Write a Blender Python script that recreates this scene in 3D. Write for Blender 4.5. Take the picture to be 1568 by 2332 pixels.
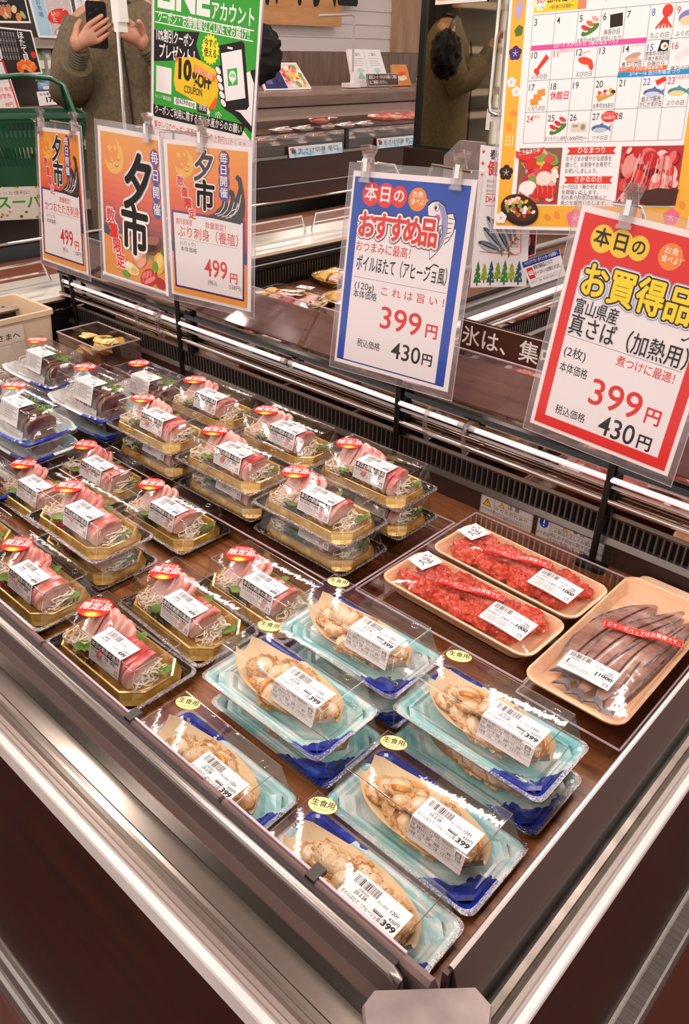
import bpy, bmesh, math, random
from math import sin, cos, pi, radians, sqrt
from mathutils import Vector, Matrix, noise
from mathutils.geometry import tessellate_polygon

for o in list(bpy.data.objects):
    bpy.data.objects.remove(o)
S = bpy.context.scene
C = S.collection
# ------------------------------------------------------------------ camera, light, exposure
# units: the shelf deck of the refrigerated case is z = 0, the shop floor is z = -0.7
cam_d = bpy.data.cameras.new('camera')
cam = bpy.data.objects.new('camera', cam_d)
C.objects.link(cam)
Rm = Matrix(((0.73621112, -0.35990441, 0.57311605), (0.6763519, 0.36218009, -0.6413842), (0.02326578, 0.85982231, 0.51006304)))
cam.matrix_world = Matrix.Translation((0, 0, 0.70)) @ Rm.to_4x4()
cam_d.sensor_fit = 'HORIZONTAL'
cam_d.sensor_width = 36.0
cam_d.lens = 1816.94 * 36.0 / 1568.0
cam_d.clip_start = 0.01
cam_d.clip_end = 60
S.camera = cam
S.view_settings.view_transform = 'Standard'
S.view_settings.look = 'None'
S.view_settings.gamma = 1.0
S.view_settings.use_curve_mapping = False
S.view_settings.exposure = 0.28
S.cycles.use_denoising = True
S.cycles.max_bounces = 10
S.cycles.transparent_max_bounces = 24
S.cycles.diffuse_bounces = 3
S.cycles.glossy_bounces = 4
S.cycles.transmission_bounces = 4
S.cycles.caustics_reflective = False
S.cycles.caustics_refractive = False
S.cycles.use_adaptive_sampling = True
S.cycles.adaptive_threshold = 0.03
S.cycles.sample_clamp_indirect = 4.0
W = bpy.data.worlds.new('world')
S.world = W
W.use_nodes = True
W.node_tree.nodes['Background'].inputs[0].default_value = (1.0, 0.93, 0.88, 1)
W.node_tree.nodes['Background'].inputs[1].default_value = 0.95
LAMP_STRENGTH = 24.0

# ------------------------------------------------------------------ helpers
def lin(h):
    if isinstance(h, (tuple, list)):
        return tuple(h)[:3]
    h = h.lstrip('#')
    r = [int(h[i:i + 2], 16) / 255 for i in (0, 2, 4)]
    return tuple(c / 12.92 if c <= 0.04045 else ((c + 0.055) / 1.055) ** 2.4 for c in r)

_M = {}
def mat(name, col='#808080', rough=0.5, metal=0.0, coat=0.0, spec=0.5, emit=None, es=0.0):
    if name in _M:
        return _M[name]
    m = bpy.data.materials.new(name)
    m.use_nodes = True
    b = m.node_tree.nodes['Principled BSDF']
    b.inputs['Base Color'].default_value = (*lin(col), 1)
    b.inputs['Roughness'].default_value = rough
    b.inputs['Metallic'].default_value = metal
    b.inputs['Coat Weight'].default_value = coat
    b.inputs['Coat Roughness'].default_value = 0.08
    b.inputs['Specular IOR Level'].default_value = spec
    if emit:
        b.inputs['Emission Color'].default_value = (*lin(emit), 1)
        b.inputs['Emission Strength'].default_value = es
    _M[name] = m
    return m

def N(m, typ, **kw):
    n = m.node_tree.nodes.new(typ)
    for k, v in kw.items():
        if k in n.inputs:
            n.inputs[k].default_value = v
        else:
            setattr(n, k, v)
    return n

def L(m, a, b):
    m.node_tree.links.new(a, b)

def ramp(m, fac, stops, interp='LINEAR'):
    r = N(m, 'ShaderNodeValToRGB')
    cr = r.color_ramp
    cr.interpolation = interp
    while len(cr.elements) < len(stops):
        cr.elements.new(0.5)
    for e, (p, c) in zip(cr.elements, stops):
        e.position = p
        e.color = (*lin(c), 1)
    L(m, fac, r.inputs[0])
    return r.outputs[0]

def coords(m, scale=(1, 1, 1), rot=(0, 0, 0), rnd=0.0, which='Object'):
    tc = N(m, 'ShaderNodeTexCoord')
    mp = N(m, 'ShaderNodeMapping')
    mp.inputs['Scale'].default_value = scale
    mp.inputs['Rotation'].default_value = rot
    L(m, tc.outputs[which], mp.inputs[0])
    if rnd:
        oi = N(m, 'ShaderNodeObjectInfo')
        mu = N(m, 'ShaderNodeMath', operation='MULTIPLY')
        mu.inputs[1].default_value = rnd
        L(m, oi.outputs['Random'], mu.inputs[0])
        L(m, mu.outputs[0], mp.inputs['Location'])
    return mp.outputs[0]

def noisy(name, stops, scale=20, rough=0.5, detail=4, vec=(1, 1, 1), rnd=0.0, bump=0.0, bscale=None, metal=0.0, coat=0.0, interp='LINEAR', dist=0.0, spec=0.5):
    if name in _M:
        return _M[name]
    m = mat(name, '#808080', rough, metal, coat, spec)
    b = m.node_tree.nodes['Principled BSDF']
    v = coords(m, vec, rnd=rnd)
    n = N(m, 'ShaderNodeTexNoise', Scale=scale, Detail=detail, Distortion=dist)
    L(m, v, n.inputs['Vector'])
    L(m, ramp(m, n.outputs[0], stops, interp), b.inputs['Base Color'])
    if bump:
        n2 = N(m, 'ShaderNodeTexNoise', Scale=bscale or scale * 3, Detail=3.0)
        L(m, v, n2.inputs['Vector'])
        bp = N(m, 'ShaderNodeBump', Strength=bump, Distance=0.002)
        L(m, n2.outputs[0], bp.inputs['Height'])
        L(m, bp.outputs[0], b.inputs['Normal'])
    return m

def wood(name, c1, c2, c3, vec=(2, 22, 22), scale=3.0, rough=0.4, coat=0.0):
    if name in _M:
        return _M[name]
    m = mat(name, c1, rough, coat=coat)
    b = m.node_tree.nodes['Principled BSDF']
    v = coords(m, vec)
    n = N(m, 'ShaderNodeTexNoise', Scale=scale, Detail=6.0, Roughness=0.65, Distortion=0.6)
    L(m, v, n.inputs['Vector'])
    L(m, ramp(m, n.outputs[0], [(0.32, c1), (0.5, c2), (0.68, c3)]), b.inputs['Base Color'])
    return m

def clear(name, tint='#ffffff', gloss=0.09, rough=0.06, edge=0.45, bump=0.0, bscale=300, haze=0.0):
    """thin clear plastic / acrylic / glass sheet"""
    if name in _M:
        return _M[name]
    m = bpy.data.materials.new(name)
    m.use_nodes = True
    nt = m.node_tree
    nt.nodes.clear()
    out = N(m, 'ShaderNodeOutputMaterial')
    tr = N(m, 'ShaderNodeBsdfTransparent')
    tr.inputs[0].default_value = (*lin(tint), 1)
    gl = N(m, 'ShaderNodeBsdfGlossy')
    gl.inputs['Roughness'].default_value = rough
    lw = N(m, 'ShaderNodeLayerWeight', Blend=0.25)
    mr = N(m, 'ShaderNodeMapRange')
    mr.inputs['To Min'].default_value = gloss
    mr.inputs['To Max'].default_value = edge
    L(m, lw.outputs['Facing'], mr.inputs['Value'])
    mx = N(m, 'ShaderNodeMixShader')
    L(m, mr.outputs[0], mx.inputs[0])
    L(m, tr.outputs[0], mx.inputs[1])
    L(m, gl.outputs[0], mx.inputs[2])
    last = mx
    if haze:
        df = N(m, 'ShaderNodeBsdfDiffuse')
        df.inputs[0].default_value = (0.9, 0.86, 0.86, 1)
        m2 = N(m, 'ShaderNodeMixShader')
        m2.inputs[0].default_value = haze
        L(m, mx.outputs[0], m2.inputs[1])
        L(m, df.outputs[0], m2.inputs[2])
        last = m2
    if bump:
        v = coords(m)
        n = N(m, 'ShaderNodeTexNoise', Scale=bscale, Detail=2.0)
        L(m, v, n.inputs['Vector'])
        bp = N(m, 'ShaderNodeBump', Strength=bump, Distance=0.001)
        L(m, n.outputs[0], bp.inputs['Height'])
        L(m, bp.outputs[0], gl.inputs['Normal'])
    L(m, last.outputs[0], out.inputs[0])
    _M[name] = m
    return m

class MB:
    """collects faces and builds ONE mesh object"""
    def __init__(s):
        s.v, s.f, s.mi, s.sm, s.mats = [], [], [], [], []
    def mx(s, m):
        if m not in s.mats:
            s.mats.append(m)
        return s.mats.index(m)
    def add(s, vs, fs, m, smooth=False):
        o = len(s.v)
        i = s.mx(m)
        s.v.extend([tuple(p) for p in vs])
        for f in fs:
            s.f.append(tuple(o + k for k in f))
            s.mi.append(i)
            s.sm.append(smooth)
        return s
    def box(s, x0, x1, y0, y1, z0, z1, m, M=None):
        vs = [Vector(p) for p in ((x0, y0, z0), (x1, y0, z0), (x1, y1, z0), (x0, y1, z0), (x0, y0, z1), (x1, y0, z1), (x1, y1, z1), (x0, y1, z1))]
        if M:
            vs = [M @ p for p in vs]
        return s.add(vs, [(0, 3, 2, 1), (4, 5, 6, 7), (0, 1, 5, 4), (1, 2, 6, 5), (2, 3, 7, 6), (3, 0, 4, 7)], m)
    def loft(s, rings, m, cap0=False, cap1=False, smooth=False, closed=True):
        n = len(rings[0])
        vs = [p for r in rings for p in r]
        fs = []
        for a in range(len(rings) - 1):
            for k in range(n if closed else n - 1):
                k2 = (k + 1) % n
                fs.append((a * n + k, a * n + k2, (a + 1) * n + k2, (a + 1) * n + k))
        if cap0:
            fs.append(tuple(reversed(range(n))))
        if cap1:
            fs.append(tuple(range((len(rings) - 1) * n, len(rings) * n)))
        return s.add(vs, fs, m, smooth)
    def tube(s, path, r, m, n=8, caps=True, closed=False, smooth=True):
        P = [Vector(p) for p in path]
        rs = r if isinstance(r, (list, tuple)) else [r] * len(P)
        rings = []
        ref = None
        for i, p in enumerate(P):
            if closed:
                t = (P[(i + 1) % len(P)] - P[i - 1])
            else:
                t = (P[min(i + 1, len(P) - 1)] - P[max(i - 1, 0)])
            t.normalize()
            if ref is None:
                ref = Vector((0, 0, 1)) if abs(t.z) < 0.9 else Vector((1, 0, 0))
            a = t.cross(ref)
            a.normalize()
            b = a.cross(t)
            ref = b
            rings.append([p + (a * cos(2 * pi * k / n) + b * sin(2 * pi * k / n)) * rs[i] for k in range(n)])
        if closed:
            rings.append(rings[0])
        return s.loft(rings, m, caps and not closed, caps and not closed, smooth)
    def prism(s, prof, axis, a0, a1, m, smooth=False, caps=True):
        """closed 2-D profile extruded along 'x' or 'y' or 'z'"""
        def pt(p, a):
            return {'x': (a, p[0], p[1]), 'y': (p[0], a, p[1]), 'z': (p[0], p[1], a)}[axis]
        return s.loft([[pt(p, a0) for p in prof], [pt(p, a1) for p in prof]], m, caps, caps, smooth)
    def grid(s, fn, nu, nv, m, smooth=True):
        vs = [fn(i / nu, j / nv) for i in range(nu + 1) for j in range(nv + 1)]
        fs = [(i * (nv + 1) + j, (i + 1) * (nv + 1) + j, (i + 1) * (nv + 1) + j + 1, i * (nv + 1) + j + 1) for i in range(nu) for j in range(nv)]
        return s.add(vs, fs, m, smooth)
    def lathe(s, prof, m, n=24, M=None, smooth=True):
        rings = []
        for r, z in prof:
            ring = [Vector((r * cos(2 * pi * k / n), r * sin(2 * pi * k / n), z)) for k in range(n)]
            rings.append([M @ p for p in ring] if M else ring)
        return s.loft(rings, m, True, True, smooth)
    def blob(s, c, r, m, nu=12, nv=8, amp=0.0, fr=60, seed=0, rot=0.0):
        def fn(u, v):
            th, ph = 2 * pi * u, pi * v
            d = Vector((sin(ph) * cos(th), sin(ph) * sin(th), cos(ph)))
            k = 1 + amp * noise.noise(Vector((d.x * fr + seed * 7.3, d.y * fr + seed, d.z * fr)))
            x, y, z = d.x * r[0] * k, d.y * r[1] * k, d.z * r[2] * k
            return (c[0] + x * cos(rot) - y * sin(rot), c[1] + x * sin(rot) + y * cos(rot), c[2] + z)
        return s.grid(fn, nu, nv, m)
    def build(s, name, parent=None, loc=None, rotz=0.0, sharp=40):
        me = bpy.data.meshes.new(name)
        me.from_pydata(s.v, [], s.f)
        for m in s.mats:
            me.materials.append(m)
        me.polygons.foreach_set('material_index', s.mi)
        me.polygons.foreach_set('use_smooth', s.sm)
        me.update()
        if any(s.sm):
            me.set_sharp_from_angle(angle=radians(sharp))
        o = bpy.data.objects.new(name, me)
        C.objects.link(o)
        if parent:
            o.parent = parent
        if loc is not None:
            o.location = loc
        if rotz:
            o.rotation_euler[2] = rotz
        return o

def tag(o, label=None, cat=None, group=None, kind=None):
    if label: o['label'] = label
    if cat: o['category'] = cat
    if group: o['group'] = group
    if kind: o['kind'] = kind
    return o

def empty(name, loc=(0, 0, 0), rotz=0.0, label=None, cat=None, group=None):
    o = bpy.data.objects.new(name, None)
    o.empty_display_size = 0.05
    C.objects.link(o)
    o.location = loc
    o.rotation_euler[2] = rotz
    return tag(o, label, cat, group)

def copy_tree(root, loc, rotz, label, group=None, skip=(), scale=None):
    r = root.copy()
    C.objects.link(r)
    r.location = loc
    r.rotation_euler = (0, 0, rotz)
    if scale:
        r.scale = scale
    r['label'] = label
    if group:
        r['group'] = group
    for ch in root.children:
        if ch.name.split('.')[0] in skip:
            continue
        c = ch.copy()
        C.objects.link(c)
        c.parent = r
        for g in ch.children:
            d = g.copy()
            C.objects.link(d)
            d.parent = c
    return r

def rr(x0, x1, y0, y1, r, n=4, z=0.0):
    pts = []
    for cx, cy, a in ((x1 - r, y1 - r, 0), (x0 + r, y1 - r, 90), (x0 + r, y0 + r, 180), (x1 - r, y0 + r, 270)):
        for k in range(n + 1):
            t = radians(a + 90 * k / n)
            pts.append((cx + r * cos(t), cy + r * sin(t), z))
    return pts

def rrc(w, d, r, z, n=4):
    return rr(-w / 2, w / 2, -d / 2, d / 2, r, n, z)

# ------------------------------------------------------------------ printed matter
_T = {}
def text_mesh(s, bold):
    k = (s, bold)
    if k not in _T:
        c = bpy.data.curves.new('lettering', 'FONT')
        c.body = s
        c.offset = bold
        c.resolution_u = 4 if len(s) < 6 else 2
        c.fill_mode = 'FRONT'
        o = bpy.data.objects.new('lettering', c)
        C.objects.link(o)
        dg = bpy.context.evaluated_depsgraph_get()
        me = bpy.data.meshes.new_from_object(o.evaluated_get(dg))
        vs = [(v.co.x, v.co.y) for v in me.vertices]
        fs = [tuple(p.vertices) for p in me.polygons]
        bpy.data.objects.remove(o)
        bpy.data.curves.remove(c)
        bpy.data.meshes.remove(me)
        if vs:
            x0, x1 = min(v[0] for v in vs), max(v[0] for v in vs)
        else:
            x0 = x1 = 0
        _T[k] = (vs, fs, x0, x1)
    return _T[k]

def ink(c):
    return mat('print ' + c, c, 0.55, spec=0.3)

class Print:
    """flat printing on a W x H sheet, origin top left, v downwards"""
    def __init__(s, w, h, base='#f4eeec', matname=None):
        s.w, s.h, s.items, s.base = w, h, [], (matname or ink(base))
    def raw(s, vs, fs, c, zs=None):
        s.items.append((vs, fs, c if not isinstance(c, str) else ink(c), zs))
    def layers(s, step):
        """height of every printed item above the sheet, so that nothing is coplanar"""
        done, out = [], []
        for (vs, fs, c, zs) in s.items:
            bb = (min(p[0] for p in vs), min(p[1] for p in vs), max(p[0] for p in vs), max(p[1] for p in vs))
            z = step
            for ob, ot, oc in done:
                if ot + step > z and bb[0] < ob[2] and bb[2] > ob[0] and bb[1] < ob[3] and bb[3] > ob[1]:
                    z = ot + (step if oc is not c else step * 0.3)
            zl = [z + q for q in zs] if zs else [z] * len(vs)
            done.append((bb, max(zl), c))
            out.append((vs, fs, c, zl))
        return out
    def rect(s, x, y, w, h, c, sub=1):
        vs, fs = [], []
        for i in range(sub + 1):
            vs += [(x + w * i / sub, y), (x + w * i / sub, y + h)]
        for i in range(sub):
            fs.append((2 * i, 2 * i + 1, 2 * i + 3, 2 * i + 2))
        s.raw(vs, fs, c)
    def quad(s, pts, c):
        s.raw(pts, [(0, 1, 2, 3)], c)
    def poly(s, pts, c):
        t = tessellate_polygon([[Vector((p[0], p[1], 0)) for p in pts]])
        s.raw(list(pts), [tuple(f) for f in t], c)
    def ell(s, cx, cy, rx, ry, c, rot=0.0, n=24):
        vs = []
        for k in range(n):
            a, b = rx * cos(2 * pi * k / n), ry * sin(2 * pi * k / n)
            vs.append((cx + a * cos(rot) - b * sin(rot), cy + a * sin(rot) + b * cos(rot)))
        s.raw(vs, [tuple(range(n))], c)
    def line(s, pts, w, c):
        vs, fs = [], []
        for i, p in enumerate(pts):
            a = Vector(pts[max(0, i - 1)])
            b = Vector(pts[min(len(pts) - 1, i + 1)])
            t = (b - a).normalized()
            n = Vector((-t.y, t.x)) * w / 2
            vs += [(p[0] + n.x, p[1] + n.y), (p[0] - n.x, p[1] - n.y)]
        for i in range(len(pts) - 1):
            fs.append((2 * i, 2 * i + 1, 2 * i + 3, 2 * i + 2))
        s.raw(vs, fs, c)
    def frame(s, x, y, w, h, t, c):
        s.rect(x, y, w, t, c); s.rect(x, y + h - t, w, t, c); s.rect(x, y, t, h, c); s.rect(x + w - t, y, t, h, c)
    def text(s, t, x, y, h, c, bold=0.0, w=None, rot=0.0, skew=0.0, anchor='l', sx=1.0, dy=0.0):
        # latin figures are emboldened by their outline, kanji by overlaid strokes (their outlines would clog)
        copies, rad = 0, 0
        if bold and any(ord(q) > 0x2000 for q in t):
            copies, rad = (4, bold * h * 0.5) if bold < 0.02 else (6, bold * h * 0.6) if bold < 0.06 else (12, bold * h * 0.62)
        vs, fs, x0, x1 = text_mesh(t, 0.0 if copies else bold)
        if not vs:
            return
        kx = h * sx
        if w:
            kx = w / max(1e-6, x1 - x0)
        tw = (x1 - x0) * kx
        ox = {'l': 0, 'c': -tw / 2, 'r': -tw}[anchor]
        out = []
        for a, b in vs:
            px = (a - x0) * kx + ox + skew * b * h
            py = (0.80 - b) * h + dy
            out.append((x + px * cos(rot) - py * sin(rot), y + px * sin(rot) + py * cos(rot)))
        if copies:
            av, af, n0 = list(out), list(fs), len(out)
            zs = [0.0] * n0
            m = 0
            for q in ((1.0,) if bold < 0.12 else (1.0, 0.5)):
                for k in range(copies):
                    m += 1
                    a_ = 2 * pi * (k + 0.5 * q) / copies
                    o_ = len(av)
                    av += [(p[0] + rad * q * cos(a_), p[1] + rad * q * sin(a_)) for p in out]
                    af += [tuple(i + o_ for i in f) for f in fs]
                    zs += [m * 6e-6] * n0
            s.raw(av, af, c, zs)
            return
        s.raw(out, fs, c)
    def otext(s, t, x, y, h, c, oc, ob, bold=0.0, **k):
        """outlined text"""
        vs, fs, x0, x1 = text_mesh(t, bold)
        vo, fo, a0, a1 = text_mesh(t, bold + ob)
        w = k.pop('w', None)
        sc = (w / (x1 - x0)) if w else h * k.get('sx', 1.0)
        s.text(t, x - (x0 - a0) * sc, y, h, oc, bold + ob, w=(a1 - a0) * sc, **k)
        s.text(t, x, y, h, c, bold, w=(x1 - x0) * sc, **k)
    def vtext(s, t, x, y, h, c, bold=0.0, step=1.0, sx=1.0, oc=None, ob=0.0, dx=0.0):
        if oc:
            for i, ch in enumerate(t):
                s.text(ch, x + dx * i, y + i * h * step, h, oc, bold + ob, anchor='c', sx=sx)
        for i, ch in enumerate(t):
            s.text(ch, x + dx * i, y + i * h * step, h, c, bold, anchor='c', sx=sx)
    def blobs(s, x, y, w, h, cols, n, seed, r0=0.08, r1=0.2):
        rn = random.Random(seed)
        for i in range(n):
            r = rn.uniform(r0, r1) * min(w, h)
            q = rn.uniform(0.5, 1.0)
            s.ell(x + rn.uniform(r, max(r, w - r)), y + rn.uniform(r, max(r, h - r)), r, r * q, rn.choice(cols), rn.uniform(0, 3), 12)
    def barcode(s, x, y, w, h, seed=1):
        rn = random.Random(seed)
        a = 0.0
        while a < w:
            b = rn.choice((0.012, 0.012, 0.024, 0.036)) * w
            if a + b > w:
                break
            s.rect(x + a, y, b, h, '#141414')
            a += b + rn.choice((0.014, 0.02, 0.03)) * w
    def build(s, name, mapf, parent=None, loc=(0, 0, 0), thick=0.0005, eps=0.00007, sheet=True, outline=None, subu=1, subv=1):
        """mapf(u, v) -> (point, normal) in the object's space"""
        b = MB()
        if sheet:
            if outline:
                t = tessellate_polygon([[Vector((p[0], p[1], 0)) for p in outline]])
                fr = [mapf(*p)[0] for p in outline]
                bk = [mapf(*p)[0] - mapf(*p)[1] * thick for p in outline]
                n = len(outline)
                b.add(fr + bk, [tuple(f) for f in t] + [tuple(k + n for k in reversed(f)) for f in t] + [(k, (k + 1) % n, n + (k + 1) % n, n + k) for k in range(n)], s.base)
            else:
                for off in (0.0, -thick):
                    b.grid(lambda u, v: mapf(u * s.w, v * s.h)[0] + mapf(u * s.w, v * s.h)[1] * off, subu, subv, s.base, False)
                cs = [(0, 0), (s.w, 0), (s.w, s.h), (0, s.h)]
                fr = [mapf(*p)[0] for p in cs]
                bk = [mapf(*p)[0] - mapf(*p)[1] * thick for p in cs]
                b.add(fr + bk, [(k, (k + 1) % 4, 4 + (k + 1) % 4, 4 + k) for k in range(4)], s.base)
        for (vs, fs, c, zl) in s.layers(eps):
            out = []
            for p, z in zip(vs, zl):
                q, n = mapf(p[0], p[1])
                out.append(q + n * z)
            b.add(out, fs, c)
        return b.build(name, parent, loc)

def quadmap(q, w, h):
    """bilinear map of a w x h sheet onto four corners TL TR BR BL, relative to their centre"""
    q = [Vector(p) for p in q]
    ctr = (q[0] + q[1] + q[2] + q[3]) / 4
    nrm = (q[3] - q[0]).cross(q[1] - q[0]).normalized()
    def f(u, v):
        a, b = u / w, v / h
        return (q[0] * (1 - a) * (1 - b) + q[1] * a * (1 - b) + q[2] * a * b + q[3] * (1 - a) * b - ctr, nrm)
    return f, ctr, nrm

# ------------------------------------------------------------------ shared materials
STEEL = noisy('brushed steel', [(0.3, '#8e857f'), (0.7, '#b3aaa4')], 6, 0.28, 3, (1, 60, 60), metal=0.9)
CHROME = mat('chrome', '#e6e0dc', 0.1, 1.0)
BLACKMETAL = mat('black painted metal', '#0d0a09', 0.35)
BLACK = mat('black plastic', '#120e0c', 0.4)
DARKBROWN = noisy('dark brown laminate', [(0.3, '#220a03'), (0.7, '#331004')], 4, 0.5, 3, (1, 1, 6), spec=0.18)
WHITEALU = noisy('white enamelled metal', [(0.35, '#d9d0cc'), (0.65, '#e9e1dd')], 8, 0.35, 3)
GREYGLASS = mat('dark bronze glass', '#6d5f5b', 0.14, 0.6)
SMOKE = mat('black glossy band', '#070505', 0.15)
BROWNRAIL = mat('brown plastic rail', '#7b6661', 0.3, coat=0.3)
DECKWOOD = wood('walnut deck board', '#5a331b', '#8a5530', '#a56b40', (3, 40, 10), 2.2, 0.35, 0.3)
DARKDECK = wood('dark walnut board', '#3c2015', '#57321f', '#6b4129', (3, 40, 10), 2.2, 0.35, 0.3)
ACRYLIC = clear('clear acrylic', '#fbf4f6', 0.07, 0.05, 0.6)
ACRYLIC_EDGE = mat('acrylic edge', '#cdb7bd', 0.2, coat=0.5)
LIDMAT = clear('clear lid plastic', '#fefcfb', 0.055, 0.07, 0.30, bump=0.25, bscale=90)
FLANGEMAT = clear('ribbed clear flange', '#ece6e4', 0.22, 0.12, 0.6, bump=0.9, bscale=420)
SLEEVEMAT = clear('plastic sleeve', '#f2eaea', 0.05, 0.1, 0.5, haze=0.13)
SLEEVEFRONT = clear('plastic sleeve front', '#fdfafa', 0.02, 0.12, 0.4)
CLIPMAT = clear('clear clip plastic', '#f6eeec', 0.16, 0.06, 0.8, haze=0.05)
WHITE = ink('#f4eeec')
# ------------------------------------------------------------------ the room
MIRROR = mat('mirror strip', '#b9a79e', 0.04, 1.0)
fl = MB(); fl.box(-12, 3, -3, 14, -0.76, -0.70, noisy('polished floor', [(0.3, '#4a1d10'), (0.7, '#5e2817')], 1.2, 0.3, 2))
tag(fl.build('floor'), 'reddish brown polished shop floor', 'floor', kind='structure')
ce = MB(); ce.box(-12, 3, -3, 14, 2.35, 2.4, mat('ceiling board', '#e8e0da', 0.8))
tag(ce.build('ceiling'), 'white shop ceiling', 'ceiling', kind='structure')
LAMP = mat('lit diffuser', '#ffffff', 0.5, emit='#fff0ea', es=LAMP_STRENGTH)
LAMPBODY = mat('lamp housing', '#e9e6e2', 0.5)
lamp0 = None
n = 0
for lx in (-8.5, -6.3, -4.2, -2.3, -0.5, 1.3):
    for ly in (-1.2, 0.6, 2.4, 4.2, 6.4):
        if lamp0 is None:
            lamp0 = empty('ceiling_light', (lx, ly, 2.35), 0, 'long white ceiling light over the shop', 'ceiling light', 'ceiling lights')
            b = MB(); b.box(-0.10, 0.10, -0.62, 0.62, -0.04, 0, LAMPBODY); b.build('housing', lamp0)
            b = MB(); b.box(-0.085, 0.085, -0.6, 0.6, -0.05, -0.041, LAMP); b.build('diffuser', lamp0)
        else:
            copy_tree(lamp0, (lx, ly, 2.35), 0, 'long white ceiling light over the shop', 'ceiling lights')
# siding wall behind the fish counter (plane x = -6.6), wood panelling under it
sid = mat('white siding', '#ece0da', 0.5)
b = MB()
for k in range(14):
    z0 = 0.58 + k * 0.125
    b.prism([(-6.6, z0), (-6.585, z0 + 0.002), (-6.592, z0 + 0.118), (-6.6, z0 + 0.125)], 'y', 1.0, 7.92, sid)
tag(b.build('wall_back'), 'white horizontal siding wall behind the fish counter', 'wall', kind='structure')
wp = wood('taupe wood panel', '#6f5547', '#856a59', '#977b68', (8, 8, 1.2), 2.0, 0.5)
b = MB(); b.box(-6.62, -6.56, 1.0, 9.5, -0.7, 0.58, wp)
tag(b.build('wall_base'), 'taupe wood panelling below the white siding', 'wall', kind='structure')
lw = wood('pale plank wood', '#a87c58', '#bd916a', '#caa079', (5, 5, 1.0), 2.0, 0.5)
b = MB(); b.box(-6.62, -6.55, 7.92, 11.0, 0.58, 2.35, lw)
tag(b.build('wall_panel'), 'pale wood panelled wall to the right of the white siding', 'wall', kind='structure')
b = MB(); b.box(-6.7, -6.64, -3, 11, -0.7, 2.35, mat('wall plaster', '#d9cdc4', 0.8))
tag(b.build('wall_left'), 'plain plaster wall behind the shelves', 'wall', kind='structure')

# ------------------------------------------------------------------ the refrigerated island case in front
def raise_rail(o):
    # the outer rail profiles were taken at deck height; the real rail stands about 12 cm above the deck
    for v in o.data.vertices:
        v.co = Vector((0, 0, 0.7)) + (v.co - Vector((0, 0, 0.7))) * 0.83
    return o
CASE = empty('display_case', (0, 0, 0), 0, 'open refrigerated island case with walnut deck, black and white rails and brown base', 'display case')
X0, X1, YF, YB = -1.93, -0.152, 0.287, 1.05
b = MB(); b.box(X0, X1, YF, YB, -0.05, 0.0, DECKWOOD); b.build('deck_board', CASE)
# front: price rail, chrome hand rail, dark glass face, ledge, bumper, base, kick plate
b = MB()
xe = -0.215
for a, c in ((-2.4, -1.94), (-1.935, -1.55), (-1.545, -1.18), (-1.175, -0.805), (-0.80, -0.455), (-0.45, xe + 0.03)):
    b.prism([(0.345, 0.0), (0.336, 0.030), (0.330, 0.033), (0.326, 0.028), (0.322, 0.0)], 'x', a, c, BROWNRAIL)
    b.prism([(0.3385, 0.0295), (0.3365, 0.0335), (0.3335, 0.0345), (0.334, 0.031)], 'x', a + 0.004, c - 0.03, ACRYLIC_EDGE)
for xx in (-1.36, -0.99, -0.62, -0.33):
    b.box(xx, xx + 0.012, 0.3275, 0.345, 0.028, 0.0345, mat('rail joint', '#3d3431', 0.5))
raise_rail(b.build('price_rail', CASE))
b = MB(); b.tube([(-2.5, 0.3135, 0.034), (xe, 0.3135, 0.034), (xe + 0.007, 0.3135, 0.03), (xe + 0.01, 0.312, 0.018), (xe + 0.01, 0.310, -0.01)], 0.0055, STEEL, 10)
b.tube([(-2.5, 0.3225, 0.031), (xe, 0.3225, 0.031)], 0.0035, mat('dark seal', '#2a2422', 0.4), 8); raise_rail(b.build('hand_rail', CASE))
b = MB()
b.prism([(0.3095, 0.034), (0.3035, 0.014), (0.3025, 0.009), (0.312, 0.009), (0.3125, 0.034)], 'x', -2.5, xe + 0.012, GREYGLASS)
b.prism([(0.3025, 0.009), (0.2985, 0.0), (0.2985, -0.003), (0.312, -0.003), (0.312, 0.009)], 'x', -2.5, xe + 0.012, mat('bronze metal lip', '#6f5b55', 0.25, 0.6)); raise_rail(b.build('front_glass', CASE))
b = MB(); b.prism([(0.2985, -0.003), (0.300, -0.036), (0.33, -0.036), (0.33, -0.003)], 'x', -2.5, xe + 0.012, SMOKE); raise_rail(b.build('shadow_gap', CASE))
b = MB()
LEDGE = noisy('polished ledge metal', [(0.3, '#8d8379'), (0.7, '#a79c92')], 3, 0.18, 3, (0.6, 20, 20), metal=0.85)
b.prism([(0.335, -0.036), (0.300, -0.038), (0.278, -0.041), (0.276, -0.039), (0.272, -0.041), (0.268, -0.041), (0.266, -0.037), (0.262, -0.038), (0.260, -0.044), (0.335, -0.06)], 'x', -2.5, -0.20, LEDGE)
b.prism([(0.260, -0.044), (0.2545, -0.0435), (0.252, -0.040), (0.2485, -0.041), (0.247, -0.046), (0.26, -0.06)], 'x', -2.5, -0.20, mat('satin inner rail', '#b8aaa2', 0.25, 0.6)); raise_rail(b.build('ledge', CASE))
b = MB()
b.prism([(0.247, -0.043), (0.2435, -0.039), (0.2375, -0.044), (0.2365, -0.048), (0.2405, -0.088), (0.243, -0.092), (0.26, -0.092), (0.26, -0.06)], 'x', -2.5, -0.19, WHITEALU); raise_rail(b.build('bumper', CASE))
b = MB(); b.prism([(0.2025, 0.044), (0.205, 0.036), (0.212, -0.62), (0.24, -0.62), (0.24, 0.044)], 'x', X0, -0.14, DARKBROWN)
b.box(X0, -0.15, 0.281, 0.287, -0.06, 0.118, mat('inner case wall', '#4a3a34', 0.25))
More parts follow.
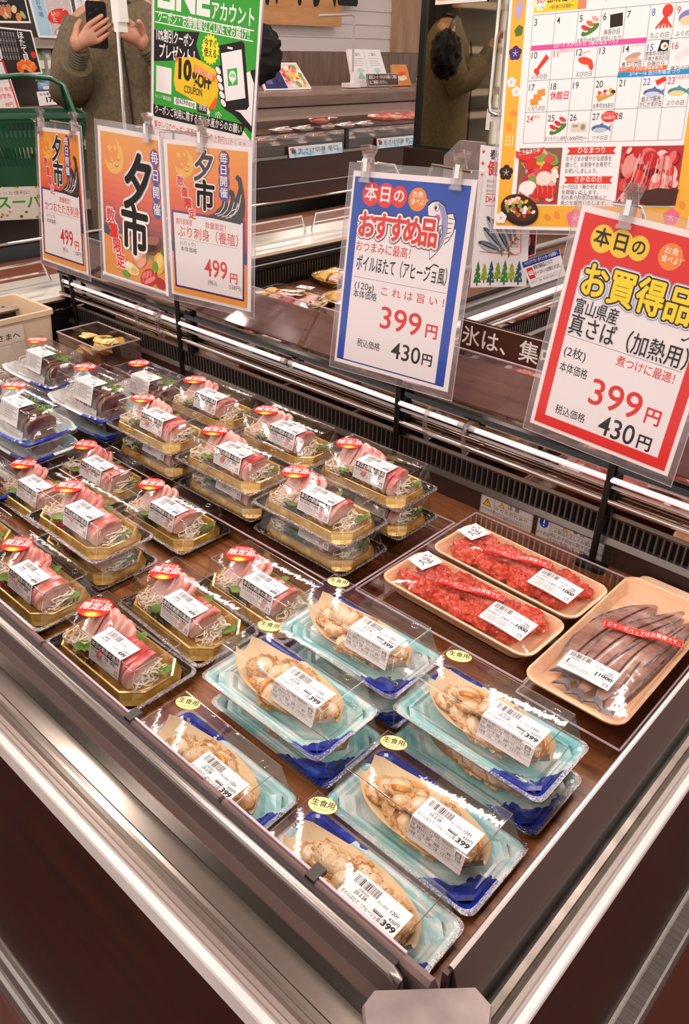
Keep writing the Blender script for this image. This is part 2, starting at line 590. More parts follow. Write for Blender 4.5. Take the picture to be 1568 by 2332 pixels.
b.box(X0, -0.15, 0.24, 0.285, -0.62, 0.06, BLACK); b.build('base_panel', CASE)
b = MB()
for y0, z0 in ((0.225, -0.62), (0.205, -0.645), (0.19, -0.665)):
    b.prism([(y0, z0), (y0 - 0.006, z0 - 0.004), (y0 - 0.012, z0 - 0.018), (y0 - 0.01, -0.70), (0.30, -0.70), (0.30, z0)], 'x', X0, -0.13, STEEL)
b.build('kick_plate', CASE)
# right side
ye = 3.4
b = MB()
b.prism([(-0.184, -0.02), (-0.184, 0.028), (-0.1815, 0.031), (-0.178, 0.031), (-0.166, -0.012), (-0.163, -0.02)], 'y', 0.352, ye, GREYGLASS)
b.prism([(-0.184, 0.028), (-0.1825, 0.0325), (-0.1795, 0.0325), (-0.178, 0.031)], 'y', 0.352, ye, mat('bright glass edge', '#c8bdb8', 0.2, 0.4)); raise_rail(b.build('side_glass', CASE))
b = MB(); b.prism([(-0.17, -0.020), (-0.163, -0.020), (-0.1575, -0.055), (-0.17, -0.055)], 'y', 0.345, ye, SMOKE); raise_rail(b.build('shadow_gap', CASE))
b = MB(); b.prism([(-0.18, -0.055), (-0.1575, -0.055), (-0.151, -0.058), (-0.149, -0.056), (-0.146, -0.060), (-0.18, -0.075)], 'y', 0.33, ye, LEDGE)
b.prism([(-0.146, -0.06), (-0.1435, -0.056), (-0.139, -0.059), (-0.1375, -0.066), (-0.15, -0.075)], 'y', 0.33, ye, mat('satin inner rail', '#b8aaa2', 0.25, 0.6)); raise_rail(b.build('ledge', CASE))
b = MB(); b.prism([(-0.1375, -0.064), (-0.134, -0.06), (-0.128, -0.064), (-0.1265, -0.068), (-0.1305, -0.103), (-0.133, -0.107), (-0.15, -0.107), (-0.15, -0.07)], 'y', 0.32, ye, WHITEALU); raise_rail(b.build('bumper', CASE))
b = MB(); b.prism([(-0.112, 0.030), (-0.1085, 0.02), (-0.128, -0.64), (-0.15, -0.64), (-0.15, 0.03)], 'y', 0.25, 2.8, DARKBROWN)
b.box(-0.1535, -0.149, 0.287, 2.8, -0.06, 0.142, mat('inner case wall', '#4a3a34', 0.25)); b.build('base_panel', CASE)
b = MB()
for x0, z0 in ((-0.128, -0.655), (-0.098, -0.668)):
    b.prism([(x0, z0), (x0 + 0.004, z0 - 0.004), (x0 + 0.008, z0 - 0.02), (x0 + 0.008, -0.70), (x0 - 0.05, -0.70), (x0 - 0.05, z0)], 'y', 0.25, ye, STEEL)
b.build('kick_plate', CASE)
# corner post with a marbled cap
cap = [(-0.210, 0.272), (-0.211, 0.286), (-0.152, 0.345), (-0.135, 0.342), (-0.114, 0.302), (-0.117, 0.284), (-0.165, 0.243), (-0.184, 0.248)]
MARBLE = noisy('grey marbled cap', [(0.3, '#6a5b57'), (0.55, '#85766f'), (0.75, '#9b8c86')], 22, 0.3, 5, bump=0.1)
def insetp(ps, d, z):
    cx = sum(p[0] for p in ps) / len(ps); cy = sum(p[1] for p in ps) / len(ps)
    return [(cx + (p[0] - cx) * (1 - d), cy + (p[1] - cy) * (1 - d), z) for p in ps]
b = MB(); b.loft([insetp(cap, 0.03, 0.030), insetp(cap, 0, 0.034), insetp(cap, 0, 0.044), insetp(cap, 0.03, 0.048)], MARBLE, True, True); raise_rail(b.build('corner_cap', CASE))
b = MB(); b.loft([insetp(cap, 0.12, -0.96), insetp(cap, 0.08, 0.030)], SMOKE, True, True); raise_rail(b.build('corner_post', CASE))
# back: panel, slotted air grille, mirror strip, chrome rail, lamps, sloping top board
b = MB(); b.box(X0, -0.16, 1.05, 1.06, -0.05, 0.046, mat('back panel', '#3c2a22', 0.4)); b.build('back_panel', CASE)
b = MB()
GR = mat('grille metal', '#8f857f', 0.3, 0.8)
b.prism([(1.046, 0.036), (1.043, 0.040), (1.047, 0.050), (1.056, 0.050), (1.056, 0.036)], 'x', X0, -0.16, GR)
b.prism([(1.048, 0.0825), (1.046, 0.087), (1.05, 0.094), (1.06, 0.094), (1.06, 0.0825)], 'x', X0, -0.16, mat('grille upper lip', '#6b5a50', 0.3, 0.6))
b.box(X0, -0.16, 1.058, 1.062, 0.045, 0.085, BLACK)
xx = X0 + 0.03
while xx < -0.17:
    b.box(xx, xx + 0.0028, 1.047, 1.057, 0.048, 0.084, GR)
    xx += 0.0106
b.build('air_grille', CASE)
b = MB(); b.box(X0, -0.16, 1.0465, 1.052, 0.094, 0.186, MIRROR); b.build('mirror_strip', CASE)
b = MB(); b.tube([(X0, 1.034, 0.117), (-0.16, 1.034, 0.117)], 0.0055, CHROME, 12); b.build('chrome_rail', CASE)
TUBE = mat('white lamp tube', '#f6ecec', 0.35, emit='#ffeef0', es=0.4)
ALU = mat('white lamp bracket', '#c2b9b5', 0.3)
for a, c in ((-1.90, -1.50), (-1.495, -1.085), (-1.075, -0.66), (-0.65, -0.17)):
    b = MB(); b.tube([(a + 0.012, 1.030, 0.1545), (c - 0.012, 1.030, 0.1545)], 0.0044, TUBE, 12)
    lt = b.build('lamp_tube', CASE)
    b = MB()
    b.tube([(a, 1.030, 0.1545), (a + 0.012, 1.030, 0.1545)], 0.0052, ALU, 12); b.tube([(c - 0.012, 1.030, 0.1545), (c, 1.030, 0.1545)], 0.0052, ALU, 12)
    b.box(a, c, 1.030, 1.036, 0.1405, 0.1432, ALU)
    b.build('lamp_bracket', lt)
b = MB(); b.prism([(1.036, 0.166), (1.034, 0.170), (1.036, 0.176), (1.06, 0.178), (1.06, 0.166)], 'x', X0, -0.16, SMOKE); b.build('top_rail', CASE)
b = MB()
for a, c in ((X0, -1.072), (-1.066, -0.16)):
    b.prism([(1.055, 0.180), (1.061, 0.184), (1.104, 0.238), (1.108, 0.240), (1.12, 0.235), (1.12, 0.18)], 'x', a, c, wood('polished walnut top', '#5b3b2b', '#7b5644', '#8d6855', (3, 30, 30), 2.2, 0.16, 0.5))
b.build('top_board', CASE)
b = MB()
for a, c in ((X0, -1.075), (-1.064, -0.16)):
    b.prism([(1.052, 0.186), (1.0535, 0.185), (1.1055, 0.2505), (1.104, 0.252)], 'x', a, c, ACRYLIC)
    b.prism([(1.104, 0.252), (1.106, 0.2505), (1.107, 0.2525), (1.105, 0.254)], 'x', a, c, ACRYLIC_EDGE)
b.build('clear_guard', CASE)
for xx in (-1.92, -1.40, -0.80, -0.40):
    b = MB(); b.box(xx - 0.008, xx + 0.008, 1.037, 1.0455, 0.09, 0.185, BLACKMETAL); b.build('mullion', CASE)
# clear hooks clipped on the chrome rail
def hook(x, label):
    t = empty('rail_hook', (x, 1.034, 0.117), 0, label, 'hook', 'clear hooks on the chrome rail')
    for dx in (-0.04, 0.04):
        b = MB()
        b.tube([(dx, 0.006, 0.045), (dx, -0.012, 0.044), (dx, -0.017, 0.03), (dx, -0.014, 0.005), (dx, -0.008, -0.010), (dx, 0.004, -0.008)], 0.0042, CLIPMAT, 8); b.build('hook_arm', t)
    b = MB(); b.tube([(-0.04, -0.010, 0.004), (0.04, -0.010, 0.004)], 0.003, CLIPMAT, 8); b.build('cross_bar', t)
hook(-0.692, 'clear double hook on the chrome rail between the two price stands')
hook(-1.53, 'clear double hook on the chrome rail behind the orange evening market signs')

# warning stickers on the low back panel
def wallprint(p, name, x0, x1, z0, z1, y, label, cat):
    q = [(x0, y, z1), (x1, y, z1), (x1, y, z0), (x0, y, z0)]
    f, c, nn = quadmap(q, p.w, p.h)
    o = p.build(name, f, None, c)
    tag(o, label, cat)
    return o
def tri_warn(p, x, y, s):
    p.poly([(x, y + s), (x + s / 2, y), (x + s, y + s)], '#1a1a1a')
    p.poly([(x + s * .12, y + s * .93), (x + s / 2, y + s * .16), (x + s * .88, y + s * .93)], '#f2b51e')
    p.rect(x + s * .46, y + s * .38, s * .09, s * .3, '#1a1a1a'); p.rect(x + s * .46, y + s * .75, s * .09, s * .1, '#1a1a1a')
p = Print(100, 40, '#cfc6c2'); p.frame(0.5, 0.5, 99, 39, 0.7, '#2b2523'); p.rect(27, 1, 0.6, 38, '#2b2523'); p.rect(27, 14, 72, 0.6, '#2b2523'); p.rect(27, 27, 72, 0.5, '#2b2523')
tri_warn(p, 5, 5, 16); p.text('ガラス注意', 3, 26, 5.5, '#2b2523'); tri_warn(p, 36, 3, 10); p.text('注 意', 52, 2, 10, '#2b2523', 0.02); p.text('ケガの恐れあり', 29, 16, 9, '#2b2523'); p.text('ガラスに無理な力を加えないこと', 29, 29, 7, '#2b2523', w=66)
wallprint(p, 'warning_sticker', -0.623, -0.520, -0.002, 0.036, 1.0485, 'warning sticker with yellow triangles above the left end of the blue strip', 'sticker')
p = Print(130, 44, '#cfc6c2'); p.frame(0.5, 0.5, 129, 43, 0.7, '#2b2523'); p.rect(26, 1, 0.6, 42, '#2b2523'); p.rect(26, 14, 103, 0.6, '#2b2523'); p.ell(13, 13, 9, 9, '#20409a'); p.rect(12, 7, 2.4, 8, '#ffffff'); p.rect(12, 17, 2.4, 2.4, '#ffffff')
p.text('よく読む', 2, 28, 6.5, '#2b2523'); tri_warn(p, 50, 3, 10); p.text('警 告', 70, 2, 10, '#2b2523', 0.02)
for i, s_ in enumerate(('この製品を正しくお使いいただくため、', '前に必ず安全に関する重要事項をよくお読', '十分に取扱いをご理解ください。')):
    p.text(s_, 28, 16 + i * 9, 7.5, '#2b2523')
wallprint(p, 'warning_sticker', -0.512, -0.394, -0.004, 0.043, 1.0485, 'long warning sticker with a blue disc behind the red sign pole', 'sticker')
p = Print(120, 20, '#1f63b0'); p.poly([(4, 10), (10, 5), (18, 5), (24, 10), (18, 15), (10, 15)], '#e8eef5'); p.ell(14, 10, 4, 4, '#1f63b0'); p.text('見える 取扱い お手入れは こちら', 30, 3, 6, '#e8eef5'); p.text('www', 30, 11, 5, '#a9c6e6')
wallprint(p, 'notice_strip', -0.575, -0.475, -0.022, -0.003, 1.0478, 'blue notice strip under the warning stickers on the back panel', 'sticker')
p = Print(36, 34, '#cfc6c2'); tri_warn(p, 2, 5, 9); p.rect(13, 1, 0.4, 32, '#2b2523'); p.rect(13, 13, 22, 0.4, '#2b2523'); tri_warn(p, 15, 3, 7); p.text('注 意', 23, 3, 6, '#2b2523', 0.02)
for i, s_ in enumerate(('ケガの恐れあり', '端面に触れない', '持たないこと')):
    p.text(s_, 14, 15 + i * 5.5, 4.4, '#2b2523', w=19)
p.text('端面注意', 1, 17, 3.5, '#2b2523', w=11)
wallprint(p, 'warning_sticker', -1.70, -1.61, 0.0, 0.055, 1.046, 'small white warning sticker on the dark back panel near the sauce box', 'sticker')
# clear acrylic risers
def riser(x0, x1, y0, y1, h, label):
    t = empty('acrylic_riser', ((x0 + x1) / 2, (y0 + y1) / 2, 0), 0, label, 'display stand', 'clear acrylic risers')
    w, d = (x1 - x0) / 2, (y1 - y0) / 2
    b = MB(); b.box(-w, w, -d, d, h - 0.004, h - 0.0005, ACRYLIC)
    for a in (((-w, -d), (w, -d)), ((w, -d), (w, d)), ((w, d), (-w, d)), ((-w, d), (-w, -d))):
        b.tube([(*a[0], h - 0.002), (*a[1], h - 0.002)], 0.0016, ACRYLIC_EDGE, 6)
    b.build('shelf_plate', t)
    for sx in (-1, 1):
        for sy in (-1, 1):
            b = MB(); b.tube([(sx * (w - 0.015), sy * (d - 0.012), 0), (sx * (w - 0.015), sy * (d - 0.012), h - 0.004)], 0.006, ACRYLIC, 10, True); b.build('leg', t)
riser(-1.015, -0.605, 0.685, 0.945, 0.03, 'clear acrylic riser under the stacked sashimi packs at the back')
riser(-1.225, -1.02, 0.69, 0.945, 0.03, 'clear acrylic riser under the left stack of sashimi packs by the grille')
riser(-0.60, -0.325, 0.70, 1.0, 0.028, 'clear acrylic riser carrying the two trays of red roe')
riser(-0.322, -0.188, 0.68, 0.975, 0.028, 'clear acrylic riser carrying the tray of fish fillets')
riser(-1.62, -1.23, 0.53, 0.95, 0.03, 'clear acrylic riser under the blue trays of seared bonito')
# ------------------------------------------------------------------ packed fish
GOLD = noisy('gold foil tray', [(0.3, '#b98536'), (0.5, '#dba94c'), (0.7, '#f0cf7e')], 45, 0.2, 2, metal=0.35, coat=0.6, bump=0.6, bscale=90)
GOLDRIM = mat('gold rim', '#f0cf86', 0.18, 0.7)
TRAYBLACK = mat('black tray plastic', '#14100e', 0.18, coat=0.6)
BEADS = noisy('beaded flange', [(0.42, '#2c2523'), (0.6, '#b9aca7')], 420, 0.2, 1, coat=0.4)

def streak(name, a, b_, c, edge):
    m = mat(name, a, 0.28, coat=0.35)
    bs = m.node_tree.nodes['Principled BSDF']
    v = coords(m, (1, 1, 1), rnd=3.0)
    w = N(m, 'ShaderNodeTexWave', Scale=22.0, Distortion=7.0, Detail=2.0)
    w.inputs['Detail Scale'].default_value = 1.2
    L(m, v, w.inputs['Vector'])
    n = N(m, 'ShaderNodeTexNoise', Scale=38.0, Detail=3.0)
    L(m, v, n.inputs['Vector'])
    c1 = ramp(m, w.outputs[0], [(0.0, a), (0.72, b_), (1.0, c)])
    c2 = ramp(m, n.outputs[0], [(0.5, '#ffffff'), (0.68, edge)])
    mx = N(m, 'ShaderNodeMix', data_type='RGBA', blend_type='MULTIPLY')
    mx.inputs[0].default_value = 1.0
    L(m, c1, mx.inputs[6]); L(m, c2, mx.inputs[7])
    # the belly side at the bottom of every slice is paler than its back
    tc = N(m, 'ShaderNodeTexCoord'); sp = N(m, 'ShaderNodeSeparateXYZ')
    L(m, tc.outputs['Object'], sp.inputs[0])
    mp = N(m, 'ShaderNodeMapRange')
    mp.inputs['From Min'].default_value = 0.022; mp.inputs['From Max'].default_value = 0.046
    L(m, sp.outputs[2], mp.inputs['Value'])
    m3 = N(m, 'ShaderNodeMix', data_type='RGBA')
    m3.inputs[6].default_value = (*lin('#f0cfc6'), 1)
    L(m, mp.outputs[0], m3.inputs[0]); L(m, mx.outputs[2], m3.inputs[7])
    L(m, m3.outputs[2], bs.inputs['Base Color'])
    bs.inputs['Subsurface Weight'].default_value = 0.0
    return m
FISHPALE = streak('pale yellowtail flesh', '#e3a095', '#ecb5a9', '#f5d6cb', '#ea8078')
FISHPINK = streak('pink yellowtail flesh', '#d97f77', '#e5958c', '#f1bfb5', '#dc605c')
FISHRED = streak('red yellowtail flesh', '#cf4c4a', '#dc6763', '#eea39c', '#cf4644')
FISHEDGE = mat('slice edge', '#c8484a', 0.3, coat=0.3)
RADISH = mat('shredded radish', '#f6ead6', 0.4, coat=0.2)
SHISO = noisy('shiso leaf', [(0.3, '#3f6b1c'), (0.7, '#86ad3c')], 40, 0.45, 3, rnd=1.0)
SEAWEED = noisy('seaweed', [(0.3, '#1d2413'), (0.6, '#34431f')], 60, 0.3, 2, coat=0.4)
REDWEED = noisy('red seaweed', [(0.3, '#5a0f16'), (0.7, '#a5262a')], 60, 0.35, 2, coat=0.4)
PAPER = ink('#f6f0ef')

# the folded price labels: top part lies on the lid, lower part hangs over its front edge
LZ, LYF = 0.0535, -0.0248
def fold_map(x0, ytop, lower):
    def f(u, v):
        a = ytop - LYF
        if v <= a:
            return Vector((x0 + u, ytop - v, LZ)), Vector((0, 0, 1))
        t = v - a
        d = Vector((0, -0.30, -0.954))
        return Vector((x0 + u, LYF - 0.0003, LZ - 0.0002)) + d * t, Vector((0, -0.954, 0.30))
    return f
def fold_label(p, name, parent, x0, ytop, lower, lab=None):
    f = fold_map(x0, ytop, lower)
    a = ytop - LYF
    h = a + lower
    b = MB()
    cs = [f(0, 0), f(p.w, 0), f(p.w, a), f(0, a), f(p.w, a + 1e-6), f(0, a + 1e-6), f(p.w, h), f(0, h)]
    fr = [cs[i][0] for i in (0, 1, 2, 3, 6, 7)]
    bk = [cs[i][0] - cs[i][1] * 0.0004 for i in (0, 1, 2, 3, 6, 7)]
    b.add(fr + bk, [(0, 3, 2, 1), (3, 5, 4, 2), (6, 7, 8, 9), (9, 8, 10, 11)], p.base)
    for (vs, fs, c, zl) in p.layers(0.00006):
        b.add([f(*q)[0] + f(*q)[1] * z for q, z in zip(vs, zl)], fs, c)
    o = b.build(name, parent)
    if lab: o['label'] = lab
    return o

K = '#1a1716'
def sashimi_label():
    p = Print(0.0625, 0.062)
    p.barcode(0.0075, 0.003, 0.026, 0.0085, 3)
    p.text('4912345 678904'[:7], 0.009, 0.0118, 0.0022, K)
    p.text('消費期限', 0.010, 0.0145, 0.0028, K, 0.02); p.text('25.2.28', 0.009, 0.0175, 0.0042, K, 0.02)
    p.text('税込価格', 0.036, 0.0085, 0.003, K); p.text('538円', 0.0505, 0.0140, 0.0038, K, 0.02, w=0.010); p.text('499', 0.0475, 0.0180, 0.0075, K, 0.03, w=0.0125)
    p.text('本体価格', 0.033, 0.0190, 0.003, K)
    y = 0.0290
    p.rect(0.0012, y, 0.058, 0.0088, K)
    p.text('本日の刺身の逸品', 0.0022, y + 0.0008, 0.0074, '#f6f0ef', 0.035, w=0.056, skew=0.15)
    p.text('鹿児島県産ぶり刺身【養殖】', 0.002, y + 0.0098, 0.0052, K, 0.012, w=0.052)
    for i in range(3):
        p.text('加工者 吉川水産 津田沼店 保存温度4℃以下 生食用', 0.002, y + 0.0158 + i * 0.0026, 0.0021, K, w=0.034 + 0.006 * (i % 2))
    p.rect(0.0, y + 0.0245, 0.0625, 0.0004, K)
    p.frame(0.054, y + 0.018, 0.0055, 0.0055, 0.0006, K); p.text('プラ', 0.0568, y + 0.0192, 0.0026, K, 0.02, anchor='c')
    return p
def scallop_label():
    p = Print(0.064, 0.062)
    p.barcode(0.0045, 0.0025, 0.027, 0.0085, 5)
    p.text('消費期限', 0.013, 0.0125, 0.003, K); p.text('25.2.28', 0.012, 0.0155, 0.0045, K, 0.02)
    p.text('税込価格', 0.033, 0.0100, 0.003, K); p.text('120g', 0.0475, 0.0085, 0.005, K, 0.015)
    p.text('430円', 0.0505, 0.0150, 0.0045, K, 0.02); p.text('399', 0.0475, 0.0195, 0.008, K, 0.035, w=0.014)
    p.text('ボイルほたて（アヒージョ風）', 0.002, 0.0222, 0.0048, K, 0.012, w=0.045)
    p.rect(0.0355, 0.0182, 0.010, 0.003, K); p.text('本体価格', 0.036, 0.0181, 0.0026, '#f6f0ef', w=0.009)
    y = 0.0318
    for i, s_ in enumerate(('加熱用 保存温度10℃以下 製造者 千葉県習志野市', '名称：調理済みほたて貝　（アヒージョオイル、', '原材料：ほたて貝（国産）、調味料（アミノ酸等）、乳化剤', '内容量：120g　（一部に小麦・大豆を含む）')):
        p.text(s_, 0.001, y + i * 0.0046, 0.0036, K, w=(0.05, 0.05, 0.06, 0.052)[i])
        p.rect(0.0, y + i * 0.0046 + 0.0041, 0.064, 0.00022, K)
    p.frame(0.054, y + 0.0022, 0.006, 0.0055, 0.0006, K); p.text('プラ', 0.057, y + 0.0034, 0.0028, K, 0.02, anchor='c')
    return p
def bonito_label():
    p = Print(0.0625, 0.07)
    p.barcode(0.014, 0.002, 0.022, 0.006, 7)
    p.text('かつおたたき刺身', 0.004, 0.013, 0.0055, K, 0.012, w=0.045); p.text('499', 0.047, 0.021, 0.007, K, 0.03)
    p.text('消費期限 25.2.27', 0.01, 0.0215, 0.0035, K)
    for i in range(6):
        p.text('名称：かつお（解凍）原産地 太平洋 加工者 吉川水産', 0.002, 0.0335 + i * 0.0045, 0.0035, K, w=0.055 - 0.012 * (i % 2))
        p.rect(0.0, 0.0335 + i * 0.0045 + 0.0041, 0.0625, 0.0002, K)
    return p

def lid(parent, hscale=1.0, name='lid'):
    b = MB()
    z1 = 0.0145 + 0.0375 * hscale
    b.loft([rr(-0.097, 0.097, -0.054, 0.054, 0.010, 3, 0.0135), rr(-0.0965, 0.0965, -0.0535, 0.0535, 0.010, 3, 0.0150), rr(-0.0915, 0.0915, -0.0490, 0.0500, 0.010, 3, 0.0155)], FLANGEMAT)
    def wall(x0, x1, y0, y1, z, c=0.004):
        return rr(x0, x1, y0, y1, c, 2, z)
    b.loft([wall(-0.0895, 0.0895, -0.0470, 0.0480, 0.0155), wall(-0.0855, 0.0760, -0.0265, 0.0455, z1 - 0.0015), wall(-0.0845, 0.0745, -0.0248, 0.0445, z1)], LIDMAT, False, True, False)
    # crisp moulded ridges along the edges of the lid
    RIDGE = clear('lid ridge', '#ffffff', 0.35, 0.1, 0.8)
    for a, c in (((-0.0845, -0.0248), (0.0745, -0.0248)), ((0.0745, -0.0248), (0.0745, 0.0445)), ((0.0745, 0.0445), (-0.0845, 0.0445)), ((-0.0845, 0.0445), (-0.0845, -0.0248))):
        b.tube([(*a, z1), (*c, z1)], 0.0006, RIDGE, 5)
    ring = [(0.058 + 0.005 * cos(k * pi / 8), 0.034 + 0.004 * sin(k * pi / 8), z1 + 0.0003) for k in range(16)]
    b.tube(ring, 0.0005, RIDGE, 4, False, True)
    return b.build(name, parent)

def red_sticker(parent, x, y, rot, z=0.0533):
    p = Print(0.046, 0.044, matname=ink('#e2241c'))
    cx, cy = 0.023, 0.022
    n = 26
    outl = [(cx + 0.0225 * cos(2 * pi * k / n), cy + 0.0205 * sin(2 * pi * k / n)) for k in range(n)]
    p.ell(cx, cy + 0.0135, 0.0130, 0.0062, '#ec5a22'); p.ell(cx, cy + 0.0142, 0.0100, 0.0052, '#f39a2b'); p.ell(cx, cy + 0.0148, 0.0070, 0.0042, '#fbd85a')
    p.text('夕方からの', cx + 0.001, 0.0052, 0.0072, '#f8efe6', 0.02, w=0.025, anchor='c', skew=0.1)
    p.text('限定品', cx, 0.0125, 0.0155, '#fdf6ee', 0.035, w=0.038, anchor='c', skew=0.12)
    c, s = cos(rot), sin(rot)
    def f(u, v):
        a, b_ = u - cx, -(v - cy)
        return Vector((x + a * c - b_ * s, y + a * s + b_ * c, z)), Vector((0, 0, 1))
    o = p.build('sticker', f, parent, thick=0.0003, outline=outl)
    o['label'] = 'oval red evening limited sticker'
    return o
def yellow_sticker(parent, x, y, rot, z=0.0533):
    p = Print(0.030, 0.020, matname=ink('#f2d777'))
    cx, cy = 0.015, 0.010
    n = 24
    outl = [(cx + 0.0148 * cos(2 * pi * k / n), cy + 0.0098 * sin(2 * pi * k / n)) for k in range(n)]
    p.ell(cx, cy, 0.0138, 0.0088, '#f8e7a0'); p.text('生食用', cx, 0.0042, 0.0088, '#2a2412', 0.02, w=0.0235, anchor='c'); p.rect(0.008, 0.0148, 0.014, 0.0005, '#7a6a30')
    c, s = cos(rot), sin(rot)
    def f(u, v):
        a, b_ = u - cx, -(v - cy)
        return Vector((x + a * c - b_ * s, y + a * s + b_ * c, z)), Vector((0, 0, 1))
    o = p.build('sticker', f, parent, thick=0.0003, outline=outl)
    o['label'] = 'oval yellow sticker'
    return o

def slice_mesh(parent, x, y, z, yaw, length, height, width, m, lean=0.0, seed=0, flat=0.0):
    """one thick draped slice of raw fish"""
    rn = random.Random(seed)
    b = MB()
    nu, th = 12, 0.0032
    cy, sy = cos(yaw), sin(yaw)
    rings = []
    for i in range(nu + 1):
        t = -1 + 2 * i / nu
        yy = t * length / 2
        zz = height * (1 - abs(t) ** 2.3 * (1 - flat))
        tang = Vector((0, 1, -height * 2.3 * abs(t) ** 1.3 * (1 if t > 0 else -1) * 2 / length)).normalized()
        nn = Vector((0, -tang.z, tang.y))
        wv = width * (0.80 + 0.20 * (1 - t * t)) * (1 + 0.06 * sin(5 * t + seed))
        ring = []
        for k in range(10):
            a = 2 * pi * k / 10
            ca, sa = cos(a), sin(a)
            dx = math.copysign(abs(ca) ** 0.6, ca) * wv / 2
            dn = math.copysign(abs(sa) ** 0.8, sa) * th + 0.0022 * (dx / width)
            p = Vector((dx, yy, zz)) + nn * (dn - 0.20 * dx)
            p.x += lean * zz + 0.0012 * sin(7 * t + seed * 1.7)
            ring.append((x + p.x * cy - p.y * sy, y + p.x * sy + p.y * cy, z + p.z))
        rings.append(ring)
    b.loft(rings, m, True, True, True)
    return b.build('sashimi_slice', parent)

def slab_slice(parent, c, tilt, yaw, wy, hz, th, m, seed=0, roll=0.0, nrm=None):
    """one cut slice of raw fish standing on edge: a rounded slab with softly bevelled faces"""
    rn = random.Random(seed)
    M = Matrix.Translation(c) @ Matrix.Rotation(yaw, 4, 'Z') @ Matrix.Rotation(tilt, 4, 'Y') @ Matrix.Rotation(roll, 4, 'X')
    if nrm:
        N_ = Vector(nrm).normalized()
        W_ = Vector((0, 0, 1)).cross(N_).normalized()
        M = Matrix.Translation(c) @ Matrix((N_, W_, N_.cross(W_))).transposed().to_4x4() @ Matrix.Rotation(roll, 4, 'X')
    n = 28
    prof = []
    for k in range(n):
        a = 2 * pi * k / n
        ca, sa = cos(a), sin(a)
        e = 0.62 if sa > 0 else 0.42
        y = wy / 2 * math.copysign(abs(ca) ** e, ca) * (1 + 0.05 * sin(3 * a + seed))
        z = hz / 2 * math.copysign(abs(sa) ** 0.7, sa) * (1 + 0.04 * sin(2 * a + seed * 2))
        prof.append((y, z))
    def ring(x, s):
        return [M @ Vector((x + 0.0016 * sin(y * 90 + seed) + 0.0012 * sin(z * 120 + seed), y * s, z * s)) for y, z in prof]
    b = MB()
    b.loft([ring(-th / 2, 0.5), ring(-th / 2, 0.955), ring(-th * 0.40, 0.99), ring(th * 0.40, 0.99), ring(th / 2, 0.955), ring(th / 2, 0.5)], m, True, True, True)
    return b.build('sashimi_slice', parent, sharp=28)

def curls(parent, boxes, n, seed, m=RADISH, name='shredded_radish', r=0.0009):
    rn = random.Random(seed)
    b = MB()
    for i in range(n):
        x0, x1, y0, y1, z0, z1 = boxes[i % len(boxes)]
        p = Vector((rn.uniform(x0, x1), rn.uniform(y0, y1), rn.uniform(z0, z1)))
        a = rn.uniform(0, 2 * pi)
        path = []
        for k in range(9):
            path.append(tuple(p))
            a += rn.uniform(-0.9, 0.9)
            p = p + Vector((cos(a), sin(a), rn.uniform(-0.5, 0.5))) * 0.0042
            p.x = min(max(p.x, x0), x1); p.y = min(max(p.y, y0), y1); p.z = min(max(p.z, z0), z1 + 0.004)
        b.tube(path, r, m, 4, False)
    o = b.build(name, parent)
    o['kind'] = 'stuff'
    return o

def leaf(parent, x, y, z, yaw, s, m=SHISO, tilt=0.5, name='shiso_leaf'):
    b = MB()
    n = 11
    vs, fs = [], []
    for i in range(n + 1):
        t = i / n
        w = s * 0.42 * sin(pi * min(1, t * 0.94 + 0.06)) ** 0.8 * (1 + 0.18 * (-1) ** i)
        zc = 0.25 * s * sin(t * 2.2)
        for k, q in enumerate((-1, -0.45, 0, 0.45, 1)):
            px, py, pz = t * s, w * q, zc + abs(q) * s * 0.08
            pz += tilt * px * 0.5
            vs.append((x + px * cos(yaw) - py * sin(yaw), y + px * sin(yaw) + py * cos(yaw), z + pz))
    for i in range(n):
        for k in range(4):
            fs.append((i * 5 + k, (i + 1) * 5 + k, (i + 1) * 5 + k + 1, i * 5 + k + 1))
    b.add(vs, fs, m, True)
    return b.build(name, parent)

def tuft(parent, x, y, z, seed, m, n=9, name='seaweed'):
    rn = random.Random(seed)
    b = MB()
    for i in range(n):
        a = rn.uniform(0, 6.28)
        p = Vector((x, y, z))
        path = []
        for k in range(6):
            path.append(tuple(p))
            a += rn.uniform(-1, 1)
            p = p + Vector((cos(a) * 0.0045, sin(a) * 0.0035, rn.uniform(-0.001, 0.0028)))
        b.tube(path, [0.0012, 0.0016, 0.0016, 0.0014, 0.001, 0.0006], m, 5, False)
    return b.build(name, parent)

def octo(w, d, ch, z):
    a, c = w / 2, d / 2
    return [(a, -c + ch, z), (a, c - ch, z), (a - ch, c, z), (-a + ch, c, z), (-a, c - ch, z), (-a, -c + ch, z), (-a + ch, -c, z), (a - ch, -c, z)]

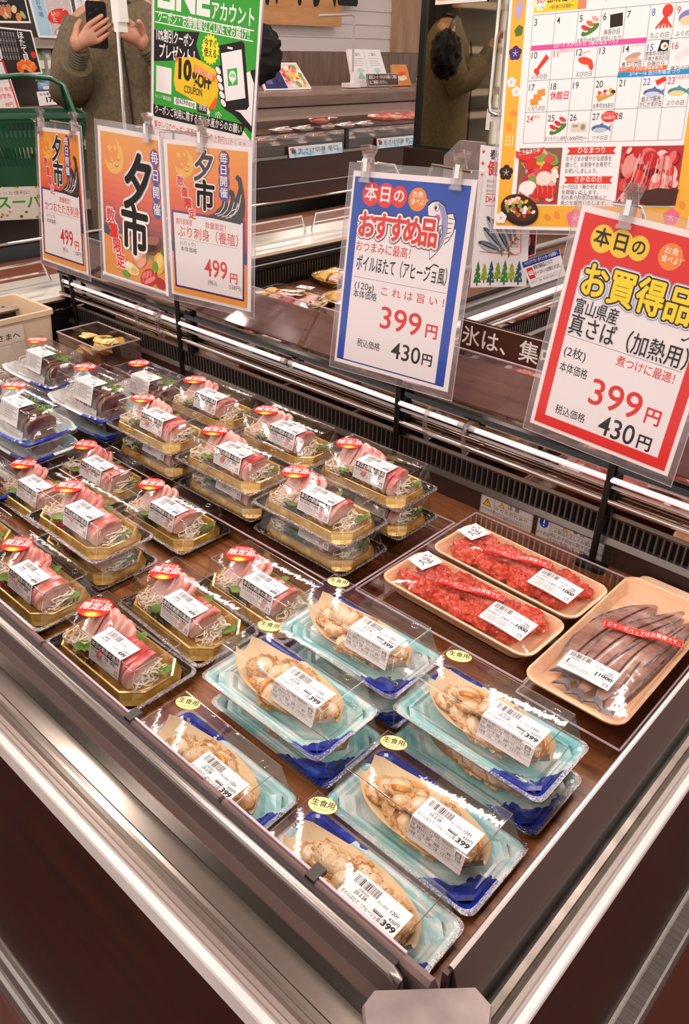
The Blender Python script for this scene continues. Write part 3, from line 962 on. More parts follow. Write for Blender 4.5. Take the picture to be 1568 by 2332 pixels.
def make_sashimi(var):
    root = empty('sashimi_pack')
    b = MB()
    b.loft([rrc(0.150, 0.072, 0.010, 0.0005), rrc(0.178, 0.092, 0.012, 0.0105), rrc(0.192, 0.106, 0.011, 0.0125), rrc(0.192, 0.106, 0.011, 0.0134), rrc(0.184, 0.098, 0.011, 0.0134), rrc(0.176, 0.090, 0.011, 0.0090), rrc(0.160, 0.076, 0.010, 0.0035)], TRAYBLACK, True, True)
    b.loft([rrc(0.1935, 0.1075, 0.011, 0.0131), rrc(0.1925, 0.1065, 0.011, 0.0142), rrc(0.1865, 0.1005, 0.011, 0.0142)], BEADS)
    b.build('tray_base', root)
    b = MB()
    b.loft([octo(0.179, 0.0925, 0.020, 0.0075), octo(0.1755, 0.0885, 0.021, 0.0125), octo(0.1715, 0.0835, 0.022, 0.0215)], GOLD)
    b.loft([octo(0.1715, 0.0835, 0.022, 0.0215), octo(0.1725, 0.0845, 0.022, 0.0228), octo(0.1685, 0.0805, 0.022, 0.0232), octo(0.1665, 0.0785, 0.022, 0.0222)], GOLDRIM)
    b.loft([octo(0.1665, 0.0785, 0.022, 0.0222), octo(0.150, 0.064, 0.016, 0.010)], GOLD, False, True)
    b.build('gold_inner_tray', root)
    curls(root, [(-0.068, -0.035, -0.026, 0.026, 0.010, 0.030), (-0.03, 0.06, 0.0, 0.028, 0.010, 0.030), (0.05, 0.070, -0.022, 0.024, 0.010, 0.028), (-0.072, -0.045, -0.034, -0.012, 0.016, 0.032)], 150, var * 11 + 3)
    ma, mb = ((FISHPALE, FISHRED), (FISHPINK, FISHPINK), (FISHPALE, FISHPINK))[var]
    na = (5, 5, 4)[var]
    for k in range(na):
        slab_slice(root, (-0.062 + 0.0122 * k, 0.003 + 0.0022 * k, 0.0290 + 0.0012 * (2 - abs(k - 2))), 0, 0, 0.040 - 0.001 * k, 0.064 - 0.002 * abs(k - 1), 0.0046, ma, var * 20 + k, radians(14 - 7 * k), (-0.34 + 0.05 * k, -0.66, 0.67))
    nb = (5, 5, 4)[var]
    for k in range(nb):
        slab_slice(root, (0.008 + 0.0118 * k, -0.004 + 0.0012 * (k % 2), 0.0315 - 0.0008 * (k % 3)), radians(16 + 2 * (k % 2)), radians(-8 + 4 * k), 0.055 - 0.002 * (k % 2), 0.0365, 0.0092, mb, var * 20 + 50 + k, radians(-4))
    leaf(root, -0.030, -0.006, 0.013, radians(-100 + 12 * var), 0.034)
    leaf(root, 0.060, 0.012, 0.016, radians(20), 0.026)
    leaf(root, 0.004, 0.020, 0.026, radians(60), 0.020)
    tuft(root, -0.024, -0.030, 0.016, var * 3 + 1, (SEAWEED, REDWEED, SEAWEED)[var], 12)
    tuft(root, -0.012, -0.029, 0.015, var * 3 + 2, (REDWEED, SEAWEED, SEAWEED)[var], 8)
    lid(root)
    fold_label(sashimi_label(), 'price_label', root, -0.0135, 0.0035, 0.0275, 'white price label reading 499')
    st = red_sticker(root, -0.062, 0.012, radians(36))
    return root
SG = 'sashimi packs on the deck'
def place(proto, first, x, y, z, rz, label, group, scale=None, skip=()):
    if first:
        proto.location = (x, y, z); proto.rotation_euler[2] = rz
        tag(proto, label, 'food pack', group)
        return proto
    r = copy_tree(proto, (x, y, z), rz, label, group, skip, scale)
    r['category'] = 'food pack'
    return r
# x, y, z, yaw in degrees, variant, label
SPOTS = [
 (-0.730, 0.392, 0.0, 0.5, 0, 'sashimi pack at the front rail, nearest to the scallop packs'),
 (-0.733, 0.503, 0.0, -2.0, 2, 'sashimi pack directly behind the front-rail one nearest the scallops'),
 (-0.690, 0.606, 0.001, -1.0, 2, 'single pale sashimi pack wedged between scallop trays and the clear riser'),
 (-0.943, 0.396, 0.0, 0.0, 1, 'sashimi pack at the front rail, second from the scallop packs'),
 (-0.965, 0.503, 0.046, 0.0, 1, 'upper sashimi pack stacked right behind the second pack at the front rail'),
 (-0.955, 0.642, 0.0, 0.0, 2, 'single sashimi pack between the front stack and the middle riser stack'),
 (-1.172, 0.531, 0.0, 0.0, 2, 'sashimi pack left of the front stack, half hidden by that stack'),
 (-1.163, 0.645, 0.0, 0.0, 1, 'single sashimi pack right in front of the blue bonito trays'),
 (-0.916, 0.750, 0.076, 0.0, 0, 'upper sashimi pack of the middle stack in the riser front row'),
 (-0.714, 0.742, 0.076, 0.0, 2, 'upper sashimi pack of the riser front stack nearest the roe trays'),
 (-0.724, 0.875, 0.076, 0.0, 0, 'upper sashimi pack of the back right stack, under the pole of the blue sign'),
 (-0.918, 0.870, 0.076, 0.0, 2, 'upper sashimi pack by the air grille, second from the blue sign pole'),
 (-1.122, 0.871, 0.076, 0.0, 2, 'sashimi pack at the back by the grille under the middle orange sign pole'),
 (-1.115, 0.747, 0.076, 0.0, 0, 'upper sashimi pack beside the blue bonito trays, left stack of the riser front row'),
 (-1.160, 0.398, 0.0, 0.0, 1, 'sashimi pack cut off by the left picture edge just above the front rail'),
]
protos = {}
for (x, y, z, yaw, v, lb) in SPOTS:
    first = v not in protos
    if first:
        protos[v] = make_sashimi(v)
    place(protos[v], first, x, y, z, radians(yaw), lb, SG)
LOWER = [
 (-0.965, 0.506, 0.0, 1, 'lower sashimi pack of the stack behind the front rail'),
 (-0.915, 0.750, 0.030, 0, 'lower sashimi pack of the middle stack on the riser front row'),
 (-0.713, 0.742, 0.030, 2, 'lower sashimi pack of the right front riser stack beside the red roe trays'),
 (-0.716, 0.872, 0.030, 0, 'lower sashimi pack of the back right stack under the blue sign pole'),
 (-0.918, 0.872, 0.030, 2, 'lower sashimi pack by the grille, second stack from the blue sign pole'),
 (-1.115, 0.747, 0.030, 0, 'lower sashimi pack of the left stack beside the bonito trays'),
 (-1.122, 0.873, 0.030, 2, 'lower sashimi pack at the back under the middle orange sign pole'),
]
for (x, y, z, v, lb) in LOWER:
    place(protos[v], False, x, y, z, 0.0, lb, SG, skip=('sticker',))

# ---- scallop packs
def brush(name, cs):
    m = mat(name, cs[0], 0.22, coat=0.5)
    b = m.node_tree.nodes['Principled BSDF']
    v = coords(m, (7, 16, 5), rnd=4.0)
    n = N(m, 'ShaderNodeTexNoise', Scale=1.6, Detail=5.0, Roughness=0.6, Distortion=0.5)
    L(m, v, n.inputs['Vector'])
    aqua = ramp(m, n.outputs[0], [(0.33, cs[0]), (0.47, cs[1]), (0.56, cs[2]), (0.66, cs[1])])
    # royal blue brush strokes across two corners of the tray
    tc = N(m, 'ShaderNodeTexCoord')
    sp = N(m, 'ShaderNodeSeparateXYZ')
    L(m, tc.outputs['Object'], sp.inputs[0])
    def mth(op, a, b_):
        q = N(m, 'ShaderNodeMath', operation=op)
        for i, t in enumerate((a, b_)):
            if isinstance(t, (int, float)):
                q.inputs[i].default_value = t
            else:
                L(m, t, q.inputs[i])
        return q.outputs[0]
    n2 = N(m, 'ShaderNodeTexNoise', Scale=30.0, Detail=4.0)
    v2 = coords(m, (1, 1, 1), rnd=2.0)
    L(m, v2, n2.inputs['Vector'])
    oi = N(m, 'ShaderNodeObjectInfo')
    shift = mth('MULTIPLY', oi.outputs['Random'], 0.03)
    band1 = mth('SUBTRACT', mth('SUBTRACT', sp.outputs[0], mth('MULTIPLY', sp.outputs[1], 0.9)), mth('ADD', shift, 0.066))   # front right corner
    band2 = mth('SUBTRACT', mth('SUBTRACT', mth('MULTIPLY', sp.outputs[1], 1.3), mth('MULTIPLY', sp.outputs[0], 0.55)), 0.078)  # back left
    wob = mth('MULTIPLY', mth('SUBTRACT', n2.outputs[0], 0.5), 0.08)
    a1 = mth('GREATER_THAN', mth('ADD', band1, wob), 0.0)
    a2 = mth('GREATER_THAN', mth('ADD', band2, wob), 0.0)
    msk = mth('MAXIMUM', a1, a2)
    n3 = N(m, 'ShaderNodeTexNoise', Scale=70.0, Detail=2.0)
    L(m, v2, n3.inputs['Vector'])
    blue = ramp(m, n3.outputs[0], [(0.3, '#12227e'), (0.6, '#1f3bb0'), (0.8, '#5f8fd8')])
    mx = N(m, 'ShaderNodeMix', data_type='RGBA')
    L(m, msk, mx.inputs[0]); L(m, aqua, mx.inputs[6]); L(m, blue, mx.inputs[7])
    L(m, mx.outputs[2], b.inputs['Base Color'])
    return m
BLUETRAY = brush('aqua and blue brushed tray', ('#7fcdd0', '#b4e4e4', '#edf6f4'))
BOATWOOD = wood('thin pine sheet', '#ead0a0', '#f1ddb4', '#f7e9cb', (2, 30, 4), 2.0, 0.5)
SCALLOP = noisy('cooked scallop', [(0.28, '#c99a66'), (0.45, '#e6c9a0'), (0.65, '#f1dfc0'), (0.8, '#f6ead4')], 60, 0.3, 4, coat=0.35, rnd=3.0, bump=0.3, bscale=260)
FRILL = noisy('scallop frill', [(0.3, '#a8723c'), (0.55, '#d6a870'), (0.75, '#ecd0a2')], 90, 0.35, 4, coat=0.35, rnd=3.0, bump=0.4, bscale=300)
HERB = mat('herb flecks', '#4b4a24', 0.7)
SAC = noisy('orange roe sac', [(0.3, '#c77a32'), (0.7, '#e0a04e')], 80, 0.3, 2, coat=0.4)
def scallop_mesh(seed):
    rn = random.Random(seed)
    b = MB()
    n = 40
    R0 = 0.0142
    def ring(r, z, wav, zw):
        return [((r * (1 + wav * (0.6 * sin(9 * t + seed) + 0.4 * sin(17 * t + 2 * seed)))) * cos(t), (r * (1 + wav * (0.6 * sin(9 * t + seed) + 0.4 * sin(17 * t + 2 * seed)))) * sin(t) * 0.93, z + zw * sin(11 * t + seed)) for t in [2 * pi * k / n for k in range(n)]]
    b.loft([ring(0.006, -0.0052, 0, 0), ring(R0 * 0.75, -0.0046, 0.03, 0), ring(R0, -0.0026, 0.09, 0.0007), ring(R0 * 1.03, -0.0004, 0.11, 0.0010), ring(R0 * 0.90, 0.0012, 0.09, 0.0009), ring(R0 * 0.74, 0.0008, 0.04, 0.0003)], FRILL, True, False, True)
    b.loft([ring(R0 * 0.74, 0.0008, 0.04, 0.0003), ring(R0 * 0.69, 0.0032, 0.02, 0.0002), ring(R0 * 0.56, 0.0054, 0.01, 0), ring(R0 * 0.32, 0.0067, 0, 0), ring(R0 * 0.1, 0.0071, 0, 0)], SCALLOP, False, True, True)
    if seed % 3 == 0:
        path = [(R0 * 0.80 * cos(a), R0 * 0.76 * sin(a), 0.0030) for a in [0.3 + 0.28 * k for k in range(7)]]
        b.tube(path, [0.0008, 0.0022, 0.003, 0.0032, 0.003, 0.002, 0.0006], SAC, 8)
    for i in range(26):
        a, q = rn.uniform(0, 6.28), sqrt(rn.uniform(0, 0.9))
        z = 0.0071 - 0.0055 * q * q if q < 0.7 else 0.0018
        x, y = R0 * q * cos(a), R0 * 0.93 * q * sin(a)
        s = rn.uniform(0.0003, 0.00065)
        b.add([(x - s, y - s * .6, z + .0004), (x + s, y - s * .4, z + .0004), (x + s * .8, y + s * .7, z + .0004), (x - s * .6, y + s * .5, z + .0004)], [(0, 1, 2, 3)], HERB)
    me = b.build('scallop')
    return me
def make_scallops(var):
    root = empty('scallop_pack')
    b = MB()
    def chm(w, d, c, z):
        return octo(w, d, c, z)
    b.loft([rrc(0.156, 0.072, 0.012, 0.0005), rrc(0.176, 0.090, 0.013, 0.0090), rrc(0.188, 0.102, 0.012, 0.0118), rrc(0.189, 0.103, 0.012, 0.0130), rrc(0.183, 0.097, 0.012, 0.0138), rrc(0.177, 0.091, 0.011, 0.0125), rrc(0.171, 0.085, 0.010, 0.0095)], BLUETRAY, True, False, False)
    b.loft([octo(0.171, 0.085, 0.011, 0.0095), octo(0.166, 0.080, 0.014, 0.0100), octo(0.160, 0.074, 0.018, 0.0070), octo(0.154, 0.068, 0.018, 0.0072), octo(0.144, 0.058, 0.016, 0.0040)], BLUETRAY, False, True, False)
    b.build('tray', root)
    def bx(u, v):
        s, q = -1 + 2 * u, -1 + 2 * v
        wid = 0.036 * max(0.0, 1 - abs(s) ** 2.6) ** 0.75 + (0.012 if s < 0 else 0.007) * abs(s) ** 3
        zz = 0.0085 + 0.0190 * abs(q) ** 2.0 * (0.75 + 0.25 * (1 - abs(s))) + 0.020 * abs(s) ** 4 * (1.15 if s < 0 else 0.6)
        return Vector((s * 0.076, q * wid + 0.001, zz))
    b = MB()
    b.grid(bx, 24, 10, BOATWOOD)
    b.grid(lambda u, v: bx(u, v) + Vector((0, 0, -0.0009)), 24, 10, BOATWOOD)
    boat = b.build('wooden_boat', root)
    rn = random.Random(var * 31 + 5)
    spots = []
    for k in range(8):
        e_ = 1 - abs(-0.052 + 0.0150 * k) / 0.075
        spots.append((-0.052 + 0.0150 * k, -0.019 * e_ + rn.uniform(-0.003, 0.003), 0.0215))
        spots.append((-0.047 + 0.0145 * k, 0.021 * e_ + rn.uniform(-0.003, 0.003), 0.0225))
    for k in range(8):
        spots.append((-0.048 + 0.0140 * k, rn.uniform(-0.007, 0.009), 0.0335 - 0.004 * (abs(k - 3.5) > 3)))
    for i, (x, y, z) in enumerate(spots):
        src = SC_PROTO[(i * 2 + var) % 4]
        o = bpy.data.objects.new('scallop', src)
        C.objects.link(o)
        o.parent = root
        t = rn.uniform(0, 6.28)
        o.location = (x + rn.uniform(-.003, .003), y, z)
        o.rotation_euler = (rn.uniform(-0.55, 0.55) - y * 14, rn.uniform(-0.5, 0.5), t)
        sc = rn.uniform(1.05, 1.28) * (0.82 if abs(x) > 0.045 else 1)
        o.scale = (sc, sc, sc)
    lid(root)
    fold_label(scallop_label(), 'price_label', root, 0.0040, 0.0055, 0.0245, 'white price label reading 399')
    yellow_sticker(root, -0.068, 0.034, radians(24))
    return root
SC_PROTO = []
for sd in (3, 4, 5, 7):
    o = scallop_mesh(sd)
    SC_PROTO.append(o.data)
    bpy.data.objects.remove(o)
SCG = 'scallop packs in blue trays'
SC = [
 (-0.495, 0.467, 0.042, 0, 0, 'scallop pack on top of a blue tray, touching the nearest sashimi row'),
 (-0.497, 0.590, 0.042, 0, 1, 'scallop pack farthest back, top of the stack in front of the red roe trays'),
 (-0.300, 0.581, 0.042, 0, 2, 'scallop pack in the mostly blue tray, stacked beside the tray of fish fillets'),
 (-0.294, 0.460, 0.0, 0, 2, 'single scallop pack between the blue tray stack and the pack at the front corner'),
 (-0.2925, 0.349, 0.0, 0, 1, 'scallop pack nearest the front corner of the case'),
 (-0.499, 0.345, 0.0, 0, 0, 'scallop pack half hidden by the front rail, left of the corner pack'),
]
scp = {}
for (x, y, z, yaw, v, lb) in SC:
    first = v not in scp
    if first:
        scp[v] = make_scallops(v)
    place(scp[v], first, x, y, z, radians(yaw), lb, SCG)
for (x, y, v, lb) in ((-0.489, 0.473, 0, 'lower scallop tray under the scallop pack touching the sashimi row'), (-0.490, 0.592, 1, 'lower blue scallop tray in the back stack before the roe trays'), (-0.297, 0.575, 2, 'lower aqua scallop tray under the mostly blue one by the fish fillets')):
    place(scp[v], False, x, y, 0.0, 0.0, lb, SCG, skip=('sticker', 'price_label'))

# ---- seared bonito in blue foam trays
FOAM = brush('blue and white foam tray', ('#9fd6da', '#dbeef0', '#f2f4f4'))
BONITO = noisy('seared bonito flesh', [(0.3, '#5a1512'), (0.55, '#7d2a22'), (0.75, '#a3534a')], 50, 0.25, 3, coat=0.5, rnd=2.0)
SEAR = noisy('seared skin', [(0.3, '#3a2a20'), (0.7, '#8a6a54')], 60, 0.5, 3, rnd=2.0)
ONION = noisy('sliced green onion', [(0.3, '#4d8a2a'), (0.6, '#8dbb4a'), (0.8, '#dfe8b0')], 120, 0.4, 2)
def make_bonito():
    root = empty('bonito_pack')
    b = MB()
    def wav(w, d, r, z, a):
        out = []
        for i, (x, y, zz) in enumerate(rrc(w, d, r, z, 5)):
            t = math.atan2(y / d, x / w)
            out.append((x, y, z + a * sin(4 * t + 0.6)))
        return out
    def dense(w, d, z, a, r=0.02, n=56):
        out = []
        for k in range(n):
            t = 2 * pi * k / n
            c_, s_ = cos(t), sin(t)
            x = w / 2 * math.copysign(abs(c_) ** 0.38, c_); y = d / 2 * math.copysign(abs(s_) ** 0.38, s_)
            out.append((x, y, z + a * sin(5 * t + 0.8)))
        return out
    b.loft([dense(0.150, 0.080, 0.001, 0), dense(0.178, 0.098, 0.013, 0.001), dense(0.199, 0.117, 0.0185, 0.002), dense(0.200, 0.118, 0.0205, 0.002), dense(0.192, 0.110, 0.0225, 0.002), dense(0.166, 0.088, 0.014, 0.001), dense(0.150, 0.074, 0.006, 0)], FOAM, True, True, True)
    b.build('tray', root)
    for k in range(6):
        bb = MB()
        x, yaw = -0.030 + 0.0165 * k, radians(20 - 6 * k)
        ring = []
        for q in range(14):
            a = 2 * pi * q / 14
            yy, zz = 0.029 * math.copysign(abs(cos(a)) ** 0.7, cos(a)), 0.020 * math.copysign(abs(sin(a)) ** 0.8, sin(a))
            ring.append((yy, zz))
        def P(dx, s):
            return [((x + dx + 0.35 * (z + 0.02)), (y * s) * cos(yaw), 0.030 + z * s) for y, z in ring]
        bb.loft([P(-0.0055, 0.9), P(-0.005, 1.0)], BONITO, True)
        bb.loft([P(-0.005, 1.0), P(0.005, 1.0)], SEAR)
        bb.loft([P(0.005, 1.0), P(0.0055, 0.9)], BONITO, False, True)
        bb.build('bonito_slice', root)
    rn = random.Random(4)
    b = MB()
    for i in range(34):
        cx, cy, cz = rn.uniform(-0.03, 0.055), rn.uniform(0.010, 0.032), rn.uniform(0.044, 0.058)
        r = rn.uniform(0.0028, 0.005)
        ax, ay = rn.uniform(-1, 1), rn.uniform(-1, 1)
        Mt = Matrix.Translation((cx, cy, cz)) @ Matrix.Rotation(ax, 4, 'X') @ Matrix.Rotation(ay, 4, 'Y')
        b.tube([Mt @ Vector((r * cos(t), r * sin(t), 0)) for t in [2 * pi * k / 10 for k in range(10)]], 0.0011, ONION, 5, False, True)
    tag(b.build('green_onion', root), kind='stuff')
    curls(root, [(-0.065, -0.035, -0.03, 0.02, 0.012, 0.034)], 40, 77)
    lid(root, 1.33)
    global LZ
    keep, LZ = LZ, 0.0660
    fold_label(bonito_label(), 'price_label', root, -0.020, 0.006, 0.036, 'white price label of the bonito')
    LZ = keep
    red_sticker(root, -0.062, 0.022, radians(40), 0.0656)
    return root
BG = 'seared bonito packs'
bon = None
for (x, y, z, s, lb) in (
 (-1.325, 0.600, 0.066, False, 'seared bonito pack nearest the sashimi packs, in front of the other bonito packs'),
 (-1.320, 0.745, 0.066, False, 'seared bonito pack in the middle of the bonito packs, next to the stacked sashimi'),
 (-1.335, 0.878, 0.036, False, 'seared bonito pack before the acrylic box, mostly hidden by another one'),
 (-1.530, 0.760, 0.066, False, 'seared bonito pack directly in front of the beige crate'),
 (-1.535, 0.605, 0.066, False, 'seared bonito pack cut by the left picture edge, only its blue tray corner shows'),
 (-1.327, 0.603, 0.0305, True, 'lower bonito tray under the pack at the left edge'),
 (-1.318, 0.747, 0.0305, True, 'lower bonito tray under the pack beside the stacked sashimi'),
 (-1.530, 0.760, 0.0305, True, 'lower bonito tray under the pack in front of the beige crate'),
 (-1.30, 0.475, 0.0, True, 'bonito tray on the deck at the left edge beneath the front bonito pack')):
    first = bon is None
    if first:
        bon = make_bonito()
    r = place(bon, first, x, y, z, 0.0, lb, BG, skip=('sticker',) if s else ())

# ---- red roe and fish fillets on peach foam trays under film
PEACH = wood('peach wood-grain foam', '#eeb98b', '#f4c79e', '#f8d5b3', (2, 30, 30), 2.0, 0.45)
ROE = noisy('salted red roe', [(0.3, '#c52a16'), (0.5, '#e04426'), (0.72, '#f47a50')], 160, 0.22, 3, coat=0.7, bump=1.0, bscale=620, rnd=2.0)
FILM = clear('cling film', '#fffaf8', 0.035, 0.09, 0.45, bump=0.9, bscale=46)
def foam_tray(parent, w, d, h):
    b = MB()
    b.loft([rrc(w * 0.86, d * 0.78, 0.016, 0.0), rrc(w * 0.93, d * 0.89, 0.018, h * 0.6), rrc(w * 0.995, d * 0.99, 0.020, h * 0.86), rrc(w, d, 0.020, h), rrc(w * 0.97, d * 0.945, 0.018, h * 1.04), rrc(w * 0.935, d * 0.88, 0.017, h * 0.8), rrc(w * 0.86, d * 0.77, 0.015, h * 0.22)], PEACH, True, True, True)
    return b.build('tray', parent)
def deal_strip(parent, x, y, z, rot, w=0.082):
    p = Print(0.082, 0.0125, matname=ink('#e0392f'))
    p.frame(0.0006, 0.0006, 0.0808, 0.0113, 0.0005, '#f3b4ac')
    p.text('ジャンボパックはお買得です。', 0.041, 0.0022, 0.0088, '#f8ece8', 0.012, w=0.074, anchor='c')
    def f(u, v):
        a, b_ = (u - 0.041) * w / 0.082, -(v - 0.00625) * w / 0.082
        zz = z + 0.0015 * sin(u * 140)
        return Vector((x + a * cos(rot) - b_ * sin(rot), y + a * sin(rot) + b_ * cos(rot), zz)), Vector((0, 0, 1))
    o = p.build('deal_strip', f, parent, subu=14)
    o['label'] = 'red strip reading that the jumbo pack is a bargain'
def flat_label(parent, x, y, z, rot, kind, slope=0.0):
    p = Print(0.066, 0.038)
    p.barcode(0.004, 0.002, 0.026, 0.0085, 9)
    p.text('税込価格', 0.036, 0.008, 0.003, K); p.text('1080円', 0.050, 0.0125, 0.004, K, 0.02); p.text('1000', 0.0465, 0.0160, 0.0078, K, 0.035, w=0.0165)
    p.text('消費期限 25.3.1', 0.006, 0.0125, 0.0034, K)
    if kind == 'roe':
        p.text('辛子明太子（生食用）切子', 0.003, 0.0185, 0.0052, K, 0.012, w=0.042)
        p.text('300g', 0.052, 0.008, 0.004, K, 0.02)
        rows = 3
    else:
        p.text('6枚', 0.054, 0.008, 0.004, K, 0.02)
        p.rect(0.006, 0.0165, 0.038, 0.0085, K); p.text('お買い得', 0.009, 0.0168, 0.0078, '#f6f0ef', 0.035, w=0.032, skew=0.15)
        rows = 2
    for i in range(rows):
        p.text('加工者 千葉県習志野市 吉川水産 保存温度10℃以下', 0.003, 0.0255 + i * 0.0033, 0.0026, K, w=0.040)
    p.rect(0, 0.0352, 0.066, 0.0003, K); p.frame(0.057, 0.029, 0.0055, 0.0055, 0.0006, K); p.text('プラ', 0.0598, 0.0302, 0.0026, K, 0.02, anchor='c')
    def f(u, v):
        a, b_ = u - 0.033, -(v - 0.019)
        return Vector((x + a * cos(rot) - b_ * sin(rot), y + a * sin(rot) + b_ * cos(rot), z + slope * b_ + 0.001 * sin(u * 60))), Vector((0, 0, 1))
    o = p.build('price_label', f, parent, subu=10)
    o['label'] = 'white price label reading 1000'
def logo_label(parent, x, y, z, rot):
    p = Print(0.038, 0.034)
    rn = random.Random(2)
    for i in range(16):
        p.ell(0.027 + rn.uniform(-.006, .006), 0.009 + rn.uniform(-.004, .006), 0.0016, 0.0007, '#c62f2c', rn.uniform(0, 3), 8)
    for pts, w in ((((.008, .016), (.014, .014), (.02, .015)), .0012), (((.012, .011), (.012, .022), (.008, .026)), .0013), (((.013, .018), (.018, .025)), .0014), (((.020, .010), (.020, .017), (.026, .016)), .0011), (((.019, .021), (.027, .019)), .0013), (((.022, .017), (.023, .027), (.019, .028)), .0012), (((.017, .026), (.029, .024)), .0013)):
        p.line(pts, w, '#231c1a')
    p.line([(.004, .020), (.006, .0185), (.007, .0205), (.009, .019)], 0.0005, '#555050')
    def f(u, v):
        a, b_ = u - 0.019, -(v - 0.017)
        return Vector((x + a * cos(rot) - b_ * sin(rot), y + a * sin(rot) + b_ * cos(rot), z)), Vector((0, 0, 1))
    o = p.build('logo_label', f, parent)
    o['label'] = 'white label with black brush strokes and a red maple spray'
def make_roe(w, d, seed):
    root = empty('roe_tray')
    foam_tray(root, w, d, 0.020)
    rn = random.Random(seed)
    for i in range(30):
        x = -0.088 + 0.0061 * i + rn.uniform(-.004, .004)
        y = (-0.022, 0.003, 0.024)[i % 3] + rn.uniform(-0.005, 0.005)
        b = MB()
        b.blob((x, y, 0.0165), (rn.uniform(0.015, 0.022), rn.uniform(0.011, 0.016), rn.uniform(0.010, 0.0150)), ROE, 26, 16, 0.4, 2.6, seed + i, rn.uniform(-0.6, 0.9))
        b.build('roe_lump', root)
    b = MB()
    def film(u, v):
        x, y = (-0.5 + u) * w * 0.95, (-0.5 + v) * d * 0.93
        e = (1 - abs(2 * u - 1) ** 4) * (1 - abs(2 * v - 1) ** 3)
        return (x, y, 0.0205 + 0.0145 * e)
    b.grid(film, 20, 12, FILM); b.build('cling_film', root)
    logo_label(root, -0.090, 0.012, 0.0345, radians(78))
    deal_strip(root, -0.002, 0.000, 0.0372, radians(20), 0.096)
    flat_label(root, 0.072, -0.020, 0.0360, radians(-2), 'roe', 0.12)
    return root
r1 = make_roe(0.248, 0.100, 1)
r1.location = (-0.453, 0.768, 0.029); r1.rotation_euler[2] = radians(-1.5)
tag(r1, 'peach foam tray of red salted roe nearer to the scallop packs', 'food tray', 'red roe trays')
r2 = make_roe(0.245, 0.105, 40)
r2.location = (-0.448, 0.880, 0.029); r2.rotation_euler[2] = radians(-2.5)
tag(r2, 'peach foam tray of red salted roe right under the warning stickers', 'food tray', 'red roe trays')

FLESH = noisy('fillet flesh', [(0.3, '#8a6256'), (0.5, '#ab8375'), (0.7, '#c8a699')], 14, 0.25, 4, (1, 4, 1), coat=0.5, rnd=2.0)
SKIN = noisy('silver blue skin', [(0.3, '#3b3f49'), (0.5, '#7d7f88'), (0.75, '#b5b3b5')], 30, 0.22, 3, (1, 3, 1), metal=0.3, coat=0.5, rnd=2.0)
BLOODLINE = mat('dark bloodline', '#4f2f2a', 0.35, coat=0.4)
def fillet(parent, x, y, z, rot, ln, wd, seed):
    b = MB()
    def fn(u, v):
        t = u
        w = wd * (sin(pi * min(1.0, t * 0.93 + 0.05)) ** 0.75)
        yy = (v - 0.5) * w
        xx = (t - 0.5) * ln
        bend = 0.010 * sin(t * pi)
        zz = 0.0055 * (1 - (2 * v - 1) ** 2) * sin(pi * (0.08 + 0.86 * t)) + 0.0015 * sin(9 * t + seed)
        yy += bend
        return (x + xx * cos(rot) - yy * sin(rot), y + xx * sin(rot) + yy * cos(rot), z + zz)
    b.grid(fn, 26, 10, FLESH)
    b.grid(lambda u, v: tuple(Vector(fn(u, v)) + Vector((0, 0, -0.0035 + 0.003 * abs(2 * v - 1)))), 26, 10, SKIN)
    for s in (0.5, 0.06, 0.94):
        b.tube([tuple(Vector(fn(u, s)) + Vector((0, 0, 0.0005 if s == 0.5 else -0.0005))) for u in [0.08 + 0.84 * k / 14 for k in range(15)]], [0.0004] + [0.0013 if s == 0.5 else 0.0016] * 13 + [0.0004], BLOODLINE if s == 0.5 else SKIN, 6)
    # tail fin
    e = Vector(fn(0.0, 0.5)); d = (e - Vector(fn(0.06, 0.5))).normalized(); n_ = Vector((-d.y, d.x, 0))
    tail = [e - n_ * 0.003, e + n_ * 0.003, e + d * 0.020 + n_ * 0.013, e + d * 0.011, e + d * 0.020 - n_ * 0.013]
    b.add([p + Vector((0, 0, 0.001)) for p in tail] + [p + Vector((0, 0, -0.0005)) for p in tail], [(0, 1, 2, 3), (0, 3, 4), (8, 7, 6, 5), (9, 8, 5)], SKIN)
    b.build('fish_fillet', parent)
ft = empty('fish_fillet_tray', (-0.2585, 0.832, 0.029), 0, 'peach foam tray of long opened fish fillets beside the right side glass', 'food tray')
foam_tray_o = MB()
foam_tray_o.loft([rrc(0.108, 0.245, 0.016, 0.0), rrc(0.118, 0.275, 0.018, 0.013), rrc(0.128, 0.293, 0.020, 0.018), rrc(0.129, 0.295, 0.020, 0.021), rrc(0.124, 0.286, 0.018, 0.022), rrc(0.118, 0.270, 0.017, 0.017), rrc(0.106, 0.240, 0.015, 0.005)], PEACH, True, True, True)
foam_tray_o.build('tray', ft)
for i, (x, y, z, r) in enumerate(((-0.022, 0.012, 0.012, 82), (-0.002, -0.004, 0.014, 80), (0.016, -0.006, 0.016, 82), (0.030, -0.012, 0.015, 85), (0.006, 0.010, 0.019, 78), (0.040, -0.004, 0.012, 88))):
    fillet(ft, x, y, z, radians(r), 0.200 + 0.012 * (i % 3), 0.040 if i else 0.058, i)
b = MB()
b.grid(lambda u, v: ((-0.5 + u) * 0.121, (-0.5 + v) * 0.280, 0.0222 + 0.0055 * (1 - abs(2 * u - 1) ** 3) * (1 - abs(2 * v - 1) ** 4)), 14, 22, FILM); b.build('cling_film', ft)
deal_strip(ft, 0.012, 0.020, 0.0295, radians(20), 0.098)
flat_label(ft, -0.006, -0.090, 0.0288, radians(2), 'fish')
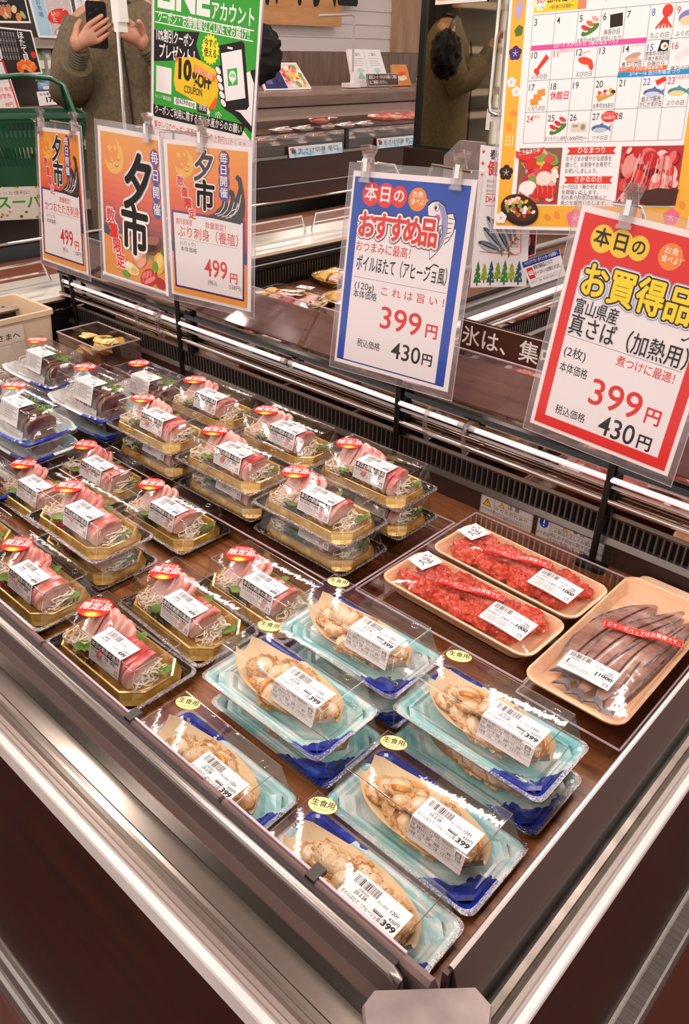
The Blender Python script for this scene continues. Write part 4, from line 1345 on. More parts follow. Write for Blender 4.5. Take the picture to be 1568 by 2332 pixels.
# small salmon tray half hidden at the back right
st = empty('salmon_tray', (-0.262, 1.012, 0.0), 0, 'small pale tray of pink fish at the back right behind the fillet tray', 'food tray')
b = MB(); b.loft([rrc(0.10, 0.04, 0.010, 0.0), rrc(0.125, 0.062, 0.014, 0.014), rrc(0.126, 0.063, 0.014, 0.016), rrc(0.118, 0.056, 0.012, 0.014), rrc(0.10, 0.042, 0.010, 0.005)], PEACH, True, True, True); b.build('tray', st)
for k in range(4):
    slice_mesh(st, -0.036 + 0.024 * k, 0.0, 0.006, radians(10), 0.038, 0.012, 0.026, FISHPINK, 0.1, 90 + k)

# ---- crate, acrylic box and sauce packets at the left end
CRATE = mat('beige crate plastic', '#d9c1a2', 0.5)
ct = empty('plastic_crate', (-1.85, 0.745, 0.0), 0, 'beige slotted plastic crate with a notice for sashimi buyers, at the left end', 'crate')
b = MB()
hx, hy, hz = 0.088, 0.17, 0.135
b.loft([rr(-hx * .93, hx * .93, -hy * .95, hy * .95, 0.008, 3, 0.0), rr(-hx, hx, -hy, hy, 0.010, 3, hz - 0.012), rr(-hx - .005, hx + .005, -hy - .005, hy + .005, 0.012, 3, hz - 0.011), rr(-hx - .005, hx + .005, -hy - .005, hy + .005, 0.012, 3, hz), rr(-hx + .004, hx - .004, -hy + .004, hy - .004, 0.008, 3, hz), rr(-hx * .9, hx * .9, -hy * .93, hy * .93, 0.007, 3, 0.004)], CRATE, True, True)
b.build('body', ct)
b = MB()
for k in range(14):
    yy = -0.135 + 0.0205 * k
    b.tube([(-hx + 0.0065, yy, 0.088), (-hx + 0.0060, yy, 0.112)], 0.0042, BLACK, 8)
for k in range(3):
    b.box(-0.05 + 0.04 * k, -0.042 + 0.04 * k, hy - 0.001, hy + 0.001, 0.05, 0.10, mat('crate slot shade', '#6b5844', 0.6))
b.build('vent_slots', ct)
p = Print(250, 105, '#ddd2c0')
p.text('刺身をご購入のお客さまへ', 8, 18, 19, '#2a211b', 0.02, w=232); p.rect(8, 46, 234, 0.8, '#8a7c6b'); p.text('お刺身は', 60, 54, 15, '#5a4a3c'); p.text('わさび・しょうゆ', 10, 74, 13, '#c8402c', w=100); p.text('ございません', 12, 88, 11, '#c8402c')
f, c, nn = quadmap([(-1.756, 0.585, 0.118), (-1.756, 0.835, 0.118), (-1.762, 0.835, 0.025), (-1.762, 0.585, 0.025)], 250, 105)
o = p.build('notice', f, None, c); o.parent = ct; o.matrix_parent_inverse = Matrix.Translation((1.85, -0.745, 0))
ab = empty('acrylic_box', (-1.655, 0.965, 0.0), 0, 'clear acrylic box of yellow sauce packets beside the beige crate', 'box')
b = MB()
for a in ((-0.09, 0.09, -0.055, -0.052), (-0.09, 0.09, 0.052, 0.055), (-0.09, -0.087, -0.055, 0.055), (0.087, 0.09, -0.055, 0.055)):
    b.box(*a, 0.0, 0.085, ACRYLIC)
b.tube([(-0.09, -0.055, 0.085), (0.09, -0.055, 0.085), (0.09, 0.055, 0.085), (-0.09, 0.055, 0.085)], 0.002, ACRYLIC_EDGE, 6, False, True)
b.build('box_wall', ab)
b = MB(); b.box(-0.09, 0.09, -0.055, 0.055, 0.0, 0.03, ACRYLIC); b.build('box_floor', ab)
YPK = noisy('yellow packet', [(0.4, '#d9a63a'), (0.55, '#eccf7a'), (0.7, '#f4ead2')], 60, 0.35, 2, rnd=2.0)
rn = random.Random(8)
pk = None
for i in range(16):
    x, y, z = -1.655 + rn.uniform(-.065, .065), 0.965 + rn.uniform(-.03, .03), 0.037 + 0.0035 * i
    rot = (rn.uniform(-.5, .5), rn.uniform(-.5, .5), rn.uniform(0, 6))
    if pk is None:
        b = MB()
        b.loft([[(-.022, -.011, 0), (.022, -.011, 0), (.022, .011, 0), (-.022, .011, 0)], [(-.018, -.008, .003), (.018, -.008, .003), (.018, .008, .003), (-.018, .008, .003)]], YPK, False, True)
        b.loft([[(-.022, -.011, 0), (.022, -.011, 0), (.022, .011, 0), (-.022, .011, 0)], [(-.018, -.008, -.003), (.018, -.008, -.003), (.018, .008, -.003), (-.018, .008, -.003)]], YPK, False, True)
        pk = b.build('sauce_packet')
        o = pk
    else:
        o = pk.copy(); C.objects.link(o)
    o.location = (x, y, z); o.rotation_euler = rot
    tag(o, 'yellow sauce packet heaped in the acrylic box', 'packet', 'yellow sauce packets')
# ------------------------------------------------------------------ price signs
def moon(p, x, y, r):
    pts = []
    for k in range(17):
        a = radians(-75 + 230 * k / 16)
        pts.append((x + r * cos(a), y + r * sin(a)))
    for k in range(17):
        a = radians(155 - 230 * k / 16)
        pts.append((x - r * 0.36 + r * 0.80 * cos(a), y - r * 0.40 + r * 0.82 * sin(a)))
    p.poly(pts, '#f2b944')
    p.line([(x + r * .30, y + r * .12), (x + r * .42, y + r * .22), (x + r * .56, y + r * .12)], r * 0.05, '#7a3d1c')
    p.line([(x + r * .05, y + r * .45), (x + r * .25, y + r * .58), (x + r * .45, y + r * .46)], r * 0.05, '#7a3d1c')
def star(p, x, y, r, c='#f4c24a', n=5, q=0.45):
    p.poly([(x + r * (1 if k % 2 == 0 else q) * sin(pi * k / n), y - r * (1 if k % 2 == 0 else q) * cos(pi * k / n)) for k in range(2 * n)], c)
def mix(a, b, t):
    A = [int(a[i:i + 2], 16) for i in (1, 3, 5)]; B = [int(b[i:i + 2], 16) for i in (1, 3, 5)]
    return '#%02x%02x%02x' % tuple(int(A[i] + (B[i] - A[i]) * t) for i in range(3))
def bands(p, x, y, w, h, stops, n=22):
    for k in range(n):
        t = (k + 0.5) / n
        for (t0, c0), (t1, c1) in zip(stops, stops[1:]):
            if t0 <= t <= t1:
                p.rect(x, y + h * k / n, w, h / n * 1.02, mix(c0, c1, (t - t0) / (t1 - t0)))
                break
SUNSET = [(0, '#f0a03c'), (0.2, '#ee8a38'), (0.42, '#e2552c'), (0.55, '#c43a30'), (0.66, '#6d3440'), (0.70, '#5a3238'), (0.701, '#ee8a38'), (1, '#f0a03c')]
def calligraphy(p, x, yt, h1, yb, h2):
    for c, ob in (('#f8efea', 0.12), ('#1c1817', 0.05)):
        p.text('夕', x[0], yt, h1, c, ob, anchor='c', skew=0.22, sx=0.82)
        p.text('市', x[1], yb, h2, c, ob, anchor='c', skew=0.04, sx=0.86)
def pill(p, x, y0, y1, r):
    for k in range(4):
        p.ell(x, y0 + (y1 - y0) * k / 3, r, r * 1.12, mix('#6c2a7c', '#3b3f9a', k / 3))
    for k, ch in enumerate('毎日開催'):
        p.text(ch, x, y0 + (y1 - y0) * k / 3 - r * 0.78, r * 1.55, '#f8f0ee', 0.025, anchor='c')
def evening_poster():
    p = Print(210, 297)
    bands(p, 9, 9, 192, 279, SUNSET)
    moon(p, 52, 52, 33)
    for x, y, r in ((40, 38, 9), (58, 36, 8), (46, 58, 7)):
        star(p, x, y, r)
    p.poly([(9, 188), (22, 192), (40, 200), (66, 206), (66, 216), (9, 206)], '#2a2322')
    # dish of assorted raw fish at the lower right corner
    rn = random.Random(3)
    for i in range(16):
        p.poly([(90 + 7 * i, 225 + 8 * sin(i)), (98 + 7 * i, 205 + 10 * cos(i * 2)), (104 + 7 * i, 232 + 6 * sin(i * 3))], ('#4f7d2b', '#6f9c3d')[i % 2])
    for cx, cy, rx, ry, c, rot in ((112, 215, 18, 9, '#5c4a49', .8), (160, 205, 34, 20, '#7c4a3c', -.2), (165, 196, 26, 9, '#a0685a', -.3), (155, 212, 28, 7, '#4a2f2c', -.2), (125, 238, 22, 17, '#d98c78', -.6), (120, 232, 17, 9, '#eab7a4', -.7), (130, 246, 17, 8, '#e7a391', -.6), (185, 236, 16, 22, '#e5b04f', .3), (186, 232, 9, 14, '#f1cf7d', .3), (96, 264, 26, 12, '#e9cf95', .15), (90, 258, 12, 7, '#f4e4bf', .1), (106, 266, 10, 6, '#d9b56d', .1), (150, 272, 28, 17, '#c23838', -.5), (144, 266, 18, 6, '#e06a63', -.5), (154, 276, 20, 5, '#e58a80', -.5), (185, 276, 16, 11, '#b5343c', .2), (172, 246, 9, 12, '#6f9c3d', .4), (78, 278, 12, 8, '#6f9c3d', .2)):
        p.ell(cx, cy, rx, ry, c, rot)
    for k in range(4):
        p.line([(132 + 11 * k, 284 - 4 * k), (138 + 11 * k, 262 - 3 * k)], 1.2, '#f0b6a8')
    p.frame(0, 289, 210, 8, 4, '#f4eeec'); p.rect(201, 0, 9, 297, '#f4eeec')
    pill(p, 184, 42, 135, 15)
    calligraphy(p, (118, 112), 44, 112, 140, 104)
    p.vtext('数量限定', 34, 154, 31, '#d8322a', 0.05, 0.93, 0.92, '#f8efea', 0.12, 10)
    return p
def wave(p, x, y, s):
    D, Wc = '#2a2624', '#efe4df'
    p.poly([(x, y + 48 * s), (x + 20 * s, y + 40 * s), (x + 40 * s, y + 24 * s), (x + 44 * s, y + 10 * s), (x + 40 * s, y + 8 * s), (x + 43 * s, y + 3 * s), (x + 50 * s, y + 6 * s), (x + 53 * s, y + 18 * s), (x + 60 * s, y + 22 * s), (x + 62 * s, y + 6 * s), (x + 57 * s, y), (x + 60 * s, y - 7 * s), (x + 68 * s, y - 4 * s), (x + 72 * s, y + 10 * s), (x + 80 * s, y - 10 * s), (x + 78 * s, y - 22 * s), (x + 72 * s, y - 26 * s), (x + 76 * s, y - 33 * s), (x + 85 * s, y - 28 * s), (x + 90 * s, y - 8 * s), (x + 94 * s, y + 14 * s), (x + 93 * s, y + 36 * s), (x + 84 * s, y + 52 * s)], D)
    for dx, dy, l in ((24, 41, 26), (30, 43, 30), (40, 44, 30), (50, 45, 28), (58, 40, 26), (64, 30, 22)):
        p.line([(x + dx * s, y + dy * s), (x + (dx + l * .45) * s, y + (dy - 4) * s), (x + (dx + l * .8) * s, y + (dy - 14) * s), (x + (dx + l) * s, y + (dy - 30) * s)], 1.6 * s, Wc)
def evening_price(name, small1, small2, fw):
    p = Print(210, 297)
    bands(p, 9, 8, 192, 282, SUNSET)
    moon(p, 50, 40, 25)
    for x, y, r in ((38, 26, 7), (52, 24, 6), (46, 42, 5.5)):
        star(p, x, y, r)
    p.rect(9, 188, 192, 20, '#35303a')
    p.frame(14, 128, 181, 151, 4, '#4b2a72'); p.rect(18, 132, 173, 143, '#f1ece9')
    wave(p, 100, 82, 1.02)
    pill(p, 147, 24, 84, 12.5)
    calligraphy(p, (94, 100), 16, 58, 68, 58)
    p.vtext('数量限定', 40, 64, 19.5, '#d8322a', 0.05, 0.98, 0.92, '#f8efea', 0.12, 9.5)
    R_ = '#d23a33'
    if small1:
        p.text(small1, 24, 142, 12, R_, 0.015, w=42)
    p.text('数量限定！', 100, 141, 13, R_, 0.015, w=50)
    p.text(name, 28, 156, 24, R_, 0.012, w=fw, sx=0.8)
    p.rect(30, 180, 150, 0.6, '#8a807c')
    p.text('(1パック)', 33, 184, 10, K); p.text('本体価格', 33, 195, 11, K, 0.008)
    p.text('499', 95, 205, 48, '#d8322a', 0.012, w=58); p.text('円', 160, 229, 22, '#d8322a', 0.03)
    p.text('(税込', 103, 251, 11, K); p.text(small2, 158, 251, 11, K)
    return p
def fish_art(p, x, y, s):
    """simple drawing of a leaping fish, head at the upper left"""
    O_ = '#231f20'
    body = [(0, 14), (6, 8), (16, 6), (27, 12), (34, 26), (36, 44), (31, 62), (22, 76), (14, 84), (12, 74), (14, 60), (14, 46), (9, 38), (3, 36), (6, 30), (2, 24)]
    fin = [(33, 22), (42, 20), (47, 30), (46, 44), (40, 56), (33, 62)]
    tail = [(18, 76), (10, 96), (14, 97), (22, 90), (30, 92), (27, 82)]
    def T(q, g=0):
        cx, cy = 20, 45
        return [(x + (a + (a - cx) * g) * s, y + (b_ + (b_ - cy) * g) * s) for a, b_ in q]
    for q in (fin, tail, body):
        p.poly(T(q, 0.05), O_); p.poly(T(q), '#f2ecec')
    p.poly(T([(16, 7), (27, 12.5), (33.5, 26), (35.3, 44), (30.5, 61), (24, 72), (28, 50), (25, 28)]), '#9a98c8')
    for k in range(5):
        p.line(T([(36 - k * .3, 26 + 7 * k), (45 - k, 27 + 6 * k)]), 0.9 * s, O_)
    p.ell(x + 15 * s, y + 14 * s, 4.2 * s, 5.2 * s, O_); p.ell(x + 15 * s, y + 14 * s, 3.4 * s, 4.4 * s, '#ffffff'); p.ell(x + 13.6 * s, y + 14.5 * s, 1.9 * s, 2.6 * s, O_)
    p.ell(x + 18 * s, y + 28 * s, 5 * s, 5.4 * s, '#e86f9a')
    p.poly(T([(22, 38), (27, 36), (30, 46), (25, 56), (21, 50)], .02), O_); p.poly(T([(23, 39), (26.4, 37.6), (29, 46), (25, 54), (22, 49)]), '#f2ecec')
    for k in range(3):
        p.line(T([(24.5 + k * 1.2, 41), (24.2 + k * 1.0, 51)]), 0.7 * s, O_)
def special(red):
    p = Print(210, 297)
    c = '#e0302b' if red else '#2b4fb0'
    line = '#1d2a66' if not red else '#b8221e'
    if red:
        p.rect(6, 8, 198, 284, c); p.rect(20, 76, 170, 202, '#f2eeee')
    else:
        p.rect(4, 8, 198, 283, c); p.rect(17, 66, 170, 224, '#f2eeee'); p.rect(5, 289, 196, 1.2, line)
    for k, (ch, r) in enumerate((('本', 16), ('日', 16), ('の', 14))):
        cx = (36, 62, 86)[k]; cx = cx if not red else cx + 2
        cy = 31 if not red else 34
        p.ell(cx, cy, r, r * 1.08, '#e23a3a' if not red else '#f4cf3c')
        p.text(ch, cx, cy - 12 + 2 * (k == 2), (24, 24, 20)[k], '#fdf6f4' if not red else '#2a1c10', 0.035, anchor='c')
    ox = 118 if not red else 130
    oy = 32 if not red else 34
    p.ell(ox, oy, 15.5, 16, '#ee8b3c'); p.poly([(ox + 12, oy + 4), (ox + 20, oy), (ox + 13, oy - 4)], '#ee8b3c')
    p.text('お魚', ox, oy - 11, 9.5, '#fdf6f0', 0.015, anchor='c'); p.text('食べよ！', ox + 2, oy - 1, 9.5, '#fdf6f0', 0.015, w=25, anchor='c')
    fish_art(p, 137 if not red else 163, 26 if not red else 26, 1.0)
    t = 'おすすめ品' if not red else 'お買得品'
    hh = 42 if not red else 46
    y0 = 57 if not red else 66
    outs = (('#3a2f30', 0.21), ('#fbf5f3', 0.155)) if not red else (('#8ea3c8', 0.22), ('#fbf5f3', 0.18), ('#3a2512', 0.125))
    xs0, xs1 = (22, 157) if not red else (24, 178)
    m = len(t)
    for cc, ob in outs:
        for k, ch in enumerate(t):
            p.text(ch, xs0 + (xs1 - xs0) * (k + 0.5) / m, y0, hh, cc, ob, anchor='c', sx=0.82)
    for k, ch in enumerate(t):
        p.text(ch, xs0 + (xs1 - xs0) * (k + 0.5) / m, y0, hh, '#e03a32' if not red else '#f6dd2c', 0.05, anchor='c', sx=0.82)
    R_ = '#d2362f'
    if not red:
        p.text('おつまみに最高！', 19, 100, 17, R_, 0.012, w=98)
        p.text('ボイルほたて（アヒージョ風）', 23, 121, 26, '#1c1817', 0.018, w=160)
        p.text('(120g)', 24, 160, 15, K, 0.005, w=36); p.text('本体価格', 23, 174, 14, K, 0.01, w=44); p.text('こ れ は 旨 い ！', 74, 162, 15, R_, 0.015, w=110)
    else:
        p.text('富山県産', 24, 112, 22, '#1c1817', 0.012, w=62, skew=0.05); p.text('真さば（加熱用）', 23, 133, 30, '#1c1817', 0.012, w=166)
        p.text('(2枚)', 25, 176, 16, K, 0.01, w=32); p.text('本体価格', 24, 199, 15, K, 0.01, w=42); p.text('煮つけに最適！', 100, 167, 15, R_, 0.015, w=80)
    p.rect(20, 154 if not red else 162, 166, 0.7, '#8a8484')
    if not red:
        p.text('399', 78, 186, 48, '#dc3028', 0.008, w=73); p.text('円', 160, 203, 23, '#dc3028', 0.04)
        p.text('税込価格', 40, 250, 14, K, 0.01, w=43); p.text('430', 104, 238, 36, '#2c2828', 0.008, w=52); p.text('円', 160, 248, 20, '#2c2828', 0.04)
    else:
        p.text('399', 76, 200, 50, '#dc3028', 0.008, w=74); p.text('円', 158, 218, 24, '#dc3028', 0.04)
        p.text('税込価格', 33, 258, 14, K, 0.01, w=46); p.text('430', 100, 245, 38, '#2c2828', 0.008, w=52); p.text('円', 158, 256, 22, '#2c2828', 0.04)
    return p
QS = {
 'blue': [(-0.8907, 0.9970, 0.5245), (-0.6789, 1.0236, 0.5323), (-0.6740, 0.9919, 0.2209), (-0.8954, 0.9652, 0.2224)],
 'red': [(-0.5031, 1.0040, 0.5249), (-0.3015, 1.0216, 0.5056), (-0.3073, 0.9819, 0.2122), (-0.5089, 0.9643, 0.2315)],
 'or1': [(-1.6087, 1.0019, 0.5349), (-1.4023, 1.0120, 0.5302), (-1.3975, 0.9949, 0.2243), (-1.6269, 0.9837, 0.2290)],
 'or2': [(-1.3655, 0.9873, 0.5302), (-1.1403, 1.0102, 0.5338), (-1.1430, 0.9949, 0.2466), (-1.3601, 0.9728, 0.2422)],
 'or0': [(-1.8939, 1.0211, 0.5104), (-1.6967, 1.0117, 0.5149), (-1.6799, 0.9759, 0.2181), (-1.9035, 0.9866, 0.2132)],
}
def hang_sign(p, q, label, clips, mrg=(0.009, 0.012)):
    f, c, nn = quadmap(q, p.w, p.h)
    root = empty('price_sign', c, 0, label, 'price sign')
    p.build('printed_sheet', f, root)
    b = MB()
    def edge(off):
        k = 0.0045
        mu, mv = 210 * mrg[0] / 0.22, 297 * mrg[1] / 0.31
        return [f(u, v)[0] + nn * off for u, v in ((-mu, -mv), (p.w + mu, -mv), (p.w + mu, p.h + mv), (-mu, p.h + mv))]
    for off in (-0.0012, 0.0022):
        b.add(edge(off), [(0, 3, 2, 1)], SLEEVEMAT if off < 0 else SLEEVEFRONT)
    e = edge(0.0)
    b.tube(e, 0.0007, ACRYLIC_EDGE, 5, False, True)
    b.build('plastic_sleeve', root)
    return root, f, c, nn
def clip_on(P, nn, side, label):
    """clear spring clip gripping the top edge at P"""
    t = empty('sign_clip', P, 0, label, 'clip', 'clear spring clips on the signs')
    sv = Vector((0, 0, 1)).cross(nn).normalized()
    up = nn.cross(sv).normalized()
    M3 = Matrix((sv, up, nn)).transposed().to_4x4()
    def bx(name, x0, x1, y0, y1, z0, z1, m, extra=None):
        b = MB()
        Mx = M3 @ extra if extra else M3
        b.box(x0, x1, y0, y1, z0, z1, m, Mx)
        return b, Mx
    b, Mx = bx('jaw', -0.008, 0.008, -0.020, 0.008, 0.0045, 0.0075, CLIPMAT)
    b.box(-0.008, 0.008, -0.020, 0.008, -0.0065, -0.0035, CLIPMAT, M3)
    b.box(-0.010, 0.010, -0.022, -0.017, 0.004, 0.0085, CLIPMAT, M3)
    b.build('jaw', t)
    for s in (-1, 1):
        E = Matrix.Translation((0, 0.006, s * 0.005)) @ Matrix.Rotation(radians(-24 * s), 4, 'X') @ Matrix.Rotation(radians(-8 * s), 4, 'Z')
        b = MB()
        b.box(-0.009, 0.009, 0.0, 0.027, -0.0015, 0.0015, CLIPMAT, M3 @ E)
        for k in range(3):
            b.box(-0.009, 0.009, 0.012 + k * 0.005, 0.0135 + k * 0.005, 0.0015, 0.0025, CLIPMAT, M3 @ E)
        b.build('handle', t)
    b = MB(); b.box(-0.0035, 0.0035, -0.006, 0.012, -0.008, 0.009, CHROME, M3); b.build('spring', t)
    return t
def sign_stand(x, y, top, arms, label, z0=0.0):
    t = empty('sign_stand', (x, y, z0), 0, label, 'sign stand', 'black pole sign stands')
    b = MB(); b.tube([(0, 0, 0.004), (0, 0, top - z0)], 0.0055, BLACKMETAL, 12); b.build('pole', t)
    b = MB(); b.loft([rrc(0.05, 0.03, 0.008, 0.0), rrc(0.05, 0.03, 0.008, 0.005)], BLACKMETAL, True, True); b.build('base_plate', t)
    for (x1, z1, yo) in arms:
        s = 1 if x1 > x else -1
        b = MB()
        zz = z1 - z0
        b.tube([(0, 0.004, zz - 0.09), (s * 0.022, 0.004, zz - 0.05), (s * 0.030, 0.003, zz - 0.008), (s * 0.036, 0.001, zz + 0.003), (s * 0.046, yo, zz + 0.007), (x1 - x, yo, zz + 0.006), (x1 - x + s * 0.022, yo, zz + 0.005)], 0.0024, CHROME, 8)
        b.build('wire_arm', t)
    return t
def sign(key, p, label, clips, clab):
    root, f, c, nn = hang_sign(p, QS[key], label, clips)
    pts = []
    for u, lb in zip(clips, clab):
        P = f(p.w * u, -6)[0] + c
        clip_on(P, nn, 1, lb)
        pts.append(P)
    return pts
cb = sign('blue', special(False), 'white price sign with a blue frame, boiled scallops 399 yen, on a black pole', (0.12, 0.86), ('clear clip at the left top of the blue framed sign', 'clear clip at the right top of the blue framed sign'))
cr = sign('red', special(True), 'price sign with a red frame for mackerel at 399 yen, leaning at the right', (0.30, 0.80), ('clear clip at the top of the red framed sign, before the calendar poster', 'clear clip on the red framed sign outside the picture'))
c1 = sign('or1', evening_poster(), 'orange evening market poster without a price, middle of the three orange sheets', (0.80,), ('clear clip at the top of the orange poster without price',))
c2 = sign('or2', evening_price('ぶり刺身（養殖）', '鹿児島県産', '538円)', 152), 'orange evening market sign for farmed yellowtail at 499 yen, next to the green poster', (0.46,), ('clear clip at the top of the orange yellowtail sign',))
c0 = sign('or0', evening_price('かつおたたき刺身', '', '538円)', 158), 'orange evening market sign for seared bonito at 499 yen, before the green basket', (0.10, 0.88), ('clear clip at the left top of the orange bonito sign before the green basket', 'clear clip at the right top of the orange bonito sign before the green basket'))
sign_stand(-0.802, 1.030, 0.51, [(cb[0].x, cb[0].z, -0.028), (cb[1].x, cb[1].z, -0.012)], 'black pole stand carrying the blue framed sign')
sign_stand(-0.402, 1.030, 0.50, [(cr[0].x, cr[0].z, -0.02), (cr[1].x, cr[1].z, -0.012)], 'black pole stand carrying the red framed sign')
sign_stand(-1.425, 1.030, 0.51, [(c1[0].x - 0.01, c1[0].z, -0.024), (c2[0].x, c2[0].z, -0.034)], 'black pole stand carrying two orange evening market sheets')
sign_stand(-1.862, 1.030, 0.49, [(c0[0].x, c0[0].z, -0.012), (c0[1].x, c0[1].z, -0.016)], 'black pole stand carrying the orange bonito sign at the left')

# ---- brown notice band on top of the island
p = Print(560, 56, '#4a2415')
p.rect(0, 2.0, 560, 1.6, '#efe6e0'); p.rect(0, 53, 560, 1.4, '#c7b3a6')
p.text('氷は、集中レジにて', 6, 11, 37, '#f4ece6', 0.02, w=330)
f, c, nn = quadmap([(-0.7425, 1.112, 0.3015), (-0.1825, 1.112, 0.3015), (-0.1825, 1.112, 0.2455), (-0.7425, 1.112, 0.2455)], 560, 56)
o = p.build('notice_band', f, None, c, 0.002)
tag(o, 'brown band with white lettering about ice between the blue and red signs', 'sign')
b = MB()
for x in (-0.70, -0.25):
    b.box(x - 0.01, x + 0.01, 1.1145, 1.119, 0.225, 0.30, ACRYLIC)
o2 = b.build('notice_holder'); o2.parent = o; o2.matrix_parent_inverse = Matrix.Translation(-c)

# ---- green messenger coupon poster on a chrome stand
p = Print(260, 250)
G_ = '#3aa235'
p.rect(5, 0, 250, 202, G_); p.poly([(225, 202), (255, 202), (255, 222)], G_)
p.text('LINE', 14, 18, 54, '#f6f2ee', 0.05, w=132); p.text('アカウント', 150, 42, 27, '#f6f2ee', 0.03, w=95)
p.rect(8, 69, 238, 1.6, '#f6f2ee'); p.text('クーポン・お得情報などLINEでお届け!!', 16, 68, 17, '#f6f2ee', 0.02, w=222); p.rect(8, 83, 238, 1.6, '#f6f2ee')
p.poly([(5, 95), (122, 86), (115, 104), (128, 123), (5, 139)], '#1d1a19')
p.text('10%割引クーポン', 12, 92, 19, '#f6f2ee', 0.03, w=96); p.text('プレゼント！', 20, 112, 23, '#f6f2ee', 0.03, w=92)
star(p, 150, 106, 22, '#f3e532', 18, 0.83); p.text('今すぐ', 150, 92, 13, '#2a2616', 0.03, anchor='c', w=29); p.text('使える', 150, 105, 13, '#2a2616', 0.03, anchor='c', w=29)
p.poly([(64, 127), (112, 121), (172, 134), (176, 144), (168, 188), (150, 190), (66, 174), (60, 160)], '#f2c62c')
p.poly([(168, 170), (172, 174), (168, 188), (150, 190)], '#e8672e'); p.poly([(62, 127), (76, 125), (64, 135)], '#e8672e')
p.text('10', 72, 124, 38, '#2a2216', 0.05, w=34); p.text('%OFF', 108, 140, 26, '#2a2216', 0.045, w=48); p.text('COUPON', 88, 162, 15, '#2a2216', 0.02, w=46); p.poly([(112, 131), (166, 140), (164, 150), (111, 141)], '#ea7a3a'); p.text('お友だち限定', 116, 132, 10, '#fbe9c8', 0.01, w=44, rot=0.16)
p.rect(12, 144, 42, 38, '#f4eeec')
p.text('ベイシア津田沼店', 8, 186, 7, '#f6f2ee', 0.01, w=46); p.rect(62, 184, 58, 11, '#f6f2ee'); p.text('@629thqog', 66, 183, 11, '#2a2616', 0.01, w=50); p.rect(124, 187, 24, 11, '#1d1a19'); p.text('検索', 127, 186, 10, '#f6f2ee', 0.01)
p.poly([(148, 188), (148, 200), (151, 197), (154, 202), (156, 200), (153, 196), (157, 195)], '#f6f2ee')
for a in (0.2, 0.5, 0.8, 1.1):
    p.line([(166 + 10 * sin(a), 188 + 5 * cos(a)), (166 + 20 * sin(a), 188 + 16 * cos(a))], 1.2, '#f6f2ee')
# hand and telephone drawing
p.poly([(168, 128), (176, 124), (186, 140), (188, 184), (212, 190), (255, 210), (255, 120), (246, 122), (240, 140)], '#1d1a19'); p.poly([(228, 130), (243, 124), (254, 140), (254, 200), (226, 184), (200, 182)], '#f6f0ec')
p.poly([(171, 98), (222, 86), (227, 89), (246, 172), (241, 178), (196, 186), (190, 184)], '#1d1a19'); p.poly([(176, 108), (222, 97), (237, 162), (192, 173)], '#f6f0ee'); p.rect(190, 97, 12, 3, '#f6f0ee')
for k in range(5):
    p.ell(171 + 4 * k, 132 + 11 * k, 9, 5.5, '#1d1a19', 0.5); p.ell(171 + 4 * k, 132 + 11 * k, 7.4, 4.2, '#f6f0ec', 0.5)
p.poly([(192, 128), (214, 123), (218, 146), (196, 151)], '#3fae49'); p.ell(205, 136, 8.5, 8, '#f6f0ee'); p.poly([(202, 142), (206, 148), (209, 142)], '#f6f0ee'); p.text('LINE', 205, 131.5, 6.5, '#3fae49', 0.03, anchor='c')
p.poly([(5, 202), (240, 200), (232, 217), (5, 220)], '#1d1a19'); p.text('クーポンご利用に際する吉川水産からのお願い', 10, 202, 15, '#f6f2ee', 0.02, w=222)
p.text('集中レジでクーポン画面をご提示の上割引いたします', 8, 226, 13, '#d8362f', 0.015, w=236)
f, c, nn = quadmap([(-1.8062, 1.32, 0.8492), (-1.4154, 1.3000, 0.8041), (-1.4625, 1.3000, 0.5007), (-1.8650, 1.32, 0.5235)], 260, 220)
ps = empty('coupon_poster', c, 0, 'green coupon poster with a drawn hand and telephone behind the orange signs', 'poster')
p.build('printed_sheet', f, ps, (0, 0, 0), 0.001)
b = MB()
e = [f(u, v)[0] - nn * 0.001 for u, v in ((-2, -2), (262, -2), (262, 252), (-2, 252))]
b.tube(e, 0.0022, ACRYLIC_EDGE, 6, False, True); b.build('poster_frame', ps)
sp = empty('chrome_stand', (-1.884, 1.25, 0.236), 0, 'thin chrome poster stand with a white clip in front of the olive coat', 'sign stand')
b = MB(); b.tube([(0.0, 0, 0.0), (0.0, 0, 0.27), (0.026, 0, 0.66)], 0.0045, CHROME, 10); b.build('pole', sp)
b = MB(); b.loft([rrc(0.06, 0.05, 0.01, 0.0), rrc(0.06, 0.05, 0.01, 0.005)], CHROME, True, True); b.build('base_plate', sp)
b = MB(); b.box(0.014, 0.044, -0.012, 0.012, 0.485, 0.53, mat('white clip', '#f4f0ea', 0.4)); b.box(0.020, 0.037, -0.014, 0.012, 0.465, 0.49, mat('white clip', '#f4f0ea', 0.4)); b.build('clip', sp)

